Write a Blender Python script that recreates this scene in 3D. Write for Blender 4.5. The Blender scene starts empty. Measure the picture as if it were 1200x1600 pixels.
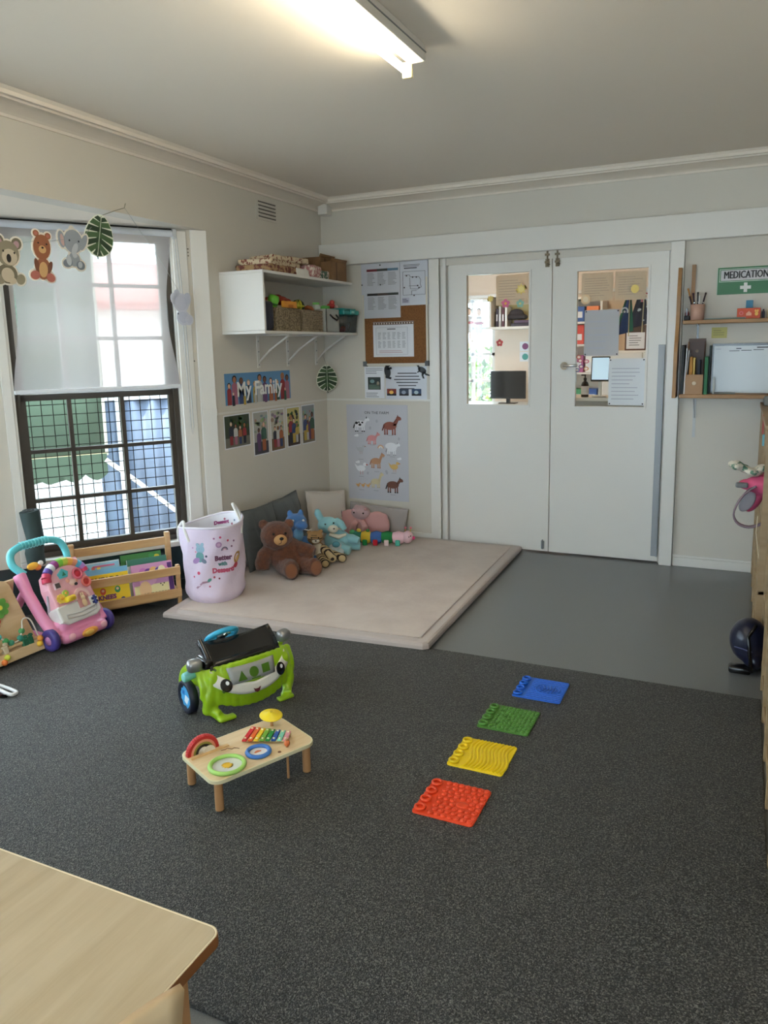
import bpy, bmesh, math, random
from mathutils import Matrix, Vector, Euler
random.seed(7)
D = bpy.data
SC = bpy.context.scene
COL = SC.collection
PI = math.pi

# ------------------------------------------------------------------ camera
cam_d = D.cameras.new('camera'); cam = D.objects.new('camera', cam_d); COL.objects.link(cam)
SC.camera = cam
F_PX, PITCH, ROLL, YAW = 1180.96, 0.1734, -0.0196, 0.4299
cam_d.sensor_fit = 'HORIZONTAL'; cam_d.sensor_width = 36.0
cam_d.lens = F_PX / 1200 * 36.0
cam_d.shift_x = -21.5 / 1200
cam_d.shift_y = -46.6 / 1200
cam_d.clip_start = 0.05; cam_d.clip_end = 200
_f = Vector((-math.sin(YAW) * math.cos(PITCH), math.cos(YAW) * math.cos(PITCH), -math.sin(PITCH)))
_r = Vector((math.cos(YAW), math.sin(YAW), 0)); _u = _r.cross(_f)
_r2 = _r * math.cos(ROLL) + _u * math.sin(ROLL); _u2 = -_r * math.sin(ROLL) + _u * math.cos(ROLL)
cam.matrix_world = Matrix(((_r2.x, _u2.x, -_f.x, 0), (_r2.y, _u2.y, -_f.y, 0), (_r2.z, _u2.z, -_f.z, 1.5), (0, 0, 0, 1)))

# ------------------------------------------------------------------ world, sun, exposure
SC.view_settings.view_transform = 'Standard'
SC.view_settings.look = 'None'
SC.view_settings.gamma = 1.0
SC.view_settings.use_curve_mapping = False
SC.view_settings.exposure = 1.08
W = D.worlds.new('world'); SC.world = W; W.use_nodes = True
_bg = W.node_tree.nodes['Background']
_bg.inputs[0].default_value = (0.71, 0.85, 1.0, 1)
_bg.inputs[1].default_value = 6.2
_sun = D.lights.new('sun', 'SUN'); _sun.energy = 2.5; _sun.angle = 0.02; _sun.color = (1, 0.95, 0.86)
sun = D.objects.new('sun', _sun); COL.objects.link(sun)
sun.rotation_euler = (math.radians(24), math.radians(-6), math.radians(20))
TUBE_E = 32.0      # fluorescent tube emission
OFFICE_E = 21.0

# ------------------------------------------------------------------ materials
def lin(c):
    return tuple(((v / 255) / 12.92 if v / 255 <= 0.04045 else (((v / 255) + 0.055) / 1.055) ** 2.4) for v in c)
_mc = {}
def mat(name, rgb=(200, 200, 200), rough=0.5, metal=0.0, spec=0.5, emit=0.0, noise=None, bump=None, sheen=0.0, coat=0.0, alpha=None):
    """noise=(scale, second rgb, contrast lo, hi) mixes two colours; bump=(scale, strength, distance)"""
    if name in _mc: return _mc[name]
    m = D.materials.new(name); m.use_nodes = True
    nt = m.node_tree; b = nt.nodes['Principled BSDF']
    c = lin(rgb) + (1,)
    b.inputs['Base Color'].default_value = c
    b.inputs['Roughness'].default_value = rough
    b.inputs['Metallic'].default_value = metal
    b.inputs['Specular IOR Level'].default_value = spec
    if sheen:
        b.inputs['Sheen Weight'].default_value = sheen; b.inputs['Sheen Roughness'].default_value = 0.6
    if coat: b.inputs['Coat Weight'].default_value = coat
    if emit:
        b.inputs['Emission Color'].default_value = c; b.inputs['Emission Strength'].default_value = emit
    tc = None
    if noise or bump:
        tc = nt.nodes.new('ShaderNodeTexCoord')
    if noise:
        n = nt.nodes.new('ShaderNodeTexNoise'); n.inputs['Scale'].default_value = noise[0]; n.inputs['Detail'].default_value = 3
        nt.links.new(tc.outputs['Object'], n.inputs['Vector'])
        r = nt.nodes.new('ShaderNodeValToRGB')
        r.color_ramp.elements[0].position = noise[2]; r.color_ramp.elements[1].position = noise[3]
        r.color_ramp.elements[0].color = c; r.color_ramp.elements[1].color = lin(noise[1]) + (1,)
        nt.links.new(n.outputs['Fac'], r.inputs['Fac']); nt.links.new(r.outputs['Color'], b.inputs['Base Color'])
    if bump:
        n2 = nt.nodes.new('ShaderNodeTexNoise'); n2.inputs['Scale'].default_value = bump[0]; n2.inputs['Detail'].default_value = 4
        nt.links.new(tc.outputs['Object'], n2.inputs['Vector'])
        bp = nt.nodes.new('ShaderNodeBump'); bp.inputs['Strength'].default_value = bump[1]; bp.inputs['Distance'].default_value = bump[2]
        nt.links.new(n2.outputs['Fac'], bp.inputs['Height']); nt.links.new(bp.outputs['Normal'], b.inputs['Normal'])
    _mc[name] = m
    return m

def wood(name, a, b_, scale=(1, 12, 1), rough=0.45, nscale=3.0, lo=0.3, hi=0.7):
    if name in _mc: return _mc[name]
    m = D.materials.new(name); m.use_nodes = True; nt = m.node_tree; b = nt.nodes['Principled BSDF']
    tc = nt.nodes.new('ShaderNodeTexCoord'); mp = nt.nodes.new('ShaderNodeMapping'); mp.inputs['Scale'].default_value = scale
    n = nt.nodes.new('ShaderNodeTexNoise'); n.inputs['Scale'].default_value = nscale; n.inputs['Detail'].default_value = 5; n.inputs['Roughness'].default_value = 0.6
    n.inputs['Distortion'].default_value = 0.4
    r = nt.nodes.new('ShaderNodeValToRGB'); r.color_ramp.elements[0].color = lin(a) + (1,); r.color_ramp.elements[1].color = lin(b_) + (1,)
    r.color_ramp.elements[0].position = lo; r.color_ramp.elements[1].position = hi
    nt.links.new(tc.outputs['Object'], mp.inputs['Vector']); nt.links.new(mp.outputs['Vector'], n.inputs['Vector'])
    nt.links.new(n.outputs['Fac'], r.inputs['Fac']); nt.links.new(r.outputs['Color'], b.inputs['Base Color'])
    b.inputs['Roughness'].default_value = rough
    _mc[name] = m
    return m

def glassy(name, tint=(255, 255, 255), gloss=0.08, rough=0.0):
    """thin clear sheet: mostly transparent with a fresnel-like share of gloss"""
    if name in _mc: return _mc[name]
    m = D.materials.new(name); m.use_nodes = True; nt = m.node_tree
    nt.nodes.remove(nt.nodes['Principled BSDF'])
    out = nt.nodes['Material Output']; t = nt.nodes.new('ShaderNodeBsdfTransparent'); t.inputs[0].default_value = lin(tint) + (1,)
    g = nt.nodes.new('ShaderNodeBsdfGlossy'); g.inputs['Roughness'].default_value = rough
    mx = nt.nodes.new('ShaderNodeMixShader'); mx.inputs[0].default_value = gloss
    nt.links.new(t.outputs[0], mx.inputs[1]); nt.links.new(g.outputs[0], mx.inputs[2]); nt.links.new(mx.outputs[0], out.inputs[0])
    _mc[name] = m
    return m

def sheer(name, rgb, clear=0.4, trans=0.6):
    """woven sheer cloth: part transparent holes, part translucent thread"""
    if name in _mc: return _mc[name]
    m = D.materials.new(name); m.use_nodes = True; nt = m.node_tree
    nt.nodes.remove(nt.nodes['Principled BSDF']); out = nt.nodes['Material Output']
    t = nt.nodes.new('ShaderNodeBsdfTransparent'); d = nt.nodes.new('ShaderNodeBsdfDiffuse'); l = nt.nodes.new('ShaderNodeBsdfTranslucent')
    d.inputs[0].default_value = lin(rgb) + (1,); l.inputs[0].default_value = lin(rgb) + (1,)
    m1 = nt.nodes.new('ShaderNodeMixShader'); m1.inputs[0].default_value = trans
    m2 = nt.nodes.new('ShaderNodeMixShader'); m2.inputs[0].default_value = 1 - clear
    nt.links.new(d.outputs[0], m1.inputs[1]); nt.links.new(l.outputs[0], m1.inputs[2])
    nt.links.new(t.outputs[0], m2.inputs[1]); nt.links.new(m1.outputs[0], m2.inputs[2]); nt.links.new(m2.outputs[0], out.inputs[0])
    _mc[name] = m
    return m

def C(r, g, b, rough=0.55, **k):           # plain colour, cached by value
    return mat('paint_%d_%d_%d_%d' % (r, g, b, int(rough * 100)) + ('_' + '_'.join(sorted(k)) if k else ''), (r, g, b), rough, **k)

# ------------------------------------------------------------------ mesh builder
I4 = Matrix.Identity(4)
def T(x=0, y=0, z=0): return Matrix.Translation((x, y, z))
def RX(a): return Matrix.Rotation(a, 4, 'X')
def RY(a): return Matrix.Rotation(a, 4, 'Y')
def RZ(a): return Matrix.Rotation(a, 4, 'Z')
def SCL(x, y, z): return Matrix.Diagonal((x, y, z, 1))

def crv(pts, n=6, closed=False):
    """Catmull-Rom smoothing of a path"""
    P = [Vector(p) for p in pts]; N = len(P); out = []
    for i in range(N if closed else N - 1):
        a = P[(i - 1) % N] if (closed or i > 0) else P[0]; b = P[i]; c = P[(i + 1) % N]; d = P[(i + 2) % N] if (closed or i < N - 2) else P[-1]
        for k in range(n):
            t = k / n; out.append(0.5 * ((2 * b) + (c - a) * t + (2 * a - 5 * b + 4 * c - d) * t * t + (3 * b - a - 3 * c + d) * t ** 3))
    if not closed: out.append(P[-1])
    return [tuple(p) for p in out]

class MB:
    def __init__(s):
        s.v = []; s.f = []; s.mi = []; s.sm = []; s.mats = []; s.M = I4.copy()
    def add(s, vs, fs, m, smooth=False):
        if m not in s.mats: s.mats.append(m)
        k = s.mats.index(m); o = len(s.v)
        flip = s.M.determinant() < 0
        s.v += [s.M @ Vector(p) for p in vs]
        for f in fs:
            ff = [o + i for i in f]
            s.f.append(ff[::-1] if flip else ff); s.mi.append(k); s.sm.append(smooth)
        return s
    def box(s, x0, x1, y0, y1, z0, z1, m, bev=0.0, seg=2):
        if x0 > x1: x0, x1 = x1, x0
        if y0 > y1: y0, y1 = y1, y0
        if z0 > z1: z0, z1 = z1, z0
        vs = [(x, y, z) for z in (z0, z1) for y in (y0, y1) for x in (x0, x1)]
        fs = [(0, 2, 3, 1), (4, 5, 7, 6), (0, 1, 5, 4), (2, 6, 7, 3), (0, 4, 6, 2), (1, 3, 7, 5)]
        if bev <= 0: return s.add(vs, fs, m)
        bm = bmesh.new(); bv = [bm.verts.new(p) for p in vs]
        for f in fs: bm.faces.new([bv[i] for i in f])
        bmesh.ops.bevel(bm, geom=bm.edges[:], offset=min(bev, .49 * (x1 - x0), .49 * (y1 - y0), .49 * (z1 - z0)), segments=seg, profile=0.5, affect='EDGES')
        return s.frombm(bm, m, seg > 2)
    def frombm(s, bm, m, smooth=False):
        bm.verts.index_update()
        s.add([v.co.copy() for v in bm.verts], [[v.index for v in f.verts] for f in bm.faces], m, smooth); bm.free(); return s
    def prism(s, pts, z0, z1, m, bev=0.0, smooth=False):
        """polygon in XY extruded in Z"""
        a = sum(pts[i][0] * pts[(i + 1) % len(pts)][1] - pts[(i + 1) % len(pts)][0] * pts[i][1] for i in range(len(pts)))
        if a < 0: pts = pts[::-1]
        n = len(pts)
        bm = bmesh.new()
        lo = [bm.verts.new((p[0], p[1], z0)) for p in pts]; hi = [bm.verts.new((p[0], p[1], z1)) for p in pts]
        top = bm.faces.new(hi); bot = bm.faces.new(lo[::-1])
        sides = [bm.faces.new((lo[i], lo[(i + 1) % n], hi[(i + 1) % n], hi[i])) for i in range(n)]
        if bev > 0:
            bmesh.ops.bevel(bm, geom=list(top.edges), offset=bev, segments=2, profile=0.5, affect='EDGES')
        if n > 4: bmesh.ops.triangulate(bm, faces=[f for f in bm.faces if len(f.verts) > 4])
        return s.frombm(bm, m)
    def plate(s, pts, lift, m, base=0.0):
        """polygon in XZ, standing out of the wall by lift (towards -Y)"""
        old = s.M; s.M = old @ RX(PI / 2)      # (x,y,z)->(x,-z,y)
        s.prism(pts, base, lift, m); s.M = old; return s
    def rect(s, x0, x1, z0, z1, lift, m, base=0.0): return s.box(x0, x1, -lift, -base, z0, z1, m)
    def disc(s, cx, cz, rx, rz, lift, m, base=0.0, n=16, rot=0.0):
        c, q = math.cos(rot), math.sin(rot)
        P = [(math.cos(2 * PI * i / n) * rx, math.sin(2 * PI * i / n) * rz) for i in range(n)]
        return s.plate([(cx + a * c - b * q, cz + a * q + b * c) for a, b in P], lift, m, base)
    def ring2(s, cx, cz, ro, ri, lift, m, base=0.0, a0=0, a1=2 * PI, n=18, sz=1.0):
        for i in range(n):
            t0 = a0 + (a1 - a0) * i / n; t1 = a0 + (a1 - a0) * (i + 1) / n
            s.plate([(cx + ri * math.cos(t0), cz + sz * ri * math.sin(t0)), (cx + ro * math.cos(t0), cz + sz * ro * math.sin(t0)),
                     (cx + ro * math.cos(t1), cz + sz * ro * math.sin(t1)), (cx + ri * math.cos(t1), cz + sz * ri * math.sin(t1))], lift, m, base)
        return s
    def text(s, txt, cx, cz, size, lift, m, base=0.0, align='CENTER', bold=0.0, sx=1.0):
        cu = D.curves.new('t', 'FONT'); cu.body = txt; cu.size = size; cu.align_x = align; cu.align_y = 'CENTER'
        cu.extrude = max((lift - base) / 2, .0001); cu.resolution_u = 2; cu.offset = bold
        ob = D.objects.new('t', cu); COL.objects.link(ob)
        me = D.meshes.new_from_object(ob)
        old = s.M; s.M = old @ T(cx, -(lift + base) / 2, cz) @ SCL(sx, 1, 1) @ RX(PI / 2)
        s.add([v.co.copy() for v in me.vertices], [list(p.vertices) for p in me.polygons], m)
        s.M = old; D.objects.remove(ob); D.curves.remove(cu); D.meshes.remove(me)
        return s
    def cyl(s, p0, p1, r, m, r1=None, n=16, caps=True):
        p0 = Vector(p0); p1 = Vector(p1); r1 = r if r1 is None else r1
        z = (p1 - p0).normalized(); x = z.orthogonal().normalized(); y = z.cross(x)
        A = [p0 + (x * math.cos(2 * PI * i / n) + y * math.sin(2 * PI * i / n)) * r for i in range(n)]
        B = [p1 + (x * math.cos(2 * PI * i / n) + y * math.sin(2 * PI * i / n)) * r1 for i in range(n)]
        s.add(A + B, [(i, (i + 1) % n, n + (i + 1) % n, n + i) for i in range(n)], m, True)
        if caps:
            s.add(A, [tuple(range(n))[::-1]], m); s.add(B, [tuple(range(n))], m)
        return s
    def tube(s, pts, r, m, n=8, closed=False, caps=True):
        pts = [Vector(p) for p in pts]; N = len(pts); rr = r if isinstance(r, (list, tuple)) else [r] * N
        rings = []; prev = None
        for i, p in enumerate(pts):
            a = pts[i - 1] if (i > 0 or closed) else p; b = pts[(i + 1) % N] if (i < N - 1 or closed) else p
            t = (b - a)
            t = t.normalized() if t.length > 1e-9 else Vector((0, 0, 1))
            if prev is None: x = t.orthogonal().normalized()
            else:
                x = prev - t * prev.dot(t)
                x = x.normalized() if x.length > 1e-6 else t.orthogonal().normalized()
            prev = x; y = t.cross(x)
            rings.append([p + (x * math.cos(2 * PI * k / n) + y * math.sin(2 * PI * k / n)) * rr[i] for k in range(n)])
        vs = [v for rg in rings for v in rg]; fs = []
        L = N if closed else N - 1
        for i in range(L):
            j = (i + 1) % N
            for k in range(n): fs.append((i * n + k, i * n + (k + 1) % n, j * n + (k + 1) % n, j * n + k))
        s.add(vs, fs, m, True)
        if caps and not closed:
            s.add(rings[0], [tuple(range(n))[::-1]], m); s.add(rings[-1], [tuple(range(n))], m)
        return s
    def ell(s, c, r, m, rot=None, nu=16, nv=10):
        if not isinstance(r, (tuple, list)): r = (r, r, r)
        R_ = rot if rot is not None else I4
        vs = [Vector((0, 0, -1))]
        for j in range(1, nv):
            ph = -PI / 2 + PI * j / nv
            for i in range(nu): vs.append(Vector((math.cos(ph) * math.cos(2 * PI * i / nu), math.cos(ph) * math.sin(2 * PI * i / nu), math.sin(ph))))
        vs.append(Vector((0, 0, 1)))
        fs = [(0, 1 + (i + 1) % nu, 1 + i) for i in range(nu)]
        for j in range(nv - 2):
            for i in range(nu):
                a = 1 + j * nu; fs.append((a + i, a + (i + 1) % nu, a + nu + (i + 1) % nu, a + nu + i))
        a = 1 + (nv - 2) * nu; fs += [(a + i, a + (i + 1) % nu, len(vs) - 1) for i in range(nu)]
        MM = T(*c) @ R_ @ SCL(*r)
        return s.add([MM @ v for v in vs], fs, m, True)
    def lathe(s, prof, m, n=24, c=(0, 0, 0), smooth=True, caps=True):
        vs = []; fs = []
        for (r, z) in prof:
            for i in range(n): vs.append((c[0] + r * math.cos(2 * PI * i / n), c[1] + r * math.sin(2 * PI * i / n), c[2] + z))
        for j in range(len(prof) - 1):
            for i in range(n): fs.append((j * n + i, j * n + (i + 1) % n, (j + 1) * n + (i + 1) % n, (j + 1) * n + i))
        s.add(vs, fs, m, smooth)
        if caps:
            if prof[0][0] > 1e-5: s.add(vs[:n], [tuple(range(n))[::-1]], m)
            if prof[-1][0] > 1e-5: s.add(vs[-n:], [tuple(range(n))], m)
        return s
    def torus(s, c, R_, r, m, nu=24, nv=8, rot=None, flat=1.0, arc=None):
        Q = rot if rot is not None else I4; vs = []; fs = []
        full = arc is None; a0, a1 = arc if arc else (0, 2 * PI)
        K = nu if full else nu + 1
        for i in range(K):
            t = a0 + (a1 - a0) * i / nu
            for k in range(nv):
                p = 2 * PI * k / nv; rr = R_ + r * math.cos(p)
                vs.append(Vector(c) + (Q @ Vector((rr * math.cos(t), rr * math.sin(t), r * flat * math.sin(p)))))
        for i in range(nu):
            j = (i + 1) % K
            for k in range(nv): fs.append((i * nv + k, j * nv + k, j * nv + (k + 1) % nv, i * nv + (k + 1) % nv))
        return s.add(vs, fs, m, True)
    def surf(s, fn, nu, nv, m, thick=0.0, smooth=True):
        """parametric sheet fn(u,v) with u,v in 0..1, thickened along its normals"""
        P = [[Vector(fn(i / nu, j / nv)) for i in range(nu + 1)] for j in range(nv + 1)]
        vs = [p for row in P for p in row]; w = nu + 1
        fs = [(j * w + i, j * w + i + 1, (j + 1) * w + i + 1, (j + 1) * w + i) for j in range(nv) for i in range(nu)]
        if thick <= 0: return s.add(vs, fs, m, smooth)
        N = []
        for j in range(nv + 1):
            for i in range(nu + 1):
                du = P[j][min(i + 1, nu)] - P[j][max(i - 1, 0)]; dv = P[min(j + 1, nv)][i] - P[max(j - 1, 0)][i]
                n = du.cross(dv); N.append(n.normalized() if n.length > 1e-12 else Vector((0, 0, 1)))
        o = len(vs); vs2 = [v - N[i] * thick for i, v in enumerate(vs)]
        fs2 = [tuple(o + q for q in f[::-1]) for f in fs]
        rim = [(i, 0) for i in range(nu + 1)] + [(nu, j) for j in range(1, nv + 1)] + [(i, nv) for i in range(nu - 1, -1, -1)] + [(0, j) for j in range(nv - 1, 0, -1)]
        ids = [j * w + i for i, j in rim]; L = len(ids)
        fs3 = [(ids[(k + 1) % L], ids[k], o + ids[k], o + ids[(k + 1) % L]) for k in range(L)]
        return s.add(vs + vs2, fs + fs2 + fs3, m, smooth)
    def mesh(s, name):
        me = D.meshes.new(name); me.from_pydata([tuple(v) for v in s.v], [], s.f)
        for m in s.mats: me.materials.append(m)
        me.polygons.foreach_set('material_index', s.mi); me.polygons.foreach_set('use_smooth', s.sm)
        me.update(); return me
    def obj(s, name, parent=None, loc=None, rot=None, **props):
        o = D.objects.new(name, s.mesh(name)); COL.objects.link(o)
        if parent is not None: o.parent = parent
        if loc is not None: o.location = loc
        if rot is not None: o.rotation_euler = rot
        for k, v in props.items(): o[k] = v
        return o

def struct(name, mb, parent=None, **k):
    o = mb.obj(name, parent, **k)
    if parent is None: o['kind'] = 'structure'
    return o
def thing(name, label, cat, loc=(0, 0, 0), rz=0.0, group=None, rot=None):
    o = D.objects.new(name, None); COL.objects.link(o); o.empty_display_size = 0.05
    o.location = loc; o.rotation_euler = rot if rot is not None else (0, 0, rz)
    o['label'] = label; o['category'] = cat
    if group: o['group'] = group
    return o
def tag(o, label, cat, group=None, kind=None):
    o['label'] = label; o['category'] = cat
    if group: o['group'] = group
    if kind: o['kind'] = kind
    return o
def dup(root, loc, rz=None, label=None, group=None):
    r = root.copy(); COL.objects.link(r); r.location = loc
    if rz is not None: r.rotation_euler = (0, 0, rz)
    if label: r['label'] = label
    if group: r['group'] = group
    for ch in list(root.children):
        c = ch.copy(); COL.objects.link(c); c.parent = r
        for g in ch.children:
            d = g.copy(); COL.objects.link(d); d.parent = c
    return r
def soft(mb, name, m, voxel=0.008, smooth=4, parent=None, loc=None, rot=None, fur=0.0, furscale=0.02):
    """fuse overlapping volumes of mb into one continuous soft body"""
    tmp = D.objects.new('tmp', mb.mesh('tmp')); COL.objects.link(tmp)
    r = tmp.modifiers.new('r', 'REMESH'); r.mode = 'VOXEL'; r.voxel_size = voxel; r.use_smooth_shade = True
    sm = tmp.modifiers.new('s', 'SMOOTH'); sm.iterations = smooth; sm.factor = 0.5
    if fur:
        tx = D.textures.new('fur', 'CLOUDS'); tx.noise_scale = furscale
        dm = tmp.modifiers.new('d', 'DISPLACE'); dm.texture = tx; dm.strength = fur; dm.mid_level = 0.5; dm.texture_coords = 'LOCAL'
    dg = bpy.context.evaluated_depsgraph_get(); dg.update()
    me = D.meshes.new_from_object(tmp.evaluated_get(dg), preserve_all_data_layers=False, depsgraph=dg)
    D.objects.remove(tmp)
    me.materials.clear(); me.materials.append(m)
    me.polygons.foreach_set('material_index', [0] * len(me.polygons))
    me.polygons.foreach_set('use_smooth', [True] * len(me.polygons)); me.name = name
    o = D.objects.new(name, me); COL.objects.link(o)
    if parent is not None: o.parent = parent
    if loc is not None: o.location = loc
    if rot is not None: o.rotation_euler = rot
    return o

# ------------------------------------------------------------------ shared materials
WHITE = mat('white_wall_paint', (210, 203, 191), 0.5, spec=0.4, bump=(60, 0.04, 0.002))
GLOSS = mat('white_gloss_paint', (224, 220, 213), 0.3, spec=0.5)
CEIL = mat('ceiling_paint', (233, 222, 208), 0.8)
PAPER = mat('white_paper', (226, 227, 232), 0.45)
INK = mat('black_ink', (28, 28, 32), 0.6)
GREYINK = mat('grey_print', (128, 130, 136), 0.6)
DARKW = mat('dark_window_frame', (62, 54, 46), 0.45)
MESHM = mat('dark_security_wire', (22, 20, 18), 0.7, spec=0.1)
STEEL = mat('brushed_steel', (150, 152, 154), 0.5, metal=0.7)
CHROME = mat('chrome', (220, 220, 220), 0.12, metal=1.0)
BLACKP = mat('black_plastic', (14, 14, 16), 0.22)
GLASS = glassy('clear_glass', (250, 253, 252), 0.03)
LAMI = mat('laminate_edge', (205, 208, 214), 0.15)
PINE = wood('light_pine', (206, 168, 118), (184, 140, 90), (1, 1, 8))
# ================================================================== STRUCTURE
YB = 5.365; XL = -3.08; ZC = 2.634; XR = 0.62; YF = -2.2
BAY = [(-3.08, 3.94), (-3.824, 2.837), (-3.824, 1.50), (-3.08, 0.397)]

FLOORM = mat('grey_vinyl_floor', (104, 106, 106), 0.3, spec=0.5, noise=(260, (118, 120, 120), 0.35, 0.7))
fl = MB().box(-3.9, 1.0, YF - .2, YB + .05, -0.1, 0.0, FLOORM)
struct('floor', fl)

# carpet: dark charcoal loop with pale flecks
def carpet_mat():
    m = D.materials.new('charcoal_fleck_carpet'); m.use_nodes = True; nt = m.node_tree; b = nt.nodes['Principled BSDF']
    tc = nt.nodes.new('ShaderNodeTexCoord')
    n1 = nt.nodes.new('ShaderNodeTexNoise'); n1.inputs['Scale'].default_value = 165; n1.inputs['Detail'].default_value = 2.5
    n2 = nt.nodes.new('ShaderNodeTexNoise'); n2.inputs['Scale'].default_value = 1.6; n2.inputs['Detail'].default_value = 4
    vo = nt.nodes.new('ShaderNodeTexVoronoi'); vo.inputs['Scale'].default_value = 260
    for n in (n1, n2, vo): nt.links.new(tc.outputs['Object'], n.inputs['Vector'])
    r = nt.nodes.new('ShaderNodeValToRGB')
    r.color_ramp.elements[0].position = .36; r.color_ramp.elements[0].color = lin((14, 14, 13)) + (1,)
    r.color_ramp.elements[1].position = .72; r.color_ramp.elements[1].color = lin((116, 114, 108)) + (1,)
    e = r.color_ramp.elements.new(.52); e.color = lin((46, 46, 44)) + (1,)
    v2 = nt.nodes.new('ShaderNodeTexVoronoi'); v2.inputs['Scale'].default_value = 300; nt.links.new(tc.outputs['Object'], v2.inputs['Vector'])
    sp = nt.nodes.new('ShaderNodeSeparateColor'); nt.links.new(v2.outputs['Color'], sp.inputs['Color'])
    mf = nt.nodes.new('ShaderNodeMix'); mf.inputs[0].default_value = 0.34
    nt.links.new(n1.outputs['Fac'], mf.inputs[2]); nt.links.new(sp.outputs[0], mf.inputs[3]); nt.links.new(mf.outputs[0], r.inputs['Fac'])
    mx = nt.nodes.new('ShaderNodeMixRGB'); mx.blend_type = 'MULTIPLY'; mx.inputs[0].default_value = 0.5
    r2 = nt.nodes.new('ShaderNodeValToRGB'); r2.color_ramp.elements[0].position = .3; r2.color_ramp.elements[1].position = .7
    r2.color_ramp.elements[0].color = (.75, .75, .75, 1)
    nt.links.new(n2.outputs['Fac'], r2.inputs['Fac'])
    nt.links.new(r.outputs['Color'], mx.inputs[1]); nt.links.new(r2.outputs['Color'], mx.inputs[2])
    nt.links.new(mx.outputs['Color'], b.inputs['Base Color'])
    b.inputs['Roughness'].default_value = 0.55; b.inputs['Specular IOR Level'].default_value = 0.45
    b.inputs['Sheen Weight'].default_value = 0.08
    bp = nt.nodes.new('ShaderNodeBump'); bp.inputs['Strength'].default_value = 0.8; bp.inputs['Distance'].default_value = 0.004
    nt.links.new(vo.outputs['Distance'], bp.inputs['Height']); nt.links.new(bp.outputs['Normal'], b.inputs['Normal'])
    return m
cp = MB().prism([(0.135, 1.175), (0.135, 3.355), (-3.475, 3.355), (-3.818, 2.84), (-3.818, 1.51), (-3.60, 1.175)], 0.0, 0.012, carpet_mat(), bev=0.004)
tag(cp.obj('carpet'), 'large charcoal fleck carpet covering the near part of the grey vinyl floor', 'carpet')

# ceiling
struct('ceiling', MB().box(-3.08, 1.0, YF - .2, YB + .1, ZC, ZC + .1, CEIL))

# back wall, with the opening for the double doors
wb = MB()
wb.box(-3.2, -2.165, YB, YB + .1, 0, ZC, WHITE)
wb.box(-0.39, 0.75, YB, YB + .1, 0, ZC, WHITE)
wb.box(-2.165, -0.39, YB, YB + .1, 2.10, ZC, WHITE)
struct('wall_back', wb)
wr = MB().box(XR, XR + .1, YF, YB, 0, ZC, WHITE); struct('wall_right', wr)
# front wall (behind the camera); unseen wide window added to light the doors
wf = MB()
wf.box(-3.08, -1.25, YF - .1, YF, 0, ZC, WHITE); wf.box(0.5, XR, YF - .1, YF, 0, ZC, WHITE)
wf.box(-1.25, 0.5, YF - .1, YF, 0, .35, WHITE); wf.box(-1.25, 0.5, YF - .1, YF, 2.2, ZC, WHITE)
struct('wall_front', wf)
# left wall above and either side of the bay
wl = MB()
wl.box(XL - .12, XL, 3.94, YB, 0, ZC, WHITE)
wl.box(XL - .12, XL, YF, 0.397, 0, ZC, WHITE)
wl.box(XL - .12, XL, 0.397, 3.94, 2.247, ZC, WHITE)
struct('wall_left', wl)

# bay: soffit and three wall panels with windows
TEAL = mat('dark_teal_dado_paint', (38, 58, 62), 0.4)
struct('ceiling_bay', MB().prism([(XL - .12, 3.94), (-3.9, 2.85), (-3.9, 1.48), (XL - .12, .397)], 2.247, 2.32, CEIL), )
def frame_mat(o, deg): return T(o[0], o[1], 0) @ RZ(math.radians(deg))
def bay_panel(name, o, deg, length, u0, u1):
    """wall panel: local x from -length to 0 (right end at o), outside is +y"""
    mb = MB(); mb.M = frame_mat(o, deg)
    mb.box(-length, u0, 0, .13, 0.3, 2.33, WHITE); mb.box(u1, 0, 0, .13, 0.3, 2.33, WHITE)
    mb.box(u0, u1, 0.0, .13, 2.235, 2.33, WHITE)
    mb.box(-length, 0, 0.005, .13, -.05, 0.3, TEAL)
    mb.box(-length, 0, -.012, .02, 0.0, 0.07, TEAL)
    struct(name, mb)
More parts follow.
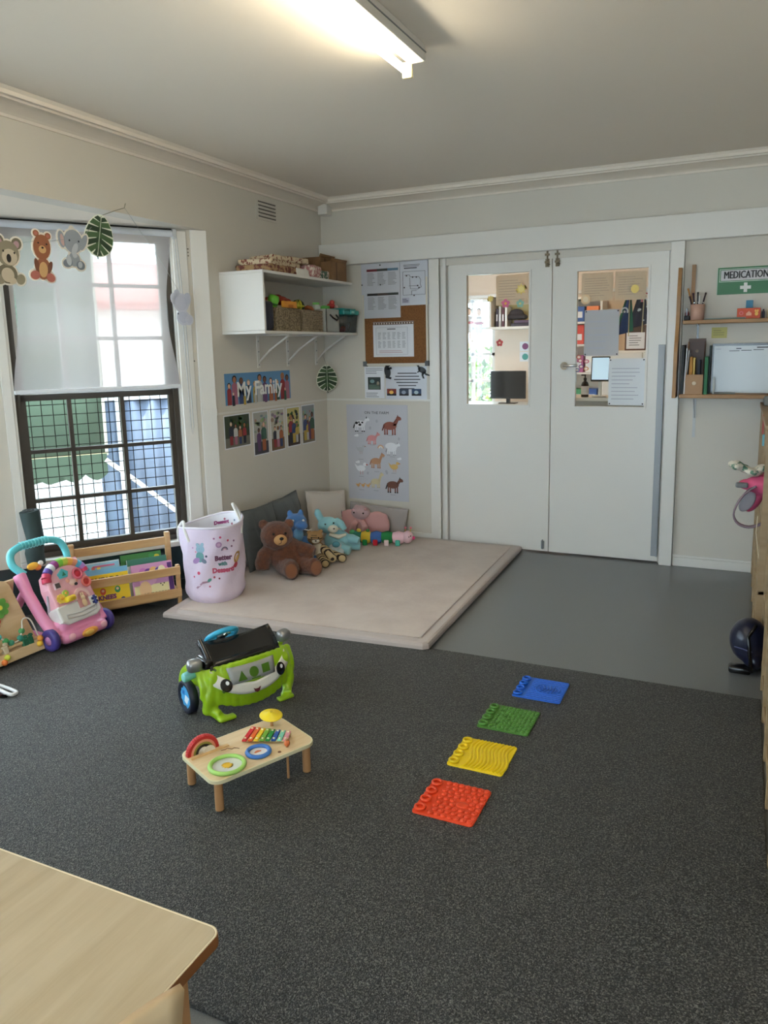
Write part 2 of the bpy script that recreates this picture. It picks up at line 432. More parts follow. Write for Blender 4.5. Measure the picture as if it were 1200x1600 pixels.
def bay_window(name, o, deg, u0, u1, cols, rows_lo, rows_hi):
    M_ = frame_mat(o, deg)
    w = MB(); w.M = M_
    d0, d1 = .03, .12
    w.box(u0, u0 + .03, d0, d1, .33, 2.235, DARKW); w.box(u1 - .03, u1, d0, d1, .33, 2.235, DARKW)
    w.box(u0, u1, d0, d1, .33, .36, DARKW); w.box(u0, u1, d0, d1, 2.20, 2.235, DARKW)
    root = struct(name, w)
    def part(nm, fn):
        q = MB(); q.M = M_; fn(q); return q.obj(nm, root)
    def sash(z0, z1, y0, rows, m):
        def f(q):
            a, b = u0 + .03, u1 - .03
            q.box(a, a + .028, y0, y0 + .035, z0, z1, m); q.box(b - .028, b, y0, y0 + .035, z0, z1, m)
            q.box(a, b, y0, y0 + .035, z0, z0 + .035, m); q.box(a, b, y0, y0 + .035, z1 - .035, z1, m)
            for c in cols: q.box(c - .012, c + .012, y0 + .003, y0 + .032, z0, z1, m)
            for r in rows: q.box(a, b, y0 + .003, y0 + .032, r - .011, r + .011, m)
        return f
    part('lower_sash', sash(.36, 1.285, .05, rows_lo, DARKW))
    part('upper_sash', sash(1.255, 2.20, .085, rows_hi, GLOSS))
    part('glass_pane', lambda q: (q.box(u0 + .05, u1 - .05, .066, .069, .385, 1.26, GLASS), q.box(u0 + .05, u1 - .05, .101, .104, 1.28, 2.18, GLASS)))
    def wires(q):
        a, b = u0 + .02, u1 - .02
        n = int((b - a) / .062)
        for i in range(n + 1):
            x = a + (b - a) * i / n; q.tube([(x, .16, .34), (x, .16, 1.30)], .0031, MESHM, n=4)
        for k in range(16):
            z = .35 + .062 * k; q.tube([(a, .163, z), (b, .163, z)], .0031, MESHM, n=4)
        q.box(a - .01, a + .01, .15, .17, .33, 1.31, MESHM); q.box(b - .01, b + .01, .15, .17, .33, 1.31, MESHM)
        q.box(a, b, .15, .17, .33, .35, MESHM); q.box(a, b, .15, .17, 1.29, 1.31, MESHM)
    part('security_mesh', wires)
    part('window_sill', lambda q: q.box(u0 - .06, min(u1 + .08, -.02), -.035, .09, .295, .328, GLOSS, .006))
    def casing(q):
        q.box(u1, u1 + .012, -.004, .10, .328, 2.235, GLOSS); q.box(u0 - .012, u0, -.004, .10, .328, 2.235, GLOSS)
        q.box(u1 + .012, u1 + .10, -.014, 0, .328, 2.235, GLOSS, .004); q.box(u0 - .06, u0 - .012, -.014, 0, .328, 2.235, GLOSS, .004)
    part('window_casing', casing)
    return root
O1 = (-3.08, 3.94)
bay_panel('wall_bay_right', O1, 56, 1.33, -1.15, -.225)
bay_window('window_1', O1, 56, -1.15, -.225, (-.862, -.563), (.666, .955), (1.601, 1.910))
bay_panel('wall_bay_centre', BAY[1], 90, 1.337, -1.25, -.09)
bay_window('window_2', BAY[1], 90, -1.25, -.09, (-.86, -.48), (.666, .955), (1.601, 1.910))
bay_panel('wall_bay_left', BAY[2], 124, 1.33, -1.1, -.18)
bay_window('window_3', BAY[2], 124, -1.1, -.18, (-.79, -.49), (.666, .955), (1.601, 1.910))
# frame of the unseen rear window, added for its daylight
q = MB()
for x in (-1.25, -.39, .46): q.box(x, x + .04, YF - .08, YF - .03, .35, 2.2, GLOSS)
q.box(-1.25, .5, YF - .08, YF - .03, .35, .39, GLOSS); q.box(-1.25, .5, YF - .08, YF - .03, 2.16, 2.2, GLOSS)
r_ = struct('window_added_rear', q)
MB().box(-1.23, .48, YF - .058, YF - .054, .38, 2.17, GLASS).obj('glass_pane', r_)

# white corner boxes on the bay/wall corner
q = MB(); q.M = frame_mat(O1, 56)
q.box(-.10, 0.0, -.016, 0, 0, 2.245, GLOSS, .003)
struct('trim_1', q)

# cornice, swept along left and back walls
prof = [(0, 2.560), (.010, 2.560), (.014, 2.572), (.03, 2.580), (.06, 2.590), (.095, 2.600), (.12, 2.604), (.12, 2.596), (.134, 2.596), (.134, 2.612), (.146, 2.612), (.146, 2.604), (.160, 2.604), (.160, 2.622), (.175, 2.634)]
def cornice(name, fn_a, fn_b):
    a = [fn_a(o, z) for o, z in prof]; b = [fn_b(o, z) for o, z in prof]; n = len(prof)
    mb = MB(); mb.add(a + b, [(i, i + 1, n + i + 1, n + i) for i in range(n - 1)] + [tuple(range(n)), tuple(range(2 * n - 1, n - 1, -1))], CEIL)
    struct(name, mb)
cornice('trim_2', lambda o, z: (XL + o, YF, z), lambda o, z: (XL + o, YB - o, z))
cornice('trim_3', lambda o, z: (XL + o, YB - o, z), lambda o, z: (XR, YB - o, z))
struct('trim_4', MB().box(-3.035, -2.955, 5.25, 5.33, 2.525, 2.634, GLOSS, .004))   # small box in the corner

# header board over the doors
struct('trim_5', MB().box(-3.072, XR, YB - .06, YB, 2.151, 2.312, GLOSS, .004))
# dado beads
q = MB(); q.box(XL, XL + .008, 3.95, YB, 1.108, 1.122, GLOSS); q.box(XL, XL + .004, 3.95, YB, 1.122, 1.16, WHITE)
q.box(-3.08, -2.17, YB - .008, YB, 1.108, 1.122, GLOSS)
q.M = frame_mat(O1, 56); q.box(-.09, 0, -.021, -.014, 1.108, 1.15, GLOSS)
struct('trim_6', q)
# door surround
q = MB()
q.box(-2.168, -2.088, YB - .022, YB, 0, 2.151, GLOSS, .003)
q.box(-2.088, -2.062, YB + .01, YB + .06, 0, 2.151, GLOSS)
q.box(-2.062, -2.036, YB - .01, YB + .05, 0, 2.151, GLOSS, .003)
q.box(-2.17, -2.02, YB + .05, YB + .10, 0, 2.151, GLOSS)
q.box(-2.036, -2.02, YB + .035, YB + .06, 0, 2.151, GLOSS)
q.box(-.476, -.392, YB - .035, YB + .05, 0, 2.151, GLOSS, .004)
q.box(-.486, -.476, YB + .02, YB + .06, 0, 2.151, GLOSS)
struct('trim_7', q)
q = MB(); q.box(-.388, .6, YB - .016, YB, 0, .062, GLOSS, .003); q.box(-.388, .6, YB - .010, YB, .062, .078, GLOSS, .003)
struct('baseboard_back', q)
struct('baseboard_back_left', MB().box(-3.08, -2.168, YB - .016, YB, 0, .075, GLOSS, .003))
struct('baseboard_left', MB().box(XL, XL + .016, 3.96, YB - .016, 0, .075, GLOSS, .003))

# doors
def door(name, x0, x1, gx0, gx1, gz0, gz1):
    y0, y1 = YB + .008, YB + .046; z0, z1 = .012, 2.19
    q = MB()
    q.box(x0, gx0, y0, y1, z0, z1, GLOSS); q.box(gx1, x1, y0, y1, z0, z1, GLOSS)
    q.box(gx0, gx1, y0, y1, z0, gz0, GLOSS); q.box(gx0, gx1, y0, y1, gz1, z1, GLOSS)
    for yy in (y0 - .006,):
        t = .014
        q.box(gx0 - t, gx0, yy, y0, gz0 - t, gz1 + t, GLOSS); q.box(gx1, gx1 + t, yy, y0, gz0 - t, gz1 + t, GLOSS)
        q.box(gx0, gx1, yy, y0, gz0 - t, gz0, GLOSS); q.box(gx0, gx1, yy, y0, gz1, gz1 + t, GLOSS)
    r = struct(name, q)
    MB().box(gx0, gx1, y0 + .016, y0 + .020, gz0, gz1, GLASS).obj('glass_pane', r)
    return r
dL = door('door_1', -2.018, -1.256, -1.880, -1.416, 1.090, 2.022)
dR = door('door_2', -1.250, -.488, -1.080, -.615, 1.084, 2.004)
# handle on the right door
q = MB(); q.M = T(-1.158, YB + .008, 1.366)
q.cyl((0, 0, 0), (0, -.012, 0), .027, CHROME, n=24); q.cyl((0, -.012, 0), (0, -.016, 0), .022, CHROME, n=24)
q.cyl((0, -.016, 0), (0, -.045, 0), .010, CHROME); q.tube([(0, -.045, 0), (.03, -.048, 0), (.075, -.046, .002), (.098, -.038, .002)], [.010, .010, .009, .008], CHROME, n=10)
q.obj('door_handle', dR)
def bolt(x, par, z=2.10):
    q = MB(); q.M = T(x, YB + .008, z)
    BR = mat('aged_brass', (120, 108, 90), 0.35, metal=0.9)
    q.box(-.014, .014, -.004, 0, -.055, .05, BR); q.cyl((0, -.012, -.05), (0, -.012, .07), .006, BR, n=10)
    q.box(-.016, .016, -.02, 0, .02, .034, BR); q.box(-.016, .016, -.02, 0, -.03, -.016, BR); q.cyl((0, -.012, -.04), (.02, -.022, -.04), .005, BR, n=8)
    q.obj('slide_bolt', par)
bolt(-1.288, dL); bolt(-1.218, dR)
q = MB(); q.M = T(-1.295, YB + .008, .03); q.box(-.012, .012, -.006, 0, 0, .06, STEEL, .002); q.cyl((0, -.012, .0), (0, -.012, .07), .005, STEEL, n=8); q.obj('floor_bolt', dL)
q = MB(); q.box(-.533, -.494, YB - .004, YB + .008, .05, 1.50, STEEL, .002); q.box(-.500, -.490, YB - .018, YB + .008, .05, 1.50, STEEL, .002); q.obj('metal_strip', dR, label='brushed metal finger guard strip')

# ================================================================== OFFICE BEYOND THE DOORS
OW = mat('office_cream_paint', (232, 214, 196), 0.6)
OX0, OX1, OY0, OY1 = -3.9, .7, YB + .1, 8.06
struct('floor_office', MB().box(OX0, OX1, YB + .05, OY1 + .1, -.1, 0, FLOORM))
struct('ceiling_office', MB().box(OX0, OX1, OY0, OY1 + .1, 2.7, 2.8, OW))
q = MB()
q.box(OX0, -3.25, OY1, OY1 + .1, 0, 2.7, OW); q.box(-2.50, OX1, OY1, OY1 + .1, 0, 2.7, OW)
q.box(-3.25, -2.50, OY1, OY1 + .1, 0, .85, OW); q.box(-3.25, -2.50, OY1, OY1 + .1, 2.02, 2.7, OW)
struct('wall_office_back', q)
struct('wall_office_left', MB().box(OX0 - .1, OX0, OY0, OY1, 0, 2.7, OW))
struct('wall_office_right', MB().box(OX1, OX1 + .1, OY0, OY1, 0, 2.7, OW))
q = MB()
for x in (-3.25, -3.02, -2.77, -2.53): q.box(x, x + .03, OY1 + .0, OY1 + .05, .85, 2.02, GLOSS)
for z in (.85, 1.13, 1.42, 1.70, 1.99): q.box(-3.25, -2.5, OY1, OY1 + .05, z, z + .028, GLOSS)
r_ = struct('window_5', q); MB().box(-3.23, -2.52, OY1 + .055, OY1 + .058, .87, 2.0, GLASS).obj('glass_pane', r_)
q = MB(); q.box(OX0, OX1, OY1 - .03, OY1, 2.035, 2.065, GLOSS); struct('trim_8', q)

# ================================================================== OUTSIDE
GRND = mat('pale_concrete', (215, 212, 205), 0.8, noise=(3, (196, 194, 188), .3, .7))
q = MB(); q.box(-14, 8, 5.4, 20, -.45, -.3, GRND); q.box(-14, -3.2, -8, 5.4, -.45, -.3, GRND); q.box(-3.2, 8, -8, YF - .3, -.45, -.3, GRND)
struct('ground', q)
# unseen eaves added over the bay to keep direct sun out
struct('trim_9', MB().prism([(-3.2, 4.6), (-4.4, 3.3), (-4.4, 1.0), (-3.2, -.2)], 2.42, 2.5, GLOSS))
# ================================================================== LIGHTS OF THE ROOM
TUBE = mat('fluorescent_tube_glow', (255, 243, 214), 0.4, emit=TUBE_E)
def batten(name, label, x, y0, y1):
    t = thing(name, label, 'light', (x, y1, ZC))
    L = y1 - y0
    q = MB(); q.box(-.034, .034, -L, 0, -.06, 0, GLOSS, .004); q.box(-.037, .037, -L, 0, -.03, -.026, STEEL); q.obj('housing', t)
    q = MB(); q.cyl((-.042, -L + .02, -.085), (-.042, .0, -.085), .0135, TUBE, n=14); q.obj('tube', t, label='glowing white fluorescent tube')
    for yy in (.006, -L):
        q = MB(); q.box(-.062, -.022, yy - .012, yy + .004, -.108, -.05, C(222, 205, 160), .003); q.obj('lamp_holder', t)
    return t
batten('batten_light', 'bare fluorescent batten light on the ceiling, glowing white', -1.200, 1.62, 2.872)
batten('batten_light', 'added fluorescent batten light on the ceiling, unseen behind the camera', -1.200, -1.5, -.25)  # unseen second batten, added as extra room light
o = thing('office_ceiling_light', 'round warm ceiling light in the office', 'light', (-1.6, 6.7, 2.7))
q = MB(); q.lathe([(.22, 0), (.22, -.03), (.19, -.035)], GLOSS); q.obj('rim', o)
q = MB(); q.lathe([(.19, -.03), (.17, -.055), (.10, -.075), (.001, -.08)], mat('warm_office_glow', (255, 218, 176), .4, emit=OFFICE_E)); q.obj('diffuser', o)
# ================================================================== WALL THINGS (local frame: x right, z up, +y into the wall)
R90 = PI / 2; R56 = math.radians(56)
def rnd(a, b): return random.uniform(a, b)

# ---- wall vent
t = thing('wall_vent', 'slotted white plaster wall vent high on the left wall', 'vent', (XL, 4.622, 2.465), R90)
q = MB(); q.rect(-.12, .12, -.068, .068, .004, WHITE); q.obj('vent_plate', t)
VD = mat('vent_dark', (104, 98, 90), .8)
for i in range(5):
    q = MB(); q.box(-.102, .102, -.010, -.004, .045 - i * .024, .051 - i * .024, VD); q.box(-.102, .102, -.012, -.004, .052 - i * .024, .055 - i * .024, WHITE); q.obj('slot', t)

# ---- wall shelf box with brackets
t = thing('shelf_unit', 'white box shelf unit with open front on the left wall', 'shelf', (XL, 4.05, 1.635), R90)
q = MB(); q.box(0, .018, -.33, 0, .0005, .3535, GLOSS, .002); q.obj('side_panel', t)
q = MB(); q.box(0, 1.19, -.33, 0, .354, .372, GLOSS, .002); q.obj('top_board', t)
q = MB(); q.box(0, 1.255, -.33, 0, -.018, 0.0, GLOSS, .002); q.obj('bottom_board', t)
q = MB(); q.box(.018, 1.19, -.012, -.001, 0, .354, WHITE); q.obj('back_panel', t)
for x in (.385, .76, 1.17):
    q = MB(); q.box(x - .014, x + .014, -.006, 0, -.24, -.019, GLOSS); q.box(x - .014, x + .014, -.27, 0, -.024, -.019, GLOSS)
    q.tube([(x, -.01, -.20), (x, -.10, -.12), (x, -.26, -.024)], .007, GLOSS, n=6)
    for z in (-.06, -.13, -.22): q.cyl((x, -.006, z), (x, -.009, z), .005, STEEL, n=8)
    q.obj('bracket', t)
def onshelf(x, y, z=1.635): return (XL - y, 4.05 + x, z)      # x along shelf, y negative towards the room

# folded quilts on top
FL = [mat('quilt_cream', (206, 186, 156), .9, noise=(60, (120, 56, 44), .52, .62), bump=(40, .4, .01)),
      mat('quilt_pink_floral', (176, 120, 118), .9, noise=(45, (226, 212, 196), .48, .6), bump=(40, .4, .01)),
      mat('quilt_white', (226, 222, 214), .9, bump=(30, .4, .01)),
      mat('quilt_green', (74, 100, 84), .9, noise=(40, (206, 190, 180), .5, .58), bump=(40, .4, .01)),
      mat('quilt_check', (170, 138, 100), .9, noise=(30, (110, 60, 52), .45, .55), bump=(40, .4, .01))]
def quilt(label, x, y, z, L, Wd, th, m, tilt=0, rz=0, grp='folded quilts on top of the wall shelf'):
    q = MB()
    n = 3
    for i in range(n):
        zz = th * (i + .5) / n
        q.box(-L / 2 + rnd(0, .012), L / 2 - rnd(0, .012), -Wd / 2, Wd / 2 - rnd(0, .015), zz - th / n * .62, zz + th / n * .62, m, th / n * .55, 4)
    o = soft(q, 'folded_quilt', m, voxel=.007, smooth=5, fur=.01, furscale=.05)
    o.location = onshelf(x, y, z); o.rotation_euler = (0, tilt, R90 + rz)
    tag(o, label, 'quilt', grp)
quilt('red and cream zigzag quilt at the bottom of the shelf-top stack', .34, -.17, 2.010, .44, .27, .045, FL[4])
quilt('rolled white quilt end beside the quilt stack, nearest the room', .52, -.25, 2.008, .18, .12, .045, FL[2])
quilt('brown and cream patterned quilt in the middle of the shelf-top stack', .34, -.16, 2.052, .42, .25, .04, FL[0], rz=.08)
quilt('cream spotted quilt on top of the shelf-top stack', .46, -.16, 2.094, .38, .22, .035, FL[0], rz=-.15)
quilt('dusty pink floral quilt leaning on the quilt stack', .70, -.20, 2.010, .2, .22, .08, FL[1], rz=.2)
quilt('dark green patterned cloth beside the cardboard boxes', .84, -.17, 2.010, .18, .26, .055, FL[3])

# cardboard boxes
CARD = mat('cardboard', (134, 100, 66), .8, noise=(8, (120, 88, 58), .4, .6)); CARD2 = mat('cardboard_dark', (96, 68, 44), .8)
def carton(label, x, y, z, w, d, h, rz):
    t = thing('cardboard_box', label, 'box', onshelf(x, y, z), R90 + rz)
    q = MB(); k = .003
    q.box(-w / 2, w / 2, -d / 2, -d / 2 + k, 0, h, CARD); q.box(-w / 2, w / 2, d / 2 - k, d / 2, 0, h, CARD)
    q.box(-w / 2, -w / 2 + k, -d / 2, d / 2, 0, h, CARD); q.box(w / 2 - k, w / 2, -d / 2, d / 2, 0, h, CARD); q.box(-w / 2, w / 2, -d / 2, d / 2, 0, k, CARD)
    q.box(-w / 2 + k, w / 2 - k, -d / 2 + k, d / 2 - k, h * .6, h * .62, CARD2)
    q.obj('box_body', t)
    q = MB(); q.surf(lambda u, v: (-w / 2 + w * u, -d / 2 - .01 * v, h + .0 + .022 * v), 2, 2, CARD, .003); q.obj('flap', t)
    q = MB(); q.surf(lambda u, v: (w / 2 + .014 * v, -d / 2 + d * u, h + .022 * v), 2, 2, CARD, .003); q.obj('flap', t)
    q = MB(); q.box(-w * .18, -w * .10, -d / 2 - .001, -d / 2, 0, h * .98, CARD2); q.obj('tape', t)
carton('brown cardboard box with open flaps on the shelf top, against the wall', .985, -.13, 2.008, .24, .20, .165, .05)
carton('plain brown cardboard box with open flaps, in front of the other carton', 1.0, -.262, 2.008, .22, .12, .13, -.04)

# navy bottle-like carry bag
q = MB(); NAV = mat('navy_vinyl', (24, 28, 48), .3)
q.box(-.05, .05, -.10, .10, 0, .19, NAV, .025, 4); q.ell((0, .03, .20), (.04, .06, .07), NAV)
o = soft(q, 'navy_bag', NAV, voxel=.007, smooth=6); o.location = onshelf(.115, -.20, 1.636); o.rotation_euler = (0, 0, R90); tag(o, 'tall dark navy bag standing at the left end inside the wall shelf', 'bag')

# woven baskets
def wick(name, a, b_):
    m = mat(name, a, .8, noise=(90, b_, .4, .6)); return m
WK1 = wick('seagrass', (150, 132, 104), (98, 84, 62)); WK2 = wick('seagrass_pale', (166, 148, 122), (122, 106, 84))
def woven(label, x, y, w, d, h, m, slat):
    t = thing('woven_basket', label, 'basket', onshelf(x, y, 1.636), R90)
    q = MB()
    for (ax, c0, L, fix) in (('x', 0, w, -d / 2), ('x', 0, w, d / 2), ('y', 0, d, -w / 2), ('y', 0, d, w / 2)):
        if slat:
            n = max(4, int(L / .024))
            for i in range(n):
                u = -L / 2 + L * (i + .5) / n
                P = [(u, fix, zz) if ax == 'x' else (fix, u, zz) for zz in [h * k / 10 for k in range(11)]]
                q.tube([(p[0] + .002 * math.sin(k * 2.5 + i), p[1], p[2]) for k, p in enumerate(P)], L / n * .56, m, n=6)
        else:
            for k in range(12):
                zz = h * (k + .5) / 12; n = 14
                q.tube([((-L / 2 + L * i / n), fix + .003 * math.sin(i * 3.1 + k * PI), zz) if ax == 'x' else (fix + .003 * math.sin(i * 3.1 + k * PI), -L / 2 + L * i / n, zz) for i in range(n + 1)], h / 12 * .56, m, n=6)
    q.box(-w / 2, w / 2, -d / 2, d / 2, 0, .006, m)
    q.obj('basket_body', t)
    q = MB(); q.tube([(-w / 2, -d / 2, h), (w / 2, -d / 2, h), (w / 2, d / 2, h), (-w / 2, d / 2, h)], .008, m, closed=True); q.obj('rim', t)
woven('grey-brown upright-weave seagrass basket on the left inside the wall shelf', .335, -.19, .25, .22, .145, WK1, True)
woven('paler flat-weave seagrass basket in the middle of the wall shelf', .63, -.20, .27, .20, .14, WK2, False)

def lump(name, label, cat, x, y, z, r, m, group=None, rot=(0, 0, 0), shape=None):
    q = MB()
    if shape: shape(q, m)
    else: q.ell((0, 0, 0), r, m)
    o = q.obj(name); o.location = onshelf(x, y, z); o.rotation_euler = rot
    return tag(o, label, cat, group)
GT = 'toys heaped in the baskets of the wall shelf'
def s_green(q, m): q.lathe([(.001, -.05), (.03, -.045), (.04, -.02), (.034, 0), (.04, .025), (.03, .05), (.001, .055)], m, n=16); q.torus((0, 0, .0), .035, .006, C(60, 130, 50))
lump('toy_rattle', 'bright green rattle toy standing in the upright-weave basket', 'toy', .262, -.22, 1.82, None, C(110, 190, 60, .35), GT, (0, .4, 0), s_green)
def s_cloth(q, m):
    for i in range(7): q.ell((.0 + .05 * math.sin(i * 1.3), .04 * math.cos(i * 2.1), .012 * (i % 3)), (.045, .03, .022), m, RZ(i))
lump('toy_cloth', 'crumpled red-brown cloth toy heaped in the upright-weave basket', 'toy', .385, -.17, 1.835, None, mat('red_brown_cloth', (140, 52, 36), .9, bump=(30, .5, .01)), GT, (0, 0, 0), s_cloth)
def s_book(q, m): q.box(-.08, .08, -.012, .012, -.03, .035, m, .004); q.rect(-.03, .03, -.01, .012, .0135, C(190, 110, 20), base=.012)
lump('toy_box', 'orange-yellow flat toy box sticking up from the upright-weave basket', 'toy', .395, -.265, 1.80, None, C(224, 150, 50), GT, (0, 0, R90), s_book)
def s_ball(q, m):
    for i in range(6): q.torus((0, 0, 0), .042, .007, [m, C(40, 60, 40), C(150, 150, 60)][i % 3], rot=RX(i * .5) @ RY(i * .9), nu=18, nv=6)
    q.ell((0, 0, 0), .034, m)
lump('toy_ball', 'yellow-green ball toy with dark bands in the flat-weave basket', 'toy', .575, -.22, 1.81, None, C(196, 190, 50), GT, (0, 0, 0), s_ball)
def s_rib(q, m): q.tube([(-.04, 0, 0), (0, .02, .02), (.04, 0, .01), (.07, -.02, -.01)], [.012, .016, .014, .008], m, n=8)
lump('toy_snake', 'small orange and brown stick toy lying in the flat-weave basket', 'toy', .69, -.22, 1.79, None, C(176, 100, 60), GT, (0, 0, 0), s_rib)

# pale crate with dark cord handle
t = thing('storage_crate', 'pale grey fabric storage cube with black cord handle in the wall shelf', 'box', onshelf(.90, -.20, 1.636), R90)
q = MB(); LG = mat('pale_grey_felt', (176, 176, 168), .85)
q.box(-.095, .095, -.115, -.110, 0, .165, LG); q.box(-.095, .095, .11, .115, 0, .165, LG); q.box(-.095, -.09, -.115, .115, 0, .165, LG); q.box(.09, .095, -.115, .115, 0, .165, LG); q.box(-.095, .095, -.115, .115, 0, .005, LG)
q.torus((0, 0, .165), .001, .001, LG, nu=3, nv=3); q.obj('crate_body', t)
q = MB(); q.tube([(-.045, -.116, .125), (-.04, -.14, .10), (0, -.148, .085), (.04, -.14, .10), (.045, -.116, .125)], .006, BLACKP); q.obj('handle', t)
lump('toy_jar', 'clear jar toy with green lid in the grey storage cube', 'toy', .86, -.20, 1.80, None, C(120, 190, 90), None, (0, 0, 0), lambda q, m: (q.lathe([(.03, -.02), (.032, .02), (.024, .035)], C(210, 215, 205, .2)), q.cyl((0, 0, .035), (0, 0, .05), .026, m)))
lump('toy_block', 'green block toy poking out of the grey storage cube', 'toy', .955, -.22, 1.80, None, C(96, 180, 80), None, (.2, .1, .3), lambda q, m: q.box(-.03, .03, -.03, .03, -.03, .03, m, .006))
# teal-lidded clear tub at the right end
t = thing('plastic_tub', 'clear plastic tub with teal latched lid at the right end of the wall shelf', 'container', onshelf(1.135, -.225, 1.636), R90)
CL = glassy('clear_plastic', (214, 222, 226), .12, .15); TL = C(30, 140, 132, .3)
q = MB(); q.prism([(-.10, -.10), (.10, -.10), (.10, .10), (-.10, .10)], 0, .004, CL)
for a, b in (((-.10, -.10), (.10, -.10)), ((.10, -.10), (.10, .10)), ((.10, .10), (-.10, .10)), ((-.10, .10), (-.10, -.10))):
    q.surf(lambda u, v, a=a, b=b: ((a[0] + (b[0] - a[0]) * u) * (1 + .12 * v), (a[1] + (b[1] - a[1]) * u) * (1 + .12 * v), .13 * v), 1, 1, CL, .003)
q.obj('tub', t, label='clear tub')
q = MB(); q.box(-.122, .122, -.122, .122, .13, .165, TL, .008); q.box(-.105, .105, -.105, .105, .165, .178, TL, .006); q.box(-.03, .03, -.132, -.120, .135, .172, TL, .004); q.box(-.02, .02, -.134, -.132, .142, .158, C(160, 210, 205)); q.obj('lid', t, label='teal lid')
def s_pink(q, m):
    q.torus((0, 0, .0), .045, .012, m); q.ell((.03, .02, .014), .02, C(220, 80, 60)); q.ell((-.02, -.02, .018), (.02, .025, .02), C(230, 140, 160)); q.ell((-.05, .03, .01), .016, C(250, 200, 200))
lump('toy_rings', 'pink and red ring toys inside the clear tub', 'toy', 1.14, -.225, 1.655, None, C(214, 70, 90, .35), None, (0, 0, 0), s_pink)
q = MB(); q.ell((0, 0, .02), (.035, .03, .022), C(196, 60, 60)); q.ell((.01, 0, .045), (.02, .02, .02), C(210, 80, 70)); q.ell((.045, .0, .012), .014, C(220, 180, 170))
o = q.obj('toy_animal'); o.location = onshelf(1.08, -.20, 1.8145); tag(o, 'small red plastic toy standing on the teal tub lid', 'toy')

# ---- skin / hair / clothes palette for printed people
SK = [C(226, 180, 150), C(170, 112, 80), C(112, 72, 52), C(236, 200, 176)]
HR = [C(40, 30, 28), C(90, 56, 34), C(170, 120, 60), C(24, 22, 26), C(150, 140, 130)]
CLO = [C(150, 48, 52), C(52, 72, 120), C(190, 160, 70), C(96, 62, 104), C(52, 92, 76), C(170, 104, 124), C(36, 40, 56), C(190, 190, 186), C(168, 96, 56)]
def printed_person(q, x, z, h, lift, i, full=False):
    """small flat printed figure of height h standing at (x,z)"""
    s = h
    cl = CLO[(i * 5) % 9]; sk = SK[i % 4]; hr = HR[(i * 3) % 5]
    if full:
        q.plate([(x - .10 * s, z), (x - .02 * s, z), (x, z + .40 * s), (x + .02 * s, z), (x + .10 * s, z), (x + .11 * s, z + .5 * s), (x - .11 * s, z + .5 * s)], lift, CLO[(i * 7 + 6) % 9], base=lift - .0004)
    q.plate([(x - .16 * s, z + (.38 * s if full else 0)), (x + .16 * s, z + (.38 * s if full else 0)), (x + .15 * s, z + .70 * s), (x + .06 * s, z + .78 * s), (x - .06 * s, z + .78 * s), (x - .15 * s, z + .70 * s)], lift + .0003, cl, base=lift)
    q.disc(x, z + .90 * s, .085 * s * (1 if full else 1.5), .10 * s * (1 if full else 1.3), lift + .0006, hr, base=lift + .0003, n=10)
    q.disc(x, z + .875 * s, .062 * s * (1 if full else 1.5), .078 * s * (1 if full else 1.3), lift + .0009, sk, base=lift + .0006, n=10)

# "My Family" banner
t = thing('banner', 'laminated "My Family" banner with cartoon people on the left wall', 'poster', (XL, 4.435, 1.259), R90)
q = MB(); q.rect(-.392, .392, -.108, .108, .002, C(96, 146, 190)); q.obj('banner_sheet', t)
q = MB(); q.rect(-.392, .392, -.108, -.1, .0024, C(40, 60, 90), base=.002)
for i in range(11):
    printed_person(q, -.35 + i * .07 + .01 * math.sin(i * 5), -.106, .15 + .045 * ((i * 7) % 4) / 3, .0028, i)
for i in range(6): printed_person(q, -.31 + i * .125, -.106, .09, .0042, i + 3)
q.obj('printed_people', t)
q = MB(); q.text('My Family', 0, -.005, .135, .0066, C(240, 240, 236), base=.0056, bold=.003); q.obj('lettering', t, label='white "My Family" lettering')

# family photographs (y centre, z centre, w, h)
def photo(label, y, z, w, h, bg, fg, n, seed):
    random.seed(seed)
    t = thing('family_photo', label, 'photo', (XL, y, z), R90, 'family photos in a row below the banner')
    q = MB(); q.rect(-w / 2, w / 2, -h / 2, h / 2, .0015, PAPER); q.obj('print', t)
    q = MB(); a, b = w / 2 - .008, h / 2 - .008
    q.rect(-a, a, -b, b, .0019, bg, base=.0015); q.rect(-a, a, -b, -b + h * .28, .0022, fg, base=.0019)
    for i in range(22): q.disc(rnd(-a * .85, a * .85), rnd(0, b * .85), rnd(.008, .022), rnd(.006, .016), .0021, C(*[max(0, min(255, v + random.randint(-30, 30))) for v in ((60, 80, 52) if seed % 2 else (150, 150, 140))]), base=.0019, n=7)
    for i in range(n): printed_person(q, -a * .7 + 1.4 * a * (i + .5) / n, -b * .86, h * rnd(.5, .72), .0026 + i * .0012, seed + i * 2, True)
    q.obj('picture', t)
photo('square photo of a family in front of green leaves, first of the row', 4.153, .985, .288, .225, C(52, 64, 44), C(110, 108, 96), 4, 3)
photo('photo of people in dark clothes by a bright doorway, second and lowest of the row', 4.424, .941, .186, .308, C(170, 168, 160), C(60, 60, 70), 2, 6)
photo('photo with a yellow flash at its right edge, third of the row', 4.634, .943, .184, .306, C(186, 182, 166), C(120, 90, 60), 3, 12)
photo('photo of people in red before a yellow wall, fourth of the row', 4.850, .945, .184, .298, C(192, 180, 110), C(60, 44, 40), 3, 9)
photo('greyish photo of a group outdoors, last of the row nearest the corner', 5.066, .945, .196, .302, C(150, 156, 160), C(120, 112, 96), 4, 20)

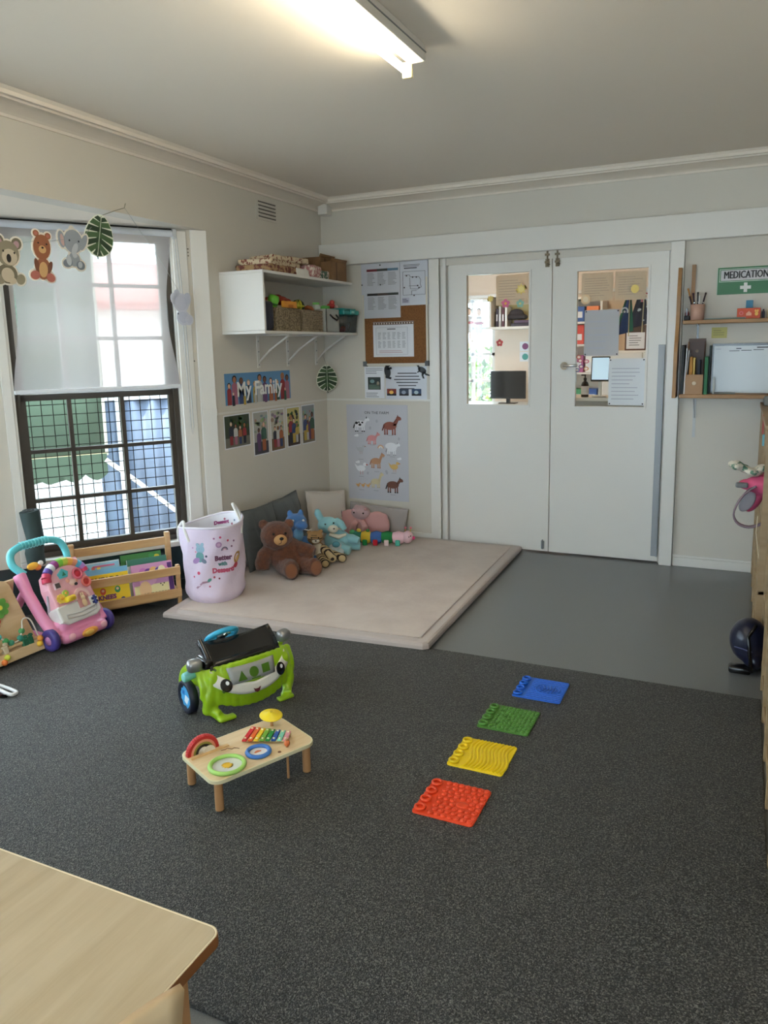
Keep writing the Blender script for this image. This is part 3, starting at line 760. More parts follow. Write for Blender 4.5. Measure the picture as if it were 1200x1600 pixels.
# ---- monstera leaf cut-outs
LEAFG = C(70, 98, 62, .4); LEAFD = C(44, 66, 44, .4); LEAFE = C(222, 224, 206, .5)
def leaf(root, h, w, m=LEAFG):
    """monstera cut-out, tip up at z=+h/2"""
    def edge(k, g=1.0):
        a = 2 * PI * k; x = math.sin(a); z = math.cos(a)
        r = 1 - .18 * max(0, -z) ** 6
        x *= (1.0 - .22 * z); return (x * w / 2 * g * r, z * h / 2 * g - (.0 if z > -.9 else 0))
    q = MB(); q.plate([edge(i / 32, 1.05) for i in range(32)], .004, LEAFE); q.obj('leaf_backing', root, label='pale cut-out border')
    q = MB()
    for s in (-1, 1):
        for i in range(7):
            z0 = -h * .40 + h * .125 * i
            a0 = (.22 + .085 * i); a1 = a0 - .062
            p = [edge((.5 - (i + .08) / 15.2) * 1.0 if s > 0 else 1 - (.5 - (i + .08) / 15.2)), edge((.5 - (i + .82) / 15.2) if s > 0 else 1 - (.5 - (i + .82) / 15.2))]
            q.plate([(s * .004, z0 - .012 * h), p[0], p[1], (s * .004, z0 + .10 * h)], .0062, m if i % 2 else LEAFD, base=.004)
    q.plate([(-w * .09, -h * .42), (w * .09, -h * .42), (w * .10, 0), (0, h * .5), (-w * .10, 0)], .0060, m, base=.004)
    q.obj('leaf_print', root)
    q = MB(); q.tube([(0, -.0065, -h * .5), (0, -.0065, -h * .1), (0, -.0065, h * .46)], .0012, LEAFE, n=5); q.tube([(0, -.006, -h * .5), (.003, -.01, -h * .58)], .003, LEAFD, n=5); q.obj('stem', root)
t = thing('leaf_ornament', 'green and cream monstera leaf cut-out hanging in the room corner', 'ornament', (-3.02, 5.275, 1.29), math.radians(50))
leaf(t, .20, .165)
q = MB(); q.tube([(0, -.005, .10), (-.02, .0, .16), (-.03, .01, .20)], .0012, C(120, 120, 110), n=4); q.obj('string', t)

# ================================================================== BACK WALL PAPERS
def sheet(name, label, cat, x0, x1, z0, z1, lift=.002, m=PAPER, y=YB, group=None, tilt=0):
    t = thing(name, label, cat, ((x0 + x1) / 2, y, (z0 + z1) / 2), 0, group, rot=(0, tilt, 0))
    w, h = x1 - x0, z1 - z0
    q = MB(); q.rect(-w / 2, w / 2, -h / 2, h / 2, lift, m); q.obj('sheet', t)
    return t, w, h
def lines(q, x0, x1, z0, z1, n, lift, m=GREYINK, seed=1, th=.35):
    R_ = random.Random(seed)
    for i in range(n):
        z = z1 - (z1 - z0) * (i + .5) / n; a = (z1 - z0) / n * th
        q.rect(x0, x0 + (x1 - x0) * R_.uniform(.6, 1), z - a / 2, z + a / 2, lift + .0004, m, base=lift)
LS = mat('laminated_grey_sheet', (206, 208, 216), .18, spec=.6)
# framed cork board
t = thing('cork_board', 'cork pin board in a thin cream frame with grey corners beside the doors', 'board', (-2.452, YB, 1.62), 0)
q = MB(); q.rect(-.262, .262, -.228, .40, .012, mat('cork', (142, 96, 54), .9, noise=(220, (112, 72, 38), .4, .65))); q.obj('cork_panel', t)
FRM = C(214, 206, 190, .35)
for nm, a in (('frame_strip', (-.272, -.258, -.238, .30)), ('frame_strip', (.258, .272, -.238, .41)), ('frame_strip', (-.272, .272, -.238, -.222))):
    q = MB(); q.rect(*a, .018, FRM); q.obj(nm, t)
for x in (-.262, .262):
    q = MB(); q.box(x - .016, x + .016, -.021, 0, -.244, -.205, C(86, 90, 92)); q.obj('corner_cap', t)
# emergency procedure posters
t, w, h = sheet('procedure_poster', 'tall laminated procedures poster with dark header bands above the cork board', 'poster', -2.728, -2.402, 1.742, 2.148, .016, LS)
q = MB()
for zz in (.145, -.035):
    for i, c_ in enumerate((C(110, 34, 44), C(50, 54, 52), C(92, 124, 150)) if zz > 0 else (C(48, 46, 48), C(78, 66, 60), C(60, 66, 62))):
        q.rect(-.115 + i * .088, -.115 + (i + 1) * .088, zz, zz + .018, .0168, c_, base=.016)
    for i in range(3): lines(q, -.112 + i * .088, -.04 + i * .088, zz - .105, zz - .008, 10, .016, GREYINK, i + 3)
q.obj('print', t)
q = MB()
for (x, z) in ((0, .19), (.0, .045), (-.157, .05)): q.cyl((x, -.016, z), (x, -.021, z), .005, INK, n=8)
q.obj('pin', t)
t, w, h = sheet('evacuation_plan', 'laminated evacuation floor plan above the cork board', 'poster', -2.400, -2.176, 1.828, 2.150, .014, LS)
q = MB()
lines(q, -.085, .085, .118, .138, 2, .014, INK, 9); lines(q, -.08, .08, .10, .12, 1, .014, INK)
def outline(q, P, lift, m, r=.0016):
    for a, b in zip(P, P[1:]): q.tube([(a[0], -lift, a[1]), (b[0], -lift, b[1])], r, m, n=4)
outline(q, [(-.09, .085), (.09, .085), (.09, -.085), (-.09, -.085), (-.09, .085)], .0145, C(90, 92, 100))
outline(q, [(-.075, .06), (-.035, .06), (-.03, .045), (.04, .045), (.055, .02), (.05, -.01), (.06, -.03), (.03, -.045), (-.03, -.04), (-.035, .04)], .0145, INK)
outline(q, [(-.04, -.02), (.03, -.02)], .0145, INK); outline(q, [(-.02, -.085), (-.02, -.055), (.02, -.055)], .0145, INK)
for (x, z) in ((-.06, .055), (-.01, .043), (.02, .042), (-.08, -.03), (.03, -.02), (.04, -.035), (.0, -.09)): q.rect(x - .005, x + .005, z - .005, z + .005, .0155, C(60, 40, 44), base=.014)
q.rect(-.10, -.04, -.145, -.105, .0146, C(180, 178, 196), base=.014); lines(q, -.095, -.045, -.14, -.11, 3, .0146, INK)
q.obj('print', t)
# roster
t, w, h = sheet('roster_sheet', 'white timetable sheet pinned to the cork board under a spotted border', 'paper', -2.637, -2.297, 1.447, 1.712, .016, PAPER)
q = MB(); q.rect(-w / 2, w / 2, h / 2 - .022, h / 2 - .002, .0166, C(96, 70, 56), base=.016)
for i in range(16): q.disc(-w / 2 + .01 + i * .0215, h / 2 - .012, .006, .006, .017, C(222, 214, 206), base=.016, n=8)
outline(q, [(-.145, .09), (.12, .09), (.12, -.115), (-.145, -.115), (-.145, .09)], .0163, C(150, 152, 168), .0011)
q.rect(-.05, .02, .073, .082, .0168, GREYINK, base=.016)
for i in range(6):
    for j in range(2): lines(q, -.13 + i * .041, -.10 + i * .041, .0 - j * .065, .055 - j * .065, 6, .016, C(140, 142, 150), i * 2 + j)
lines(q, -.12, .10, -.105, -.08, 2, .016, C(196, 160, 170), 5)
q.obj('print', t)
# lower information sheets
t, w, h = sheet('information_sheet', 'white information page with one dark photograph below the cork board', 'paper', -2.728, -2.556, 1.128, 1.372, .002, PAPER)
q = MB(); lines(q, -.075, .075, .065, .115, 4, .002, seed=2); q.rect(-.058, .052, -.055, .042, .0026, C(46, 56, 54), base=.002)
q.rect(-.05, .045, -.05, -.015, .0029, C(90, 110, 96), base=.0026); q.disc(-.02, .01, .02, .014, .0029, C(120, 150, 150), base=.0026); q.disc(.03, -.01, .012, .02, .0029, C(150, 140, 120), base=.0026)
lines(q, -.075, .07, -.118, -.075, 3, .002, seed=4); q.obj('print', t)
t, w, h = sheet('acknowledgement_sheet', 'laminated acknowledgement page with three small photos under black animal shapes', 'poster', -2.546, -2.20, 1.122, 1.372, .002, LS)
q = MB()
for i, ww in enumerate((.16, .2, .22, .18, .15, .12)): q.rect(-ww / 2 + .01, ww / 2 + .01, .07 - i * .0235, .078 - i * .0235, .0026, C(70, 70, 78), base=.002)
for x, c1, c2 in ((-.125, C(130, 44, 24), C(240, 190, 90)), (-.02, C(60, 70, 90), C(150, 160, 180)), (.085, C(50, 76, 110), C(170, 190, 200))):
    q.rect(x - .038, x + .042, -.098, -.045, .0026, c1, base=.002); q.rect(x - .038, x + .042, -.098, -.082, .0028, C(30, 26, 30), base=.002); q.disc(x, -.072, .018, .014, .003, c2, base=.002)
q.obj('print', t)
# black koala and kangaroo shapes
q = MB(); BK = C(16, 16, 18, .4)
q.disc(0, .055, .024, .02, .008, BK, base=.004); q.disc(-.022, .072, .014, .014, .008, BK, base=.004, n=10); q.disc(.026, .066, .014, .014, .008, BK, base=.004, n=10)
q.disc(-.004, .0, .026, .045, .008, BK, base=.004, rot=.2); q.plate([(-.01, .03), (.03, .035), (.036, .02), (0, .01)], .008, BK, base=.004); q.plate([(-.02, -.03), (.03, -.045), (.025, -.06), (-.02, -.05)], .008, BK, base=.004)
q.disc(.018, .058, .005, .008, .0086, C(200, 200, 205), base=.008, n=8); q.disc(.008, .072, .004, .004, .0086, C(200, 200, 205), base=.008, n=6)
o = q.obj('koala_silhouette', loc=(-2.523, YB, 1.335)); tag(o, 'black koala cut-out stuck between the two sheets under the cork board', 'ornament')
q = MB()
q.disc(.01, 0, .036, .022, .008, BK, base=.004, rot=-.45); q.plate([(-.03, .03), (-.012, .0), (-.002, .012), (-.022, .045)], .008, BK, base=.004)
q.disc(-.034, .043, .016, .008, .008, BK, base=.004, rot=-.3); q.plate([(-.03, .05), (-.036, .066), (-.026, .052)], .008, BK, base=.004); q.plate([(-.024, .05), (-.026, .066), (-.018, .05)], .008, BK, base=.004)
q.plate([(.03, -.01), (.045, -.025), (.078, -.04), (.076, -.046), (.04, -.04), (.02, -.02)], .008, BK, base=.004)
q.plate([(.01, -.01), (.032, -.02), (.02, -.04), (.03, -.065), (.016, -.064), (.006, -.038)], .008, BK, base=.004); q.plate([(-.01, .004), (-.03, -.016), (-.026, -.022), (-.002, -.006)], .008, BK, base=.004)
o = q.obj('kangaroo_silhouette', loc=(-2.246, YB, 1.345)); tag(o, 'black kangaroo cut-out stuck at the right below the cork board', 'ornament')

# farm poster
t = thing('farm_poster', 'grey "ON THE FARM" poster of printed farm animals in the corner', 'poster', (-2.632, YB, .697), 0)
q = MB(); q.rect(-.268, .268, -.385, .380, .002, mat('poster_grey', (196, 195, 202), .45)); q.obj('poster_sheet', t)
q = MB(); q.text('ON THE FARM', 0, .315, .030, .0028, C(60, 60, 66), base=.002, sx=1.1); q.obj('lettering', t)
def quad(q, x, z, s, body, dark, legs=True, neck=0.0, horn=None):
    """printed four-legged animal facing right"""
    b = .002
    q.disc(x, z, .046 * s, .026 * s, b + .0006, body, base=b)
    for i, dx in enumerate((-.036, -.02, .018, .034)): q.rect(x + dx * s - .005 * s, x + dx * s + .005 * s, z - .055 * s, z - .005 * s, b + .0005, body, base=b); q.rect(x + dx * s - .0055 * s, x + dx * s + .0055 * s, z - .057 * s, z - .049 * s, b + .0008, dark, base=b)
    q.plate([(x + .02 * s, z), (x + .045 * s, z + .005 * s), (x + .065 * s, z + (.03 + neck) * s), (x + .042 * s, z + (.034 + neck) * s)], b + .0006, body, base=b)
    q.disc(x + .062 * s, z + (.034 + neck) * s, .018 * s, .012 * s, b + .0008, body, base=b, rot=-.4, n=12)
    q.plate([(x + .048 * s, z + (.04 + neck) * s), (x + .054 * s, z + (.058 + neck) * s), (x + .060 * s, z + (.042 + neck) * s)], b + .0009, dark, base=b)
    q.plate([(x - .044 * s, z + .01 * s), (x - .058 * s, z - .03 * s), (x - .050 * s, z - .032 * s), (x - .036 * s, z)], b + .0006, dark, base=b)
q = MB()
ch, rd, pk, wh, tn = C(150, 84, 68), C(120, 60, 52), C(222, 150, 150), C(232, 232, 236), C(214, 200, 160)
quad(q, -.15, .225, 1.1, wh, INK)
for dx, dz, r in ((-.03, .008, .014), (.0, -.006, .013), (.022, .012, .009), (-.008, .014, .008)): q.disc(-.15 + dx, .225 + dz, r, r * .8, .0034, INK, base=.002, n=9)
quad(q, .115, .215, 1.25, ch, rd, neck=.014); q.plate([(.138, .235), (.160, .262), (.176, .276), (.172, .258), (.150, .232)], .0034, rd, base=.002)
quad(q, -.045, .115, .9, pk, C(200, 120, 124)); quad(q, .125, .035, .95, wh, C(150, 150, 156)); q.disc(.12, .055, .05, .028, .003, wh, base=.002)
quad(q, -.015, -.07, 1.0, C(196, 146, 110), C(170, 110, 80), neck=.016)
quad(q, -.02, -.235, .9, tn, C(196, 180, 140), neck=.032); quad(q, .13, -.255, 1.15, C(116, 74, 60), INK)
# hens, goose, duck, chicks
def bird(q, x, z, s, c1, c2):
    q.disc(x, z, .03 * s, .02 * s, .0026, c1, base=.002); q.disc(x + .026 * s, z + .026 * s, .012 * s, .012 * s, .0027, c1, base=.002, n=10); q.plate([(x + .036 * s, z + .03 * s), (x + .052 * s, z + .024 * s), (x + .036 * s, z + .02 * s)], .0028, c2, base=.002)
    q.plate([(x - .02 * s, z + .01 * s), (x - .046 * s, z + .03 * s), (x - .03 * s, z - .006 * s)], .0027, c1, base=.002)
    for d in (-.006, .01): q.rect(x + d * s, x + d * s + .0025, z - .038 * s, z - .012 * s, .0026, c2, base=.002)
bird(q, -.15, .02, 1, C(186, 186, 190), C(160, 120, 90)); bird(q, -.15, -.135, 1.3, wh, C(190, 70, 60)); bird(q, .145, -.11, 1.1, C(222, 184, 110), C(220, 130, 60))
for i in range(3): bird(q, -.18 + i * .045, -.272, .5, C(222, 170, 100), C(200, 120, 60))
for x, z in ((-.185, .13), (-.18, -.085), (.19, -.045)): q.disc(x, z, .02, .008, .0026, wh, base=.002); q.disc(x + .008, z + .006, .01, .008, .0027, wh, base=.002, n=10)
for k, c_ in enumerate((C(206, 150, 130), C(224, 200, 160), C(236, 236, 236))): q.ring2(.03, .035, .028 - k * .006, .022 - k * .006, .0028, c_, base=.002, a0=0, a1=PI, n=10)
for x, z in ((0, .25), (-.06, .195), (.075, -.15), (.19, .115), (.05, -.03), (-.09, -.17), (.08, -.16)): q.disc(x, z, .010, .013, .0026, C(176, 176, 184), base=.002, n=10)
for x, z in ((-.15, .15), (.12, .14), (-.04, .06), (.13, -.03), (-.15, -.06), (-.01, -.155), (-.15, -.2), (.14, -.16), (-.02, -.31), (.13, -.335), (-.15, -.31)): q.rect(x - .022, x + .022, z - .002, z + .002, .0025, C(160, 160, 168), base=.002)
q.obj('printed_animals', t)
# ================================================================== DOOR PANES: papers, stickers
gy = YB + .008 + .016      # room face of the glass
def pane_paper(label, x0, x1, z0, z1, m=PAPER, side=0, n=8, seed=1, title=None, cat='paper'):
    t = thing('paper_notice', label, cat, ((x0 + x1) / 2, gy if side == 0 else gy + .0075, (z0 + z1) / 2))
    w, h = x1 - x0, z1 - z0
    q = MB(); q.rect(-w / 2, w / 2, -h / 2, h / 2, .0015, m); q.obj('sheet', t)
    q = MB()
    if title: q.text(title, 0, h / 2 - .04, .02, .0019, C(150, 160, 176), base=.0015)
    lines(q, -w / 2 + .02, w / 2 - .02, -h / 2 + .03, h / 2 - .055, n, .0015, C(176, 178, 190), seed, .2)
    q.obj('print', t)
    q = MB()
    for sx in (-1, 1):
        for sz in (-1, 1): q.disc(sx * (w / 2 - .01), sz * (h / 2 - .01), .005, .005, .004, INK, base=.0015, n=8)
    q.obj('corner_dot', t)
pane_paper('grey laminated notice on the upper middle of the right door pane', -1.028, -.795, 1.432, 1.742, C(186, 186, 190, .2), n=5, seed=4)
pane_paper('pale laminated page at the lower right of the right door pane', -.855, -.616, 1.094, 1.412, C(222, 226, 230, .15), n=9, seed=6)
PB = sheer('paper_seen_from_behind', (244, 228, 210), 0.0, .55)
def back_paper(label, x0, x1, z0, z1, seed):
    o = thing('paper_notice', label, 'paper', ((x0 + x1) / 2, gy + .0075, (z0 + z1) / 2)); w, h = x1 - x0, z1 - z0
    q = MB(); q.rect(-w / 2, w / 2, -h / 2, h / 2, .0012, PB); q.obj('sheet', o)
    q = MB(); lines(q, -w / 2 + .02, w / 2 - .02, -h / 2 + .03, h / 2 - .03, 8, .0012, C(196, 176, 166), seed, .16); q.obj('print', o)
back_paper('printed page behind the top right of the left door pane', -1.665, -1.425, 1.80, 2.01, 3)
back_paper('printed page behind the top left of the right door pane', -1.055, -.845, 1.80, 1.99, 5)
back_paper('printed page behind the top right of the right door pane', -.83, -.63, 1.80, 1.99, 8)
def sticker(label, x, z, fn):
    q = MB(); fn(q); o = q.obj('sticker', loc=(x, gy + .004 - .004, z)); tag(o, label, 'sticker')
YS = C(240, 214, 120); PKS = C(224, 110, 150); GRS = C(150, 200, 180)
def star(q, r, m, n=8, k=.6):
    q.plate([((r if i % 2 == 0 else r * k) * math.sin(PI * i / n), (r if i % 2 == 0 else r * k) * math.cos(PI * i / n)) for i in range(2 * n)], .001, m)
sticker('yellow sun sticker on the left door pane', -1.478, 1.907, lambda q: (star(q, .04, YS), q.disc(0, 0, .02, .02, .0014, C(250, 230, 150), base=.001)))
def flower(q, m, c2, s=1):
    for i in range(5): q.disc(.016 * s * math.sin(i * 1.257), .016 * s * math.cos(i * 1.257), .011 * s, .011 * s, .001, m, n=10)
    q.disc(0, 0, .008 * s, .008 * s, .0014, c2, base=.001, n=10)
sticker('pink flower sticker on the left door pane', -1.592, 1.812, lambda q: flower(q, PKS, C(240, 180, 80), 1.2))
sticker('pale green flower sticker on the left door pane', -1.485, 1.807, lambda q: flower(q, GRS, C(240, 230, 150), 1.1))
sticker('small pale yellow star sticker at the left of the left door pane', -1.705, 1.85, lambda q: star(q, .026, YS))
sticker('red flower sticker low on the left door pane', -1.635, 1.535, lambda q: flower(q, C(206, 80, 80), C(240, 200, 160), 1.0))
sticker('pale peach round sticker at the left of the right door pane', -1.024, 1.815, lambda q: (q.disc(0, 0, .032, .034, .001, C(240, 206, 160)), q.disc(0, 0, .018, .02, .0014, C(246, 224, 190), base=.001)))
sticker('round yellow sticker at the right of the right door pane', -.700, 1.87, lambda q: q.disc(0, 0, .026, .028, .001, YS))
for i, (x, z, c_) in enumerate(((-1.052, 1.40, C(176, 90, 110)), (-1.008, 1.395, C(196, 96, 120)), (-1.045, 1.36, C(120, 80, 130)), (-1.01, 1.345, C(200, 140, 90)), (-1.072, 1.335, C(90, 120, 160)), (-1.062, 1.425, C(190, 110, 80)))):
    o = MB().disc(0, 0, .018, .014, .001, c_).disc(0, 0, .010, .008, .0014, C(236, 216, 206), base=.001).obj('sticker', loc=(x, gy, z))
    tag(o, ('mauve', 'rose pink', 'purple', 'tan orange', 'slate blue', 'rust brown')[i] + ' oval sticker above the sanitiser bottle on the right door pane', 'sticker', 'oval stickers on the right door pane')

# ================================================================== OFFICE CONTENTS
LW = C(232, 228, 222, .5); DKS = C(60, 54, 58)
# pigeonhole shelf on the far wall
t = thing('office_shelf', 'white office shelf holding dark folders beyond the left door pane', 'shelf', (-2.45, OY1, 1.69))
q = MB(); q.box(0, .49, -.30, 0, 0, .025, LW); q.obj('shelf_board', t)
q = MB(); q.box(-.02, .0, -.30, 0, -.0, .345, LW); q.obj('side_panel', t); q = MB(); q.box(-.02, .49, -.02, 0, .03, .345, C(216, 190, 120)); q.obj('back_panel', t)
q = MB(); q.box(-.02, .49, -.31, 0, .33, .36, LW); q.obj('top_board', t)
for i in range(4):
    q = MB(); q.box(-.012, .012, -.09, .09, 0, .19 + .02 * (i % 2), [C(60, 50, 70), C(200, 196, 196), C(90, 44, 60), C(230, 226, 222)][i], .002); q.rect(-.008, .008, .06, .13, .0905, PAPER, base=.09)
    o = q.obj('ring_binder', loc=(-2.41 + .033 * i, OY1 - .13, 1.715)); tag(o, ['dark purple', 'pale grey', 'maroon', 'white'][i] + ' ring binder on the office shelf', 'binder', 'ring binders on the office shelf')
q = MB(); q.box(-.16, .16, -.09, .09, 0, .035, C(50, 40, 60), .006); q.box(-.13, .15, -.08, .08, .035, .065, C(84, 62, 92), .006); o = q.obj('folder_pile', loc=(-2.10, OY1 - .13, 1.715)); tag(o, 'two flat dark folders lying on the office shelf', 'folder')

q = MB(); q.box(-.11, .11, -.07, .07, 0, .05, C(44, 38, 48), .02, 3); q.ell((.0, 0, .06), (.08, .05, .05), C(44, 38, 48))
o = soft(q, 'dark_cloth_pile', C(44, 38, 48, .9), .01, 5); o.location = (-2.22, OY1 - .14, 1.79); tag(o, 'dark purple cloth heap on the folders of the office shelf', 'cloth')
# blue-bannered cards on the office wall
for i, (x, z, c_) in enumerate(((-2.16, 1.51, C(130, 60, 110)), (-2.16, 1.40, C(60, 150, 140)))):
    q = MB(); q.rect(-.06, .06, -.05, .05, .003, PAPER); q.disc(0, 0, .034, .034, .0036, c_, base=.003)
    o = q.obj('wall_card', loc=(x, OY1, z)); tag(o, ('purple', 'teal')[i] + ' round picture card on the office back wall', 'card')
# computer monitor on a desk
t = thing('office_desk', 'pale office desk along the back wall of the office', 'desk', (-2.2, OY1 - .36, 0))
q = MB(); q.box(-.75, .24, -.35, .35, .885, .92, LW, .003); q.obj('desktop', t)
for x in (-.72, .21):
    q = MB(); q.box(x - .02, x + .02, -.33, .33, 0, .885, LW); q.obj('leg', t)
t = thing('computer_monitor', 'black computer monitor standing on the office desk', 'monitor', (-2.26, OY1 - .3, .92))
q = MB(); q.box(-.19, .19, -.02, .02, .05, .34, BLACKP, .006); q.obj('monitor_case', t)
q = MB(); q.box(-.18, .18, -.0215, -.02, .065, .33, C(28, 30, 34, .1)); q.obj('screen', t)
q = MB(); q.box(-.02, .02, 0, .02, .0, .08, BLACKP); q.box(-.09, .09, -.05, .06, 0, .01, BLACKP); q.obj('stand', t)
# dress-up paper doll row in the window
for i in range(5):
    x = -3.13 + .115 * i
    q = MB(); c_ = (C(200, 80, 90), C(180, 90, 120), C(190, 70, 80), C(200, 100, 110), C(170, 70, 90))[i]
    q.disc(0, .10, .026, .036, .002, SK[i % 4]); q.disc(0, .12, .028, .03, .0016, HR[i % 5]); q.plate([(-.045, -.12), (.045, -.12), (.03, .06), (-.03, .06)], .002, PAPER); q.rect(-.055, .055, -.025, .0, .003, c_, base=.002)
    q.rect(-.02, -.006, -.19, -.12, .002, SK[i % 4]); q.rect(.006, .02, -.19, -.12, .002, SK[i % 4])
    o = q.obj('paper_doll', loc=(x, OY1 - .03, 1.78 + .01 * (i % 2))); tag(o, ('first', 'second', 'third', 'fourth', 'fifth')[i] + ' paper doll from the left in the chain across the office window', 'ornament', 'paper doll chain in the office window')
# bookcase behind the right pane
t = thing('office_bookcase', 'white cube bookcase full of coloured boxes beyond the right door pane', 'bookcase', (-1.62, OY1, 0))
BW = .62
for x in (-.31, .29):
    q = MB(); q.box(x, x + .02, -.30, 0, 0, 1.98, LW); q.obj('side_panel', t)
for z in (.9, 1.22, 1.50, 1.72, 1.96):
    q = MB(); q.box(-.29, .29, -.30, 0, z, z + .02, LW); q.obj('shelf_board', t)
k = 0
pal = [C(206, 70, 60), C(240, 190, 60), C(70, 150, 100), C(60, 100, 170), C(236, 140, 90), C(180, 90, 140), C(240, 236, 230), C(110, 60, 50)]
names = ['red', 'yellow', 'green', 'blue', 'orange', 'pink', 'white', 'brown']
for z, nm in ((.92, 'lowest'), (1.24, 'second lowest'), (1.52, 'second highest'), (1.74, 'highest')):
    for i in range(4):
        q = MB(); hh = .15 + .02 * ((i * 3 + k) % 3); q.box(-.06, .06, -.12, .12, 0, hh, pal[(k * 3 + i) % 8], .004); q.rect(-.04, .04, .04, .10, .1205, PAPER, base=.12)
        o = q.obj('storage_box', loc=(-1.83 + .14 * i, OY1 - .15, z)); tag(o, '%s storage box on the %s shelf of the office bookcase, number from left: %s' % (names[(k * 3 + i) % 8], nm, ('first', 'second', 'third', 'fourth')[i]), 'box', 'coloured boxes in the office bookcase')
    k += 1
# white cupboard at right of the office
t = thing('office_cupboard', 'white cupboard against the office back wall behind the small flags', 'cupboard', (-1.0, OY1 - .006, 0))
q = MB(); q.box(-.28, .5, -.4, 0, 0, 1.45, LW, .004); q.obj('body', t)
q = MB(); q.box(-.27, .095, -.418, -.4, .05, 1.43, LW, .004); q.obj('door', t); q = MB(); q.box(.105, .49, -.418, -.4, .05, 1.43, LW, .004); q.obj('door', t)
t = thing('framed_certificate', 'framed certificate with dark border standing on the office cupboard', 'picture', (-.985, OY1 - .3, 1.45))
q = MB(); q.rect(-.10, .10, 0, .24, .012, C(84, 50, 34)); q.obj('frame', t); q = MB(); q.rect(-.085, .085, .015, .225, .0135, PAPER, base=.012); q.rect(-.085, .085, .17, .225, .0145, C(70, 50, 40), base=.012); lines(q, -.06, .06, .04, .15, 5, .0135); q.obj('certificate', t)
# counter just behind the doors
t = thing('counter', 'white sign-in counter just behind the right door', 'counter', (-.86, 5.80, 0))
q = MB(); q.box(-.36, .36, -.14, .22, 1.10, 1.125, LW, .003); q.obj('counter_top', t); q = MB(); q.box(-.34, .34, -.10, .20, 0, 1.10, C(196, 196, 196)); q.obj('counter_body', t)
t = thing('tablet', 'tablet with lit screen on a white stand on the sign-in counter', 'tablet', (-.977, 5.75, 1.125), rot=(math.radians(-8), 0, 0))
q = MB(); q.box(-.068, .068, -.008, 0, .115, .300, BLACKP, .004); q.obj('tablet_body', t)
q = MB(); q.box(-.060, .060, -.0086, -.008, .128, .290, mat('lit_tablet_screen', (200, 226, 246), .3, emit=.3)); q.obj('screen', t)
q = MB(); q.box(-.010, .010, .0, .01, 0, .2, GLOSS); q.box(-.05, .05, -.04, .06, 0, .006, GLOSS); q.obj('stand', t)
t = thing('pump_bottle', 'dark amber pump bottle with white label on the sign-in counter', 'bottle', (-1.082, 5.745, 1.125))
AM = mat('dark_amber_plastic', (34, 22, 18), .15)
q = MB(); q.lathe([(.026, 0), (.028, .004), (.028, .09), (.022, .108), (.010, .118), (.010, .128)], AM); q.obj('bottle_body', t)
q = MB(); q.lathe([(.0286, .02), (.0286, .082)], C(226, 220, 214), caps=False); q.obj('label_band', t)
q = MB(); q.lathe([(.012, .125), (.012, .142), (.005, .143), (.005, .16)], BLACKP); q.box(-.03, .006, -.006, .006, .158, .168, BLACKP, .003); q.obj('pump_head', t)
# flags
CLEARC = C(200, 204, 206, .2)
def flag(label, x, y, z, draw, L, lean):
    t = thing('hand_flag', label, 'flag', (x, y, z), 0)
    q = MB(); q.cyl((0, 0, -L), (lean, 0, .03), .004, C(200, 180, 140)); q.ell((lean, 0, .034), .008, C(210, 180, 90)); q.obj('flag_pole', t)
    q = MB(); q.cyl((0, -.058, .012), (0, -.048, .012), .014, CLEARC, r1=.006, n=14); q.cyl((0, -.048, .012), (0, 0, .012), .004, CLEARC, n=8); q.obj('suction_cup', t)
    draw(t)
def cloth(q, top, w0, L, sw, m, y=0.0, u0=0, u1=1, v0=0, v1=1, dy=0.0):
    """hanging cloth: u across, v down"""
    def fn(u, v):
        U = u0 + (u1 - u0) * u; V = v0 + (v1 - v0) * v
        w = w0 + (L * .42) * V ** .8
        return (top[0] - w / 2 + w * U + sw * V, y + dy + .012 * math.sin(U * 9 + V * 2), top[1] - L * V * (1 - .12 * U * V))
    q.surf(fn, 10, 10, m, .001)
def dr_ts(t):
    q = MB(); tp = (0, 0); cloth(q, tp, .01, .30, -.035, C(20, 60, 120, .8)); q.obj('flag_cloth', t)
    q = MB(); cloth(q, tp, .01, .30, -.035, C(20, 110, 84, .8), u0=0, u1=.2, dy=-.0016); cloth(q, tp, .01, .30, -.035, C(20, 110, 84, .8), u0=.8, u1=1, dy=-.0016); cloth(q, tp, .01, .30, -.035, C(14, 16, 20, .8), u0=.2, u1=.24, dy=-.002); cloth(q, tp, .01, .30, -.035, C(14, 16, 20, .8), u0=.76, u1=.8, dy=-.002); q.obj('stripe', t)
    q = MB(); q.ring2(-.028, -.13, .026, .016, .016, PAPER, base=.0145, a0=-.6, a1=PI + .6, n=14)
    st = [((.011 if i % 2 == 0 else .005) * math.sin(PI * i / 5) - .028, (.011 if i % 2 == 0 else .005) * math.cos(PI * i / 5) - .135) for i in range(10)]
    q.plate(st, .016, PAPER, base=.0145); q.obj('emblem', t)
flag('Torres Strait flag, green and blue with white emblem, hanging behind the right pane', -.742, 5.455, 1.86, dr_ts, .30, 0)
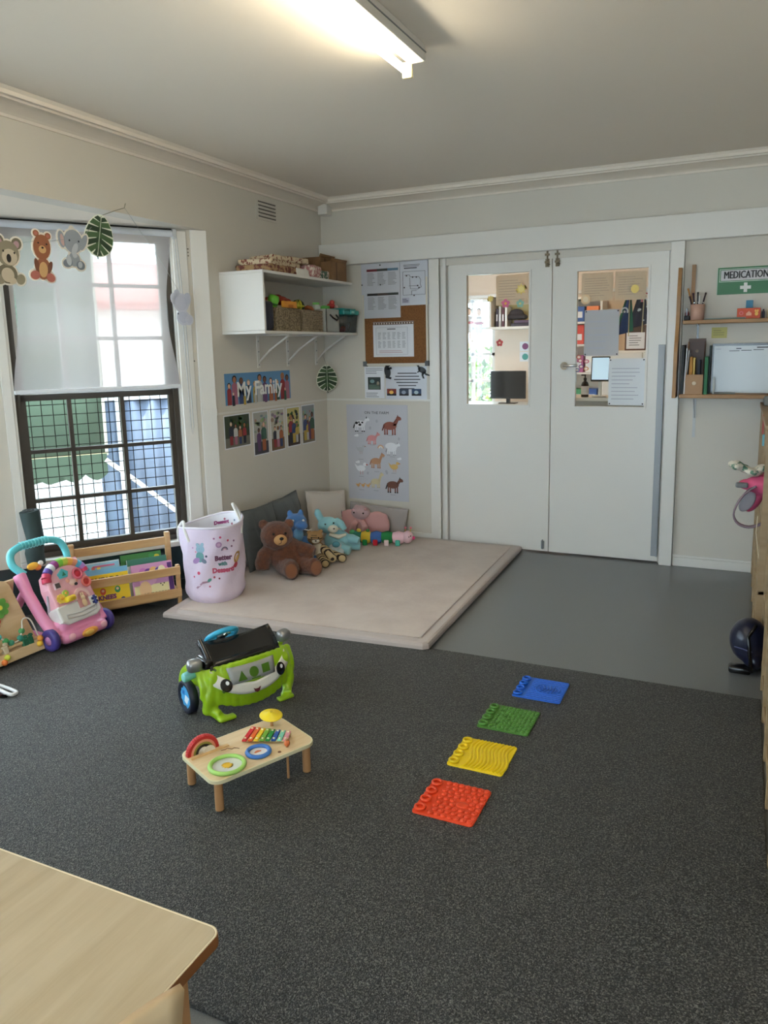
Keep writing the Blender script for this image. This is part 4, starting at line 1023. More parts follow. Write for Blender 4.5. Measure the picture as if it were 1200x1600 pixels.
def dr_au(t):
    q = MB(); tp = (0, 0); cloth(q, tp, .01, .30, -.03, C(22, 26, 58, .8)); q.obj('flag_cloth', t)
    q = MB(); RD = C(190, 40, 54, .8)
    for a, b, wd, m in (((-.03, -.02), (.03, -.11), .008, PAPER), ((.04, -.03), (-.035, -.10), .008, PAPER), ((-.004, 0), (-.004, -.12), .016, PAPER), ((-.035, -.06), (.035, -.065), .016, PAPER), ((-.004, 0), (-.004, -.12), .008, RD), ((-.035, -.06), (.035, -.065), .008, RD)):
        dx, dz = b[0] - a[0], b[1] - a[1]; l = math.hypot(dx, dz); nx, nz = -dz / l * wd / 2, dx / l * wd / 2
        q.plate([(a[0] + nx, a[1] + nz), (b[0] + nx, b[1] + nz), (b[0] - nx, b[1] - nz), (a[0] - nx, a[1] - nz)], .0165 if m == RD else .0155, m, base=.0145)
    q.obj('cross_emblem', t)
    q = MB()
    for x, z, r in ((-.02, -.17, .014), (.03, -.15, .007), (.035, -.21, .007), (.01, -.24, .007)):
        q.plate([(x + (r if i % 2 == 0 else r * .45) * math.sin(PI * i / 7), z + (r if i % 2 == 0 else r * .45) * math.cos(PI * i / 7)) for i in range(14)], .0165, PAPER, base=.0145)
    q.obj('star', t)
flag('Australian flag, navy with red and white cross, hanging behind the right pane', -.655, 5.462, 1.905, dr_au, .32, .01)

# ================================================================== RIGHT WALL SHELF UNIT
BIR = wood('birch_shelf', (176, 132, 84), (146, 104, 62), (1, 8, 1)); DKW = wood('dark_wood_file', (84, 50, 32), (66, 38, 26), (1, 1, 6))
t = thing('timber_shelf', 'timber wall shelf unit with wavy side panel right of the doors', 'shelf', (-.40, YB, 1.16))
q = MB()
P = [(-.20, 0), (0, 0), (0, .82), (-.085, .82)] + [(-.085 - .115 * min(1, (1 - k / 14) * 1.12) + .012 * math.sin(k * .95), .82 * k / 14) for k in range(13, 0, -1)]
q.M = RZ(PI / 2) @ RX(PI / 2); q.prism([(y, z) for y, z in P], -.022, .0, BIR); q.obj('side_panel', t)
q = MB(); q.box(.022, 1.0, -.16, 0, .465, .488, BIR, .003); q.obj('shelf_board', t)
q = MB(); q.box(.022, 1.0, -.20, 0, -.0, .024, BIR, .003); q.obj('shelf_board', t)
q = MB(); q.box(.055, .078, -.02, 0, .49, .84, BIR); q.obj('back_post', t)
q = MB(); BKT = C(196, 198, 198, .5); q.box(.10, .118, -.004, 0, -.27, -.001, BKT); q.box(.10, .118, -.16, 0, -.005, -.001, BKT); q.tube([(.109, -.15, -.006), (.109, -.006, -.14)], .004, BKT, n=6); q.obj('bracket', t)
q = MB(); q.box(.10, .112, -.004, 0, .36, .465, BLACKP); q.box(.10, .112, -.13, 0, .458, .464, BLACKP); q.obj('bracket', t)
zs1, zs0 = 1.16 + .488, 1.16 + .024
# medication sign
t = thing('medication_sign', 'green "MEDICATION" wall sign with white cross above the timber shelf', 'sign', (-.027, YB, 1.888))
GN = C(34, 110, 58, .4)
q = MB(); q.rect(-.168, .168, -.083, .083, .004, GN); q.obj('sign_panel', t)
q = MB(); PG = C(196, 210, 196)
for a in ((-.152, .152, .070, .074), (-.152, .152, -.006, -.002), (-.155, -.151, -.006, .074), (.151, .155, -.006, .074)): q.rect(*a, .0046, PG, base=.004)
q.rect(-.146, .146, .002, .066, .0046, C(206, 204, 206), base=.004); q.rect(-.168, -.164, -.083, .083, .0046, PG, base=.004); q.obj('border', t)
q = MB()
for k, dx in enumerate((-.0016, 0, .0016)): q.text('MEDICATION', dx, .034, .064, .0058 + .0002 * k, INK, base=.0046, sx=.66)
q.obj('lettering', t)
q = MB(); q.rect(-.010, .010, -.072, -.014, .0052, C(222, 226, 220), base=.004); q.rect(-.031, .031, -.053, -.033, .0054, C(222, 226, 220), base=.004); q.obj('cross', t, label='white cross')
# pen cup
t = thing('pen_cup', 'dusty pink pen cup at the left end of the upper timber shelf', 'cup', (-.297, YB - .10, zs1))
q = MB(); q.lathe([(.036, 0), (.040, .002), (.044, .098), (.041, .099), (.037, .01), (.001, .008)], C(190, 150, 132, .5), n=28); q.obj('cup_body', t)
pens = [((-.02, .01), (-.062, .0, .20), C(190, 130, 60), 'ochre'), ((-.012, -.01), (-.03, -.01, .17), C(50, 24, 44), 'dark plum'), ((.0, .012), (-.002, .01, .175), C(20, 22, 34), 'black'), ((.018, 0), (.045, .0, .17), C(44, 20, 34), 'maroon'), ((.004, -.014), (.012, -.016, .15), C(212, 210, 206), 'white'), ((-.02, -.012), (-.05, -.014, .15), C(60, 24, 24), 'dark red')]
for (a, b, c_, nm) in pens:
    q = MB(); A = Vector((a[0] * .5, a[1] * .5, .012)); B = Vector(b)
    q.cyl(A, A + (B - A) * .92, .0048, c_, n=10); q.cyl(A + (B - A) * .92, B, .0056, c_, n=10); q.cyl(A + (B - A) * .6, A + (B - A) * .63, .0054, CHROME, n=10)
    o = q.obj('pen', loc=(-.297, YB - .10, zs1)); tag(o, '%s pen standing in the pink pen cup' % nm, 'pen', 'pens in the pink cup')
q = MB(); q.box(-.018, .018, -.03, .03, 0, .03, C(30, 34, 44), .008, 3); q.ell((0, 0, .04), (.012, .02, .02), C(120, 40, 44)); q.cyl((0, -.02, .03), (.0, -.03, .075), .005, C(150, 160, 170))
o = q.obj('stapler', loc=(-.357, YB - .10, zs1)); tag(o, 'small dark desk gadget between shelf side and pink pen cup', 'gadget')
q = MB(); q.box(-.12, .12, -.055, .055, 0, .006, C(92, 122, 112), .001); q.box(-.11, .125, -.05, .05, .006, .010, C(170, 176, 172), .001)
o = q.obj('folder', loc=(-.14, YB - .08, zs1), rot=(0, 0, .05)); tag(o, 'grey-green folder lying flat on the upper timber shelf', 'folder')
q = MB(); OR = C(206, 76, 36, .5); q.box(-.066, .066, -.04, .04, 0, .064, OR, .003)
for i, c_ in enumerate((C(226, 120, 130), C(240, 180, 150), C(240, 190, 90))):
    if i == 0: q.ring2(-.042, .034, .012, .007, .0408, c_, base=.04, n=12)
    elif i == 1: q.plate([(-.014, .018), (.016, .018), (.016, .032), (.001, .046), (-.014, .032)], .0408, c_, base=.04)
    else: q.disc(.044, .028, .010, .012, .0408, c_, base=.04, n=10); q.disc(.038, .046, .006, .008, .0408, c_, base=.04, n=8); q.disc(.05, .046, .006, .008, .0408, c_, base=.04, n=8)
o = q.obj('orange_box', loc=(.0, YB - .08, zs1)); tag(o, 'orange box printed with small pictures on the upper timber shelf', 'box')
q = MB(); q.box(-.020, .020, -.015, .015, 0, .115, C(62, 136, 170, .5), .003); o = q.obj('blue_box', loc=(.002, YB - .022, zs1)); tag(o, 'tall pale blue box standing behind the orange box', 'box')
q = MB(); q.lathe([(.008, 0), (.009, .04), (.005, .045), (.005, .055)], C(40, 40, 60)); o = q.obj('small_bottle', loc=(.082, YB - .10, zs1)); tag(o, 'tiny dark bottle beside the orange box', 'bottle')
q = MB(); q.lathe([(.026, 0), (.028, .03), (.026, .055)], C(214, 200, 160)); o = q.obj('cream_jar', loc=(.130, YB - .08, zs1)); tag(o, 'cream jar right of the orange box on the upper timber shelf', 'jar')
t = thing('sticky_note', 'yellow sticky note on the wall under the upper timber shelf', 'note', (-.165, YB, 1.568)); q = MB(); q.rect(-.046, .046, -.034, .034, .0015, C(190, 182, 108)); q.obj('note_sheet', t); q = MB(); lines(q, -.035, .035, -.02, .02, 3, .0015, C(150, 144, 90)); q.obj('handwriting', t)
# magazine file and papers
t = thing('magazine_file', 'timber magazine file with cut-out hole on the lower timber shelf', 'file', (-.292, YB - .02, zs0))
q = MB(); q.M = RZ(PI / 2) @ RX(PI / 2)
for x0, m in ((-.052, BIR), (.047, DKW)): q.prism([(-.17, 0), (0, 0), (0, .33), (-.04, .33), (-.17, .12)], x0, x0 + .005, m)
q.M = I4.copy(); q.box(-.052, .052, -.175, -.17, 0, .125, BIR); q.box(-.052, .052, -.006, 0, 0, .35, DKW); q.box(-.052, .052, -.17, 0, 0, .005, BIR); q.obj('file_body', t)
q = MB(); q.disc(0, .07, .012, .012, .1765, C(214, 196, 170), base=.175); q.disc(0, .27, .010, .010, .0075, C(160, 140, 120), base=.006); q.obj('finger_hole', t)
def slab(name, label, cat, x, w, d, h, m, lean=0.0, dy=.03, grp=None):
    q = MB(); q.box(-w / 2, w / 2, -d, 0, 0, h, m, min(.002, w / 3)); o = q.obj(name, loc=(x, YB - dy, zs0), rot=(0, lean, 0)); return tag(o, label, cat, grp)
slab('black_folder', 'black folder at the far left of the lower timber shelf', 'folder', -.366, .018, .14, .31, C(14, 15, 18), .0)
slab('white_booklet', 'white booklet leaning between black folder and magazine file', 'booklet', -.352, .006, .15, .29, PAPER, .03)
slab('white_booklet', 'second white booklet touching the magazine file', 'booklet', -.352 + .004, .004, .15, .28, C(200, 204, 212), .065, dy=.028)
slab('yellow_booklet', 'yellow booklet inside the timber magazine file', 'booklet', -.318, .018, .12, .235, C(214, 150, 60))
slab('yellow_booklet', 'pale yellow booklet inside the timber magazine file', 'booklet', -.299, .012, .12, .23, C(222, 186, 104))
slab('dark_booklet', 'dark booklet at the right inside the magazine file', 'booklet', -.268, .012, .12, .215, C(26, 34, 50))
slab('green_folder', 'green folder standing right of the magazine file', 'folder', -.224, .020, .165, .235, C(26, 104, 62))
slab('dark_folder', 'tall dark teal folder behind the green folder', 'folder', -.208, .010, .10, .305, C(26, 44, 46), dy=.012)
# whiteboard leaning at the back of the lower shelf
t = thing('whiteboard', 'black framed whiteboard standing at the back of the lower timber shelf', 'whiteboard', (.09, YB - .008, zs0), rot=(math.radians(-1), 0, 0))
q = MB(); q.rect(-.28, .30, .0, .305, .008, mat('whiteboard_face', (170, 172, 168), .2)); q.obj('board_face', t)
q = MB(); q.rect(-.285, .305, .300, .314, .013, BLACKP); q.rect(-.29, -.28, 0, .314, .012, BLACKP); q.obj('frame', t)
q = MB(); q.rect(-.27, -.24, .278, .282, .0088, GREYINK, base=.008); q.rect(-.15, -.12, .279, .285, .0088, INK, base=.008); q.rect(-.03, .04, .284, .291, .0088, INK, base=.008)
for x0, x1, z in ((-.19, -.13, .266), (-.12, -.06, .268), (-.05, .01, .271)): q.rect(x0, x1, z, z + .004, .0088, INK, base=.008)
q.obj('handwriting', t)
q = MB(); q.cyl((0, 0, 0), (.0, .0, .105), .0045, C(226, 226, 224), n=10); o = q.obj('white_marker', loc=(-.178, YB - .13, zs0)); tag(o, 'thin white marker standing before the whiteboard', 'marker')
q = MB(); q.box(-.07, .07, -.025, .025, 0, .006, C(140, 146, 148), .002); o = q.obj('notepad', loc=(-.12, YB - .09, zs0)); tag(o, 'small grey notepad lying before the whiteboard', 'notepad')
# ================================================================== PLAY MAT
BEI = mat('beige_mat_velour', (196, 178, 164), .9, sheen=.3, noise=(5, (186, 166, 152), .4, .65), bump=(26, .25, .01))
BEI2 = mat('beige_mat_binding', (182, 168, 160), .85, sheen=.2, bump=(60, .2, .004))
t = thing('play_mat', 'large beige padded play mat with rounded border in the room corner', 'mat', (-2.2, 4.3, .013))
MP = [(-2.966, 3.20), (-1.400, 3.312), (-1.375, 3.335), (-1.442, 5.335), (-3.055, 5.335), (-3.055, 3.98), (-3.10, 3.84), (-3.02, 3.62)]
MP = [(-2.966, 3.20), (-1.400, 3.312), (-1.375, 3.335), (-1.442, 5.335), (-3.055, 5.335), (-3.055, 3.93), (-3.02, 3.60)]
def inset(P, d):
    cx = sum(p[0] for p in P) / len(P); cy = sum(p[1] for p in P) / len(P); R_ = []
    n = len(P)
    for i in range(n):
        a = Vector(P[i - 1]); b = Vector(P[i]); c = Vector(P[(i + 1) % n])
        e1 = (b - a).normalized(); e2 = (c - b).normalized(); n1 = Vector((-e1.y, e1.x)); n2 = Vector((-e2.y, e2.x))
        m_ = (n1 + n2); m_ = m_ / max(.3, m_.length_squared) * 2
        R_.append((b.x + m_.x * d, b.y + m_.y * d))
    return R_
q = MB(); q.M = T(2.2, -4.3, 0); q.prism(MP, 0, .034, BEI2, bev=.016)
q.obj('mat_border', t, label='rounded bound edge')
q = MB(); q.M = T(2.2, -4.3, 0); q.prism(inset(MP, .065), .030, .039, BEI, bev=.005); q.obj('mat_pad', t)
MZ = .052

# ================================================================== SILICONE MATS
def tile(name, label, cx, cy, rgb, kind):
    m = mat('silicone_' + kind, rgb, .38, spec=.5)
    t = thing(name, label, 'sensory mat', (cx, cy, .0125), 0, 'silicone texture mats in a diagonal row on the carpet')
    q = MB(); R_ = .105; c = .012; P = []
    for sx, sy, a0 in ((1, 1, 0), (-1, 1, PI / 2), (-1, -1, PI), (1, -1, 1.5 * PI)):
        for k in range(4): a = a0 + k * PI / 6; P.append((sx * (R_ - c) + c * math.cos(a), sy * (R_ - c) + c * math.sin(a)))
    q.prism(P, 0, .005, m, bev=.0015); q.obj('base_sheet', t)
    for i in range(4):
        q = MB(); q.torus((-.084, -.077 + i * .051, .010), .0155, .0052, m, nu=20, nv=8); q.lathe([(.0155, .0), (.0155, .010)], m, c=(-.084, -.077 + i * .051, 0), n=20, caps=False); q.lathe([(.001, .0062), (.013, .0062)], m, c=(-.084, -.077 + i * .051, 0), n=16, caps=False)
        q.obj('suction_ring', t)
    q = MB()
    if kind == 'orange':
        for j in range(9):
            for i in range(7):
                x = -.045 + i * .0225 + (j % 2) * .006; y = -.09 + j * .0225
                if x > .098 or abs(y) > .095: continue
                if .03 < math.hypot((x - .035) / 1.0, y + .004) < .0 or math.hypot(x - .04, y + .01) < .028: continue
                q.torus((x, y, .006), .0095, .0032, m, nu=8, nv=5, arc=(-.2, PI + .2), rot=RZ(-.5)); q.ell((x, y + .001, .0055), (.009, .009, .0045), m, nu=8, nv=5)
        q.ell((.04, -.01, .005), (.022, .017, .004), m)
    elif kind == 'yellow':
        for i in range(11):
            x = -.045 + i * .0138
            q.tube([(x + .012 * math.sin((y_ + .1) / .2 * 2 * PI) * (1 if i < 12 else 1), y_, .005) for y_ in [-.099 + .198 * k / 24 for k in range(25)]], .0052, m, n=8)
    elif kind == 'green':
        for j in range(14):
            for i in range(10):
                x = -.052 + i * .0165; y = -.094 + j * .0145 + (i % 2) * .0
                if x > .099: continue
                h_ = (i + j) % 2
                q.M = T(x, y, .0052) @ RZ(.5 if h_ else -.5); q.ell((0, 0, 0), (.0098, .0056, .0035), m, nu=8, nv=5)
        q.M = I4.copy()
    else:
        for j in range(12):
            y = -.094 + j * .0171
            q.tube([(x_, y, .005) for x_ in (-.05, .0, .05, .099)], .0036, m, n=6)
        for rr in (.052, .036, .02):
            q.M = T(.03, 0, .0065) @ SCL(1, .9, 1); q.torus((0, 0, 0), rr, .004, m, nu=28, nv=6)
        q.M = I4.copy()
        for k in range(4): q.tube([(.0 + k * .018, -.04, .007), (.02 + k * .012, .0, .009), (.0 + k * .018, .04, .007)], .0035, m, n=6)
    q.obj('raised_pattern', t); return t
tile('sensory_mat', 'red-orange silicone mat with scale pattern, nearest of the diagonal row', -.810, 2.153, (232, 74, 34), 'orange')
tile('sensory_mat', 'yellow silicone mat with wavy ridges, second of the diagonal row', -.807, 2.465, (238, 206, 28), 'yellow')
tile('sensory_mat', 'dark green silicone mat with woven pattern, third of the diagonal row', -.796, 2.773, (76, 128, 48), 'green')
tile('sensory_mat', 'blue silicone mat with straight ridges, farthest of the diagonal row', -.742, 3.089, (24, 96, 200), 'blue')

# ================================================================== MUSIC TABLE
PLY = wood('birch_ply_top', (228, 206, 168), (214, 186, 142), (2, 14, 2), .4, 2.5); PLE = C(222, 214, 176, .5); BEE = wood('beech_leg', (196, 150, 104), (176, 128, 84), (4, 4, 1), .45)
t = thing('music_table', 'small wooden toddler music table with drums and chime bars on the carpet', 'toy table', (-1.523, 2.015, .0125), math.radians(65))
def rrect(w, h, r, n=6):
    P = []
    for sx, sy, a0 in ((1, 1, 0), (-1, 1, PI / 2), (-1, -1, PI), (1, -1, 1.5 * PI)):
        for k in range(n + 1): a = a0 + k * PI / 2 / n; P.append((sx * (w / 2 - r) + r * math.cos(a), sy * (h / 2 - r) + r * math.sin(a)))
    return P
q = MB(); q.prism(rrect(.405, .262, .04), .106, .119, PLE, bev=.002); q.prism(rrect(.397, .254, .038), .119, .1196, PLY); q.obj('tabletop', t)
for sx in (-1, 1):
    for sy in (-1, 1):
        q = MB(); q.cyl((sx * .172, sy * .103, .004), (sx * .172, sy * .103, .106), .0145, BEE, n=20); q.cyl((sx * .172, sy * .103, 0), (sx * .172, sy * .103, .004), .0125, C(40, 38, 36), n=16); q.obj('leg', t)
TT = .1196
def drum(x, y, R_, m, inner, fn, nm, lab):
    q = MB(); q.M = T(x, y, TT); q.torus((0, 0, .006), R_ - .007, .008, m, nu=36, nv=8, flat=.9); q.obj('drum_rim', t, label=lab)
    q = MB(); q.M = T(x, y, TT); q.lathe([(.001, .003), (R_ - .008, .003)], inner, n=32, caps=False); fn(q); q.obj(nm, t)
def sunf(q):
    q.M = q.M @ RX(-PI / 2) @ SCL(1, 1, -1) if False else q.M
    Y = C(238, 190, 40)
    P = [((.020 if i % 2 == 0 else .013) * math.cos(PI * i / 10), (.020 if i % 2 == 0 else .013) * math.sin(PI * i / 10)) for i in range(20)]
    q.prism(P, .003, .0037, Y)
def shellf(q):
    Y = C(216, 120, 70)
    P = [(.0 + .013 * math.cos(a) * (1.2 if i % 2 else .9), .013 * math.sin(a)) for i, a in enumerate([PI * k / 8 for k in range(9)])]
    q.prism(P, .003, .0037, Y)
drum(-.118, -.066, .064, C(166, 214, 110, .4), C(206, 208, 200, .5), sunf, 'drum_skin', 'pale green drum rim')
drum(.004, -.062, .045, C(60, 116, 190, .4), C(216, 214, 212, .5), shellf, 'drum_skin', 'blue drum rim')
cols = [(206, 40, 44), (232, 106, 40), (238, 200, 40), (120, 176, 60), (40, 140, 60), (40, 90, 170), (130, 200, 170), (222, 150, 160)]
q = MB(); q.M = T(.083, .012, TT) @ RZ(math.radians(-38))
q.M = T(.0, .0, 0)
for yb in (0, 1):
    a = Vector((.000, .045, TT + .006)) if yb == 0 else Vector((.052, .086, TT + .006)); b = Vector((.118, -.068, TT + .006)) if yb == 0 else Vector((.150, -.040, TT + .006))
    q.tube([a, b], .005, C(226, 206, 150), n=6)
q.obj('chime_rail', t)
for i, c_ in enumerate(cols):
    f = (i + .5) / 8
    a = Vector((-.012 + .125 * f, .030 - .11 * f, 0)); b = Vector((.066 + .09 * f, .095 - .13 * f, 0))
    d = (b - a).normalized(); n_ = Vector((-d.y, d.x, 0)) * .0078
    q = MB(); q.prism([tuple((a - n_)[:2]), tuple((b - n_)[:2]), tuple((b + n_)[:2]), tuple((a + n_)[:2])], TT + .011, TT + .0165, C(*c_, .35), bev=.001)
    for k in (.14, .86): p = a.lerp(b, k); q.ell((p.x, p.y, TT + .0175), (.0042, .0042, .003), C(240, 230, 190), nu=10, nv=6)
    q.obj('chime_bar', t, label=['red', 'orange', 'yellow', 'lime', 'green', 'blue', 'mint', 'pink'][i] + ' chime bar')
# rainbow ratchet wheel in its slot
q = MB(); q.M = T(-.135, .082, TT)
for k, (ro, ri, c_) in enumerate(((.058, .047, (196, 44, 44)), (.047, .038, (230, 150, 120)), (.038, .030, (150, 140, 60)), (.030, .020, (50, 44, 40)))):
    q.ring2(0, 0, ro, ri, .010, C(*c_, .45), base=-.010, a0=.0, a1=PI, n=20)
for i in range(22): a = PI * (i + .5) / 22; q.ell((.058 * math.cos(a), 0, .058 * math.sin(a)), (.0042, .010, .0042), C(206, 60, 60, .45), nu=6, nv=4)
q.obj('rainbow_wheel', t, label='red edged rainbow ratchet wheel')
q = MB(); q.M = T(-.120, .060, TT); q.ring2(0, .004, .022, .0, .004, C(236, 226, 206), base=0, a0=0, a1=PI, n=14); q.rect(-.07, .07, 0, .006, .012, C(222, 184, 130), base=0); q.obj('wheel_block', t)
q = MB(); q.box(-.19, -.10, .058, .062, TT - .001, TT + .0006, C(150, 104, 62)); q.obj('slot', t)
q = MB(); q.tube([(-.086, .040, TT), (-.070, .036, TT + .0005), (-.062, .040, TT + .0005), (-.052, .024, TT + .0005), (-.042, .026, TT + .0005), (-.030, .010, TT)], .0014, C(120, 76, 50), n=4); q.obj('engraved_line', t)
q = MB(); q.cyl((.140, .075, TT), (.140, .075, TT + .045), .006, BEE); q.obj('cymbal_post', t)
q = MB(); q.M = T(.140, .075, TT + .045) @ RX(math.radians(8)); q.lathe([(.001, .011), (.010, .0105), (.016, .004), (.038, -.001), (.043, -.003), (.042, -.0045), (.016, .001), (.001, .002)], C(240, 212, 30, .35), n=32); q.ell((0, 0, .013), (.005, .005, .003), C(190, 160, 40)); q.obj('cymbal', t, label='yellow cymbal')
q = MB(); q.cyl((.062, -.106, TT - .001), (.062, -.106, TT + .0006), .0065, C(110, 70, 40), n=16); q.obj('mallet_hole', t)
q = MB(); q.cyl((.100, -.094, .0), (.100, -.094, .148), .0048, BEE, n=10); q.ell((.100, -.094, .148 - .016 + .001), (.0105, .0105, .012), C(206, 110, 60, .5)); q.M = T(-.0, 0, 0)
mal = q.obj('mallet', loc=(-1.523, 2.015, .0135), rot=(0, 0, math.radians(65))); tag(mal, 'wooden mallet with orange bead head stuck through the music table', 'mallet')

# ================================================================== GREEN CAR WALKER TOY
LIME = mat('lime_plastic', (150, 190, 28), .28, spec=.5, coat=.2); BLK = mat('black_gloss_plastic', (12, 13, 16), .2, coat=.3); GRYP = C(150, 152, 150, .4); SILV = mat('silver_plastic', (150, 150, 150), .3, metal=.6); SKY = C(52, 160, 196, .35)
t = thing('toy_car', 'lime green smiling toy car front with black hood and blue steering wheel', 'toy car', (-1.816, 2.465, .0125), math.radians(64))
# shell: curved bumper surface plus fenders
q = MB()
def car_front(u, v):
    x = -.205 + .41 * u
    e = abs(2 * u - 1)
    zt = .210 - .015 * e ** 2; zb = .050 + .010 * math.cos((2 * u - 1) * PI / 2) * -1 + .05 * e ** 2
    z = zb + (zt - zb) * v
    y = -.035 + .05 * e ** 2.4 + .045 * (v ** 1.5) + .02 * (1 - v) ** 3
    return (x, y, z)
def solid(fn, y_back, q, m, nu=24, nv=10):
    q.surf(lambda u, v: fn(u, v), nu, nv, m, .012)
solid(car_front, .1, q, LIME)
q2 = MB()
q2.ell((-.178, .13, .160), (.040, .10, .050), LIME); q2.ell((.178, .13, .165), (.040, .10, .050), LIME)      # fenders
q2.box(-.20, .20, .015, .13, .10, .20, LIME, .03, 3)
for i in range(15):
    u = i / 14; p0 = Vector(car_front(u, .05)); p1 = Vector(car_front(u, .95)); n_ = 8
    for k in range(n_ + 1):
        p = Vector(car_front(u, k / n_)); q2.ell((p.x, p.y + .012, p.z), (.022, .014, .016), LIME, nu=8, nv=6)
for s in (-1, 1):
    q2.tube(crv([(s * .190, .155 - .118 * math.cos(a), max(.022, .075 + .100 * math.sin(a))) for a in [PI * (-.16 + 1.30 * k / 9) for k in range(10)]], 3), .026, LIME, n=10)
    q2.box(s * .150 - .03, s * .150 + .03, .03, .10, .10, .19, LIME, .02, 3)
    q2.tube([(s * .185, .045, .06), (s * .178, .035, .045), (s * .172, .022, .030), (s * .160, .004, .022)], [.026, .024, .022, .020], LIME, n=10)   # front leg
    q2.box(s * .158 - .022, s * .158 + .022, -.03, .03, .001, .022, LIME, .008, 3)
q2.box(-.178 - .0, -.10, -.035, .005, .001, .018, LIME, .006, 3); q2.box(.10, .175, -.030, .005, .001, .018, LIME, .006, 3)
shell = soft(q2, 'body', LIME, voxel=.0055, smooth=6, parent=t)
# white face band with eyes and mouth
def on_front(u, v, off): p = Vector(car_front(u, v)); return (p.x, p.y - off, p.z)
def ftile(x, z):       # face coordinates: x,z -> u,v on the surface
    u = (x + .205) / .41; e = abs(2 * u - 1); zt = .210 - .015 * e ** 2; zb = .050 - .010 * math.cos((2 * u - 1) * PI / 2) + .05 * e ** 2
    return u, (z - zb) / (zt - zb)
def fdisc(q, cx, cz, rx, rz, off, m, n=20):
    P = []
    for i in range(n): a = 2 * PI * i / n; P.append(on_front(*ftile(cx + rx * math.cos(a), cz + rz * math.sin(a)), off))
    c = on_front(*ftile(cx, cz), off + .0008); q.add(P + [c], [(i, (i + 1) % n, n) for i in range(n)], m, True)
    q.add([(p[0], p[1] + .006, p[2]) for p in P] + P, [((i + 1) % n, i, n + i, n + (i + 1) % n) for i in range(n)], m)
CRM = C(228, 226, 216, .35)
q = MB()
q.surf(lambda u, v: on_front(*ftile(-.176 + .352 * u, (.086 + .062 * abs(2 * u - 1) ** 2.2) + v * (.046 + .012 * abs(2 * u - 1))), .006), 28, 4, CRM, .004)
q.obj('face_band', t, label='cream face band')
for s, nm in ((-1, 0), (1, 1)):
    q = MB(); fdisc(q, s * .128, .144, .023, .026, .011, BLK); q.obj('eye', t)
    q = MB(); fdisc(q, s * .128 + .004, .154, .007, .008, .0130, C(240, 240, 240), 12); q.obj('eye_glint', t)
q = MB(); P = [on_front(*ftile(x, z), .0095) for x, z in ((-.016, .106), (-.006, .100), (.006, .100), (.016, .106), (.010, .090), (0, .085), (-.010, .090))]
q.add(P, [(0, 1, 2, 3, 4, 5, 6)], C(90, 20, 30)); q.add([(p[0], p[1] + .005, p[2]) for p in P] + P, [((i + 1) % 7, i, 7 + i, 7 + (i + 1) % 7) for i in range(7)], C(90, 20, 30)); q.obj('mouth', t)
# grey shape-sorter panel
q = MB(); q.surf(lambda u, v: on_front(*ftile((-.105 + .20 * u) * (1 + .10 * v), .142 + .066 * v), .009), 10, 3, GRYP, .006); q.obj('shape_panel', t, label='grey panel')
HOLE = C(70, 110, 20, .5)
def hole(P):
    q = MB(); n = len(P); A = [on_front(*ftile(x, z), .0105) for x, z in P]; q.add(A, [tuple(range(n))], HOLE); q.add([(a[0], a[1] + .004, a[2]) for a in A] + A, [((i + 1) % n, i, n + i, n + (i + 1) % n) for i in range(n)], HOLE); q.obj('shape_hole', t)
hole([(-.077, .150), (-.037, .150), (-.057, .188)]); hole([(-.003 + .021 * math.cos(PI * i / 8), .172 + .021 * math.sin(PI * i / 8)) for i in range(16)]); hole([(.036, .156), (.072, .156), (.072, .190), (.036, .190)]); hole([(-.018, .144), (.022, .144), (.022, .149), (-.018, .149)])
# black hood, tilted and slightly concave
q = MB()
q.surf(lambda u, v: (-.172 + .335 * u + .006 * math.sin(v * 3), .045 + .105 * v, .198 + .098 * v - .012 * math.sin(u * PI)), 12, 6, BLK, .014)
q.box(-.19, -.150, .05, .15, .185, .245, BLK, .012, 3); q.tube([(-.162, .045, .20), (-.162, .10, .262), (-.162, .15, .302)], .011, BLK, n=8)
q.box(-.15, .155, .06, .17, .175, .225, BLK, .02, 3)
q.obj('hood', t, label='black hood')
q = MB(); q.tube([(-.055, .14, .302), (-.045, .135, .315), (-.03, .135, .308)], .005, CHROME, n=8); q.obj('hood_latch', t)
# steering wheel
q = MB(); q.M = T(-.045, .185, .285) @ RX(math.radians(-38)); q.torus((0, 0, 0), .066, .0115, SKY, nu=36, nv=10); q.obj('steering_wheel', t, label='blue steering wheel')
q = MB(); q.M = T(-.045, .185, .285) @ RX(math.radians(-38)); q.lathe([(.001, .008), (.024, .006), (.026, -.008)], C(60, 70, 70)); q.tube([(-.06, 0, 0), (0, 0, 0), (.06, 0, 0)], .007, SKY); q.cyl((0, 0, 0), (0, 0, -.07), .012, BLK); q.obj('wheel_hub', t)
# mirrors / headlamps
def lamp_head(x, y, z, yaw, nm):
    q = MB(); q.M = T(x, y, z) @ RZ(yaw) @ RX(math.radians(14)); q.box(-.032, .032, -.030, .022, -.026, .026, SILV, .020, 4); q.lathe([(.001, 0)], SILV, n=3, caps=False) if False else None; q.obj('mirror', t, label=nm)
    q = MB(); q.tube([(x, y, z - .01), (x * .9, y, z - .045)], [.010, .013], LIME, n=8); q.obj('mirror_arm', t)
lamp_head(.206, .10, .246, .2, 'silver mirror'); lamp_head(-.222, .085, .232, -.2, 'silver mirror')
q = MB(); q.cyl((-.255, .11, .178), (-.215, .11, .186), .020, C(130, 200, 190, .35), n=20); q.ell((-.257, .11, .178), (.010, .020, .020), C(130, 200, 190, .35)); q.obj('side_knob', t, label='pale aqua knob')
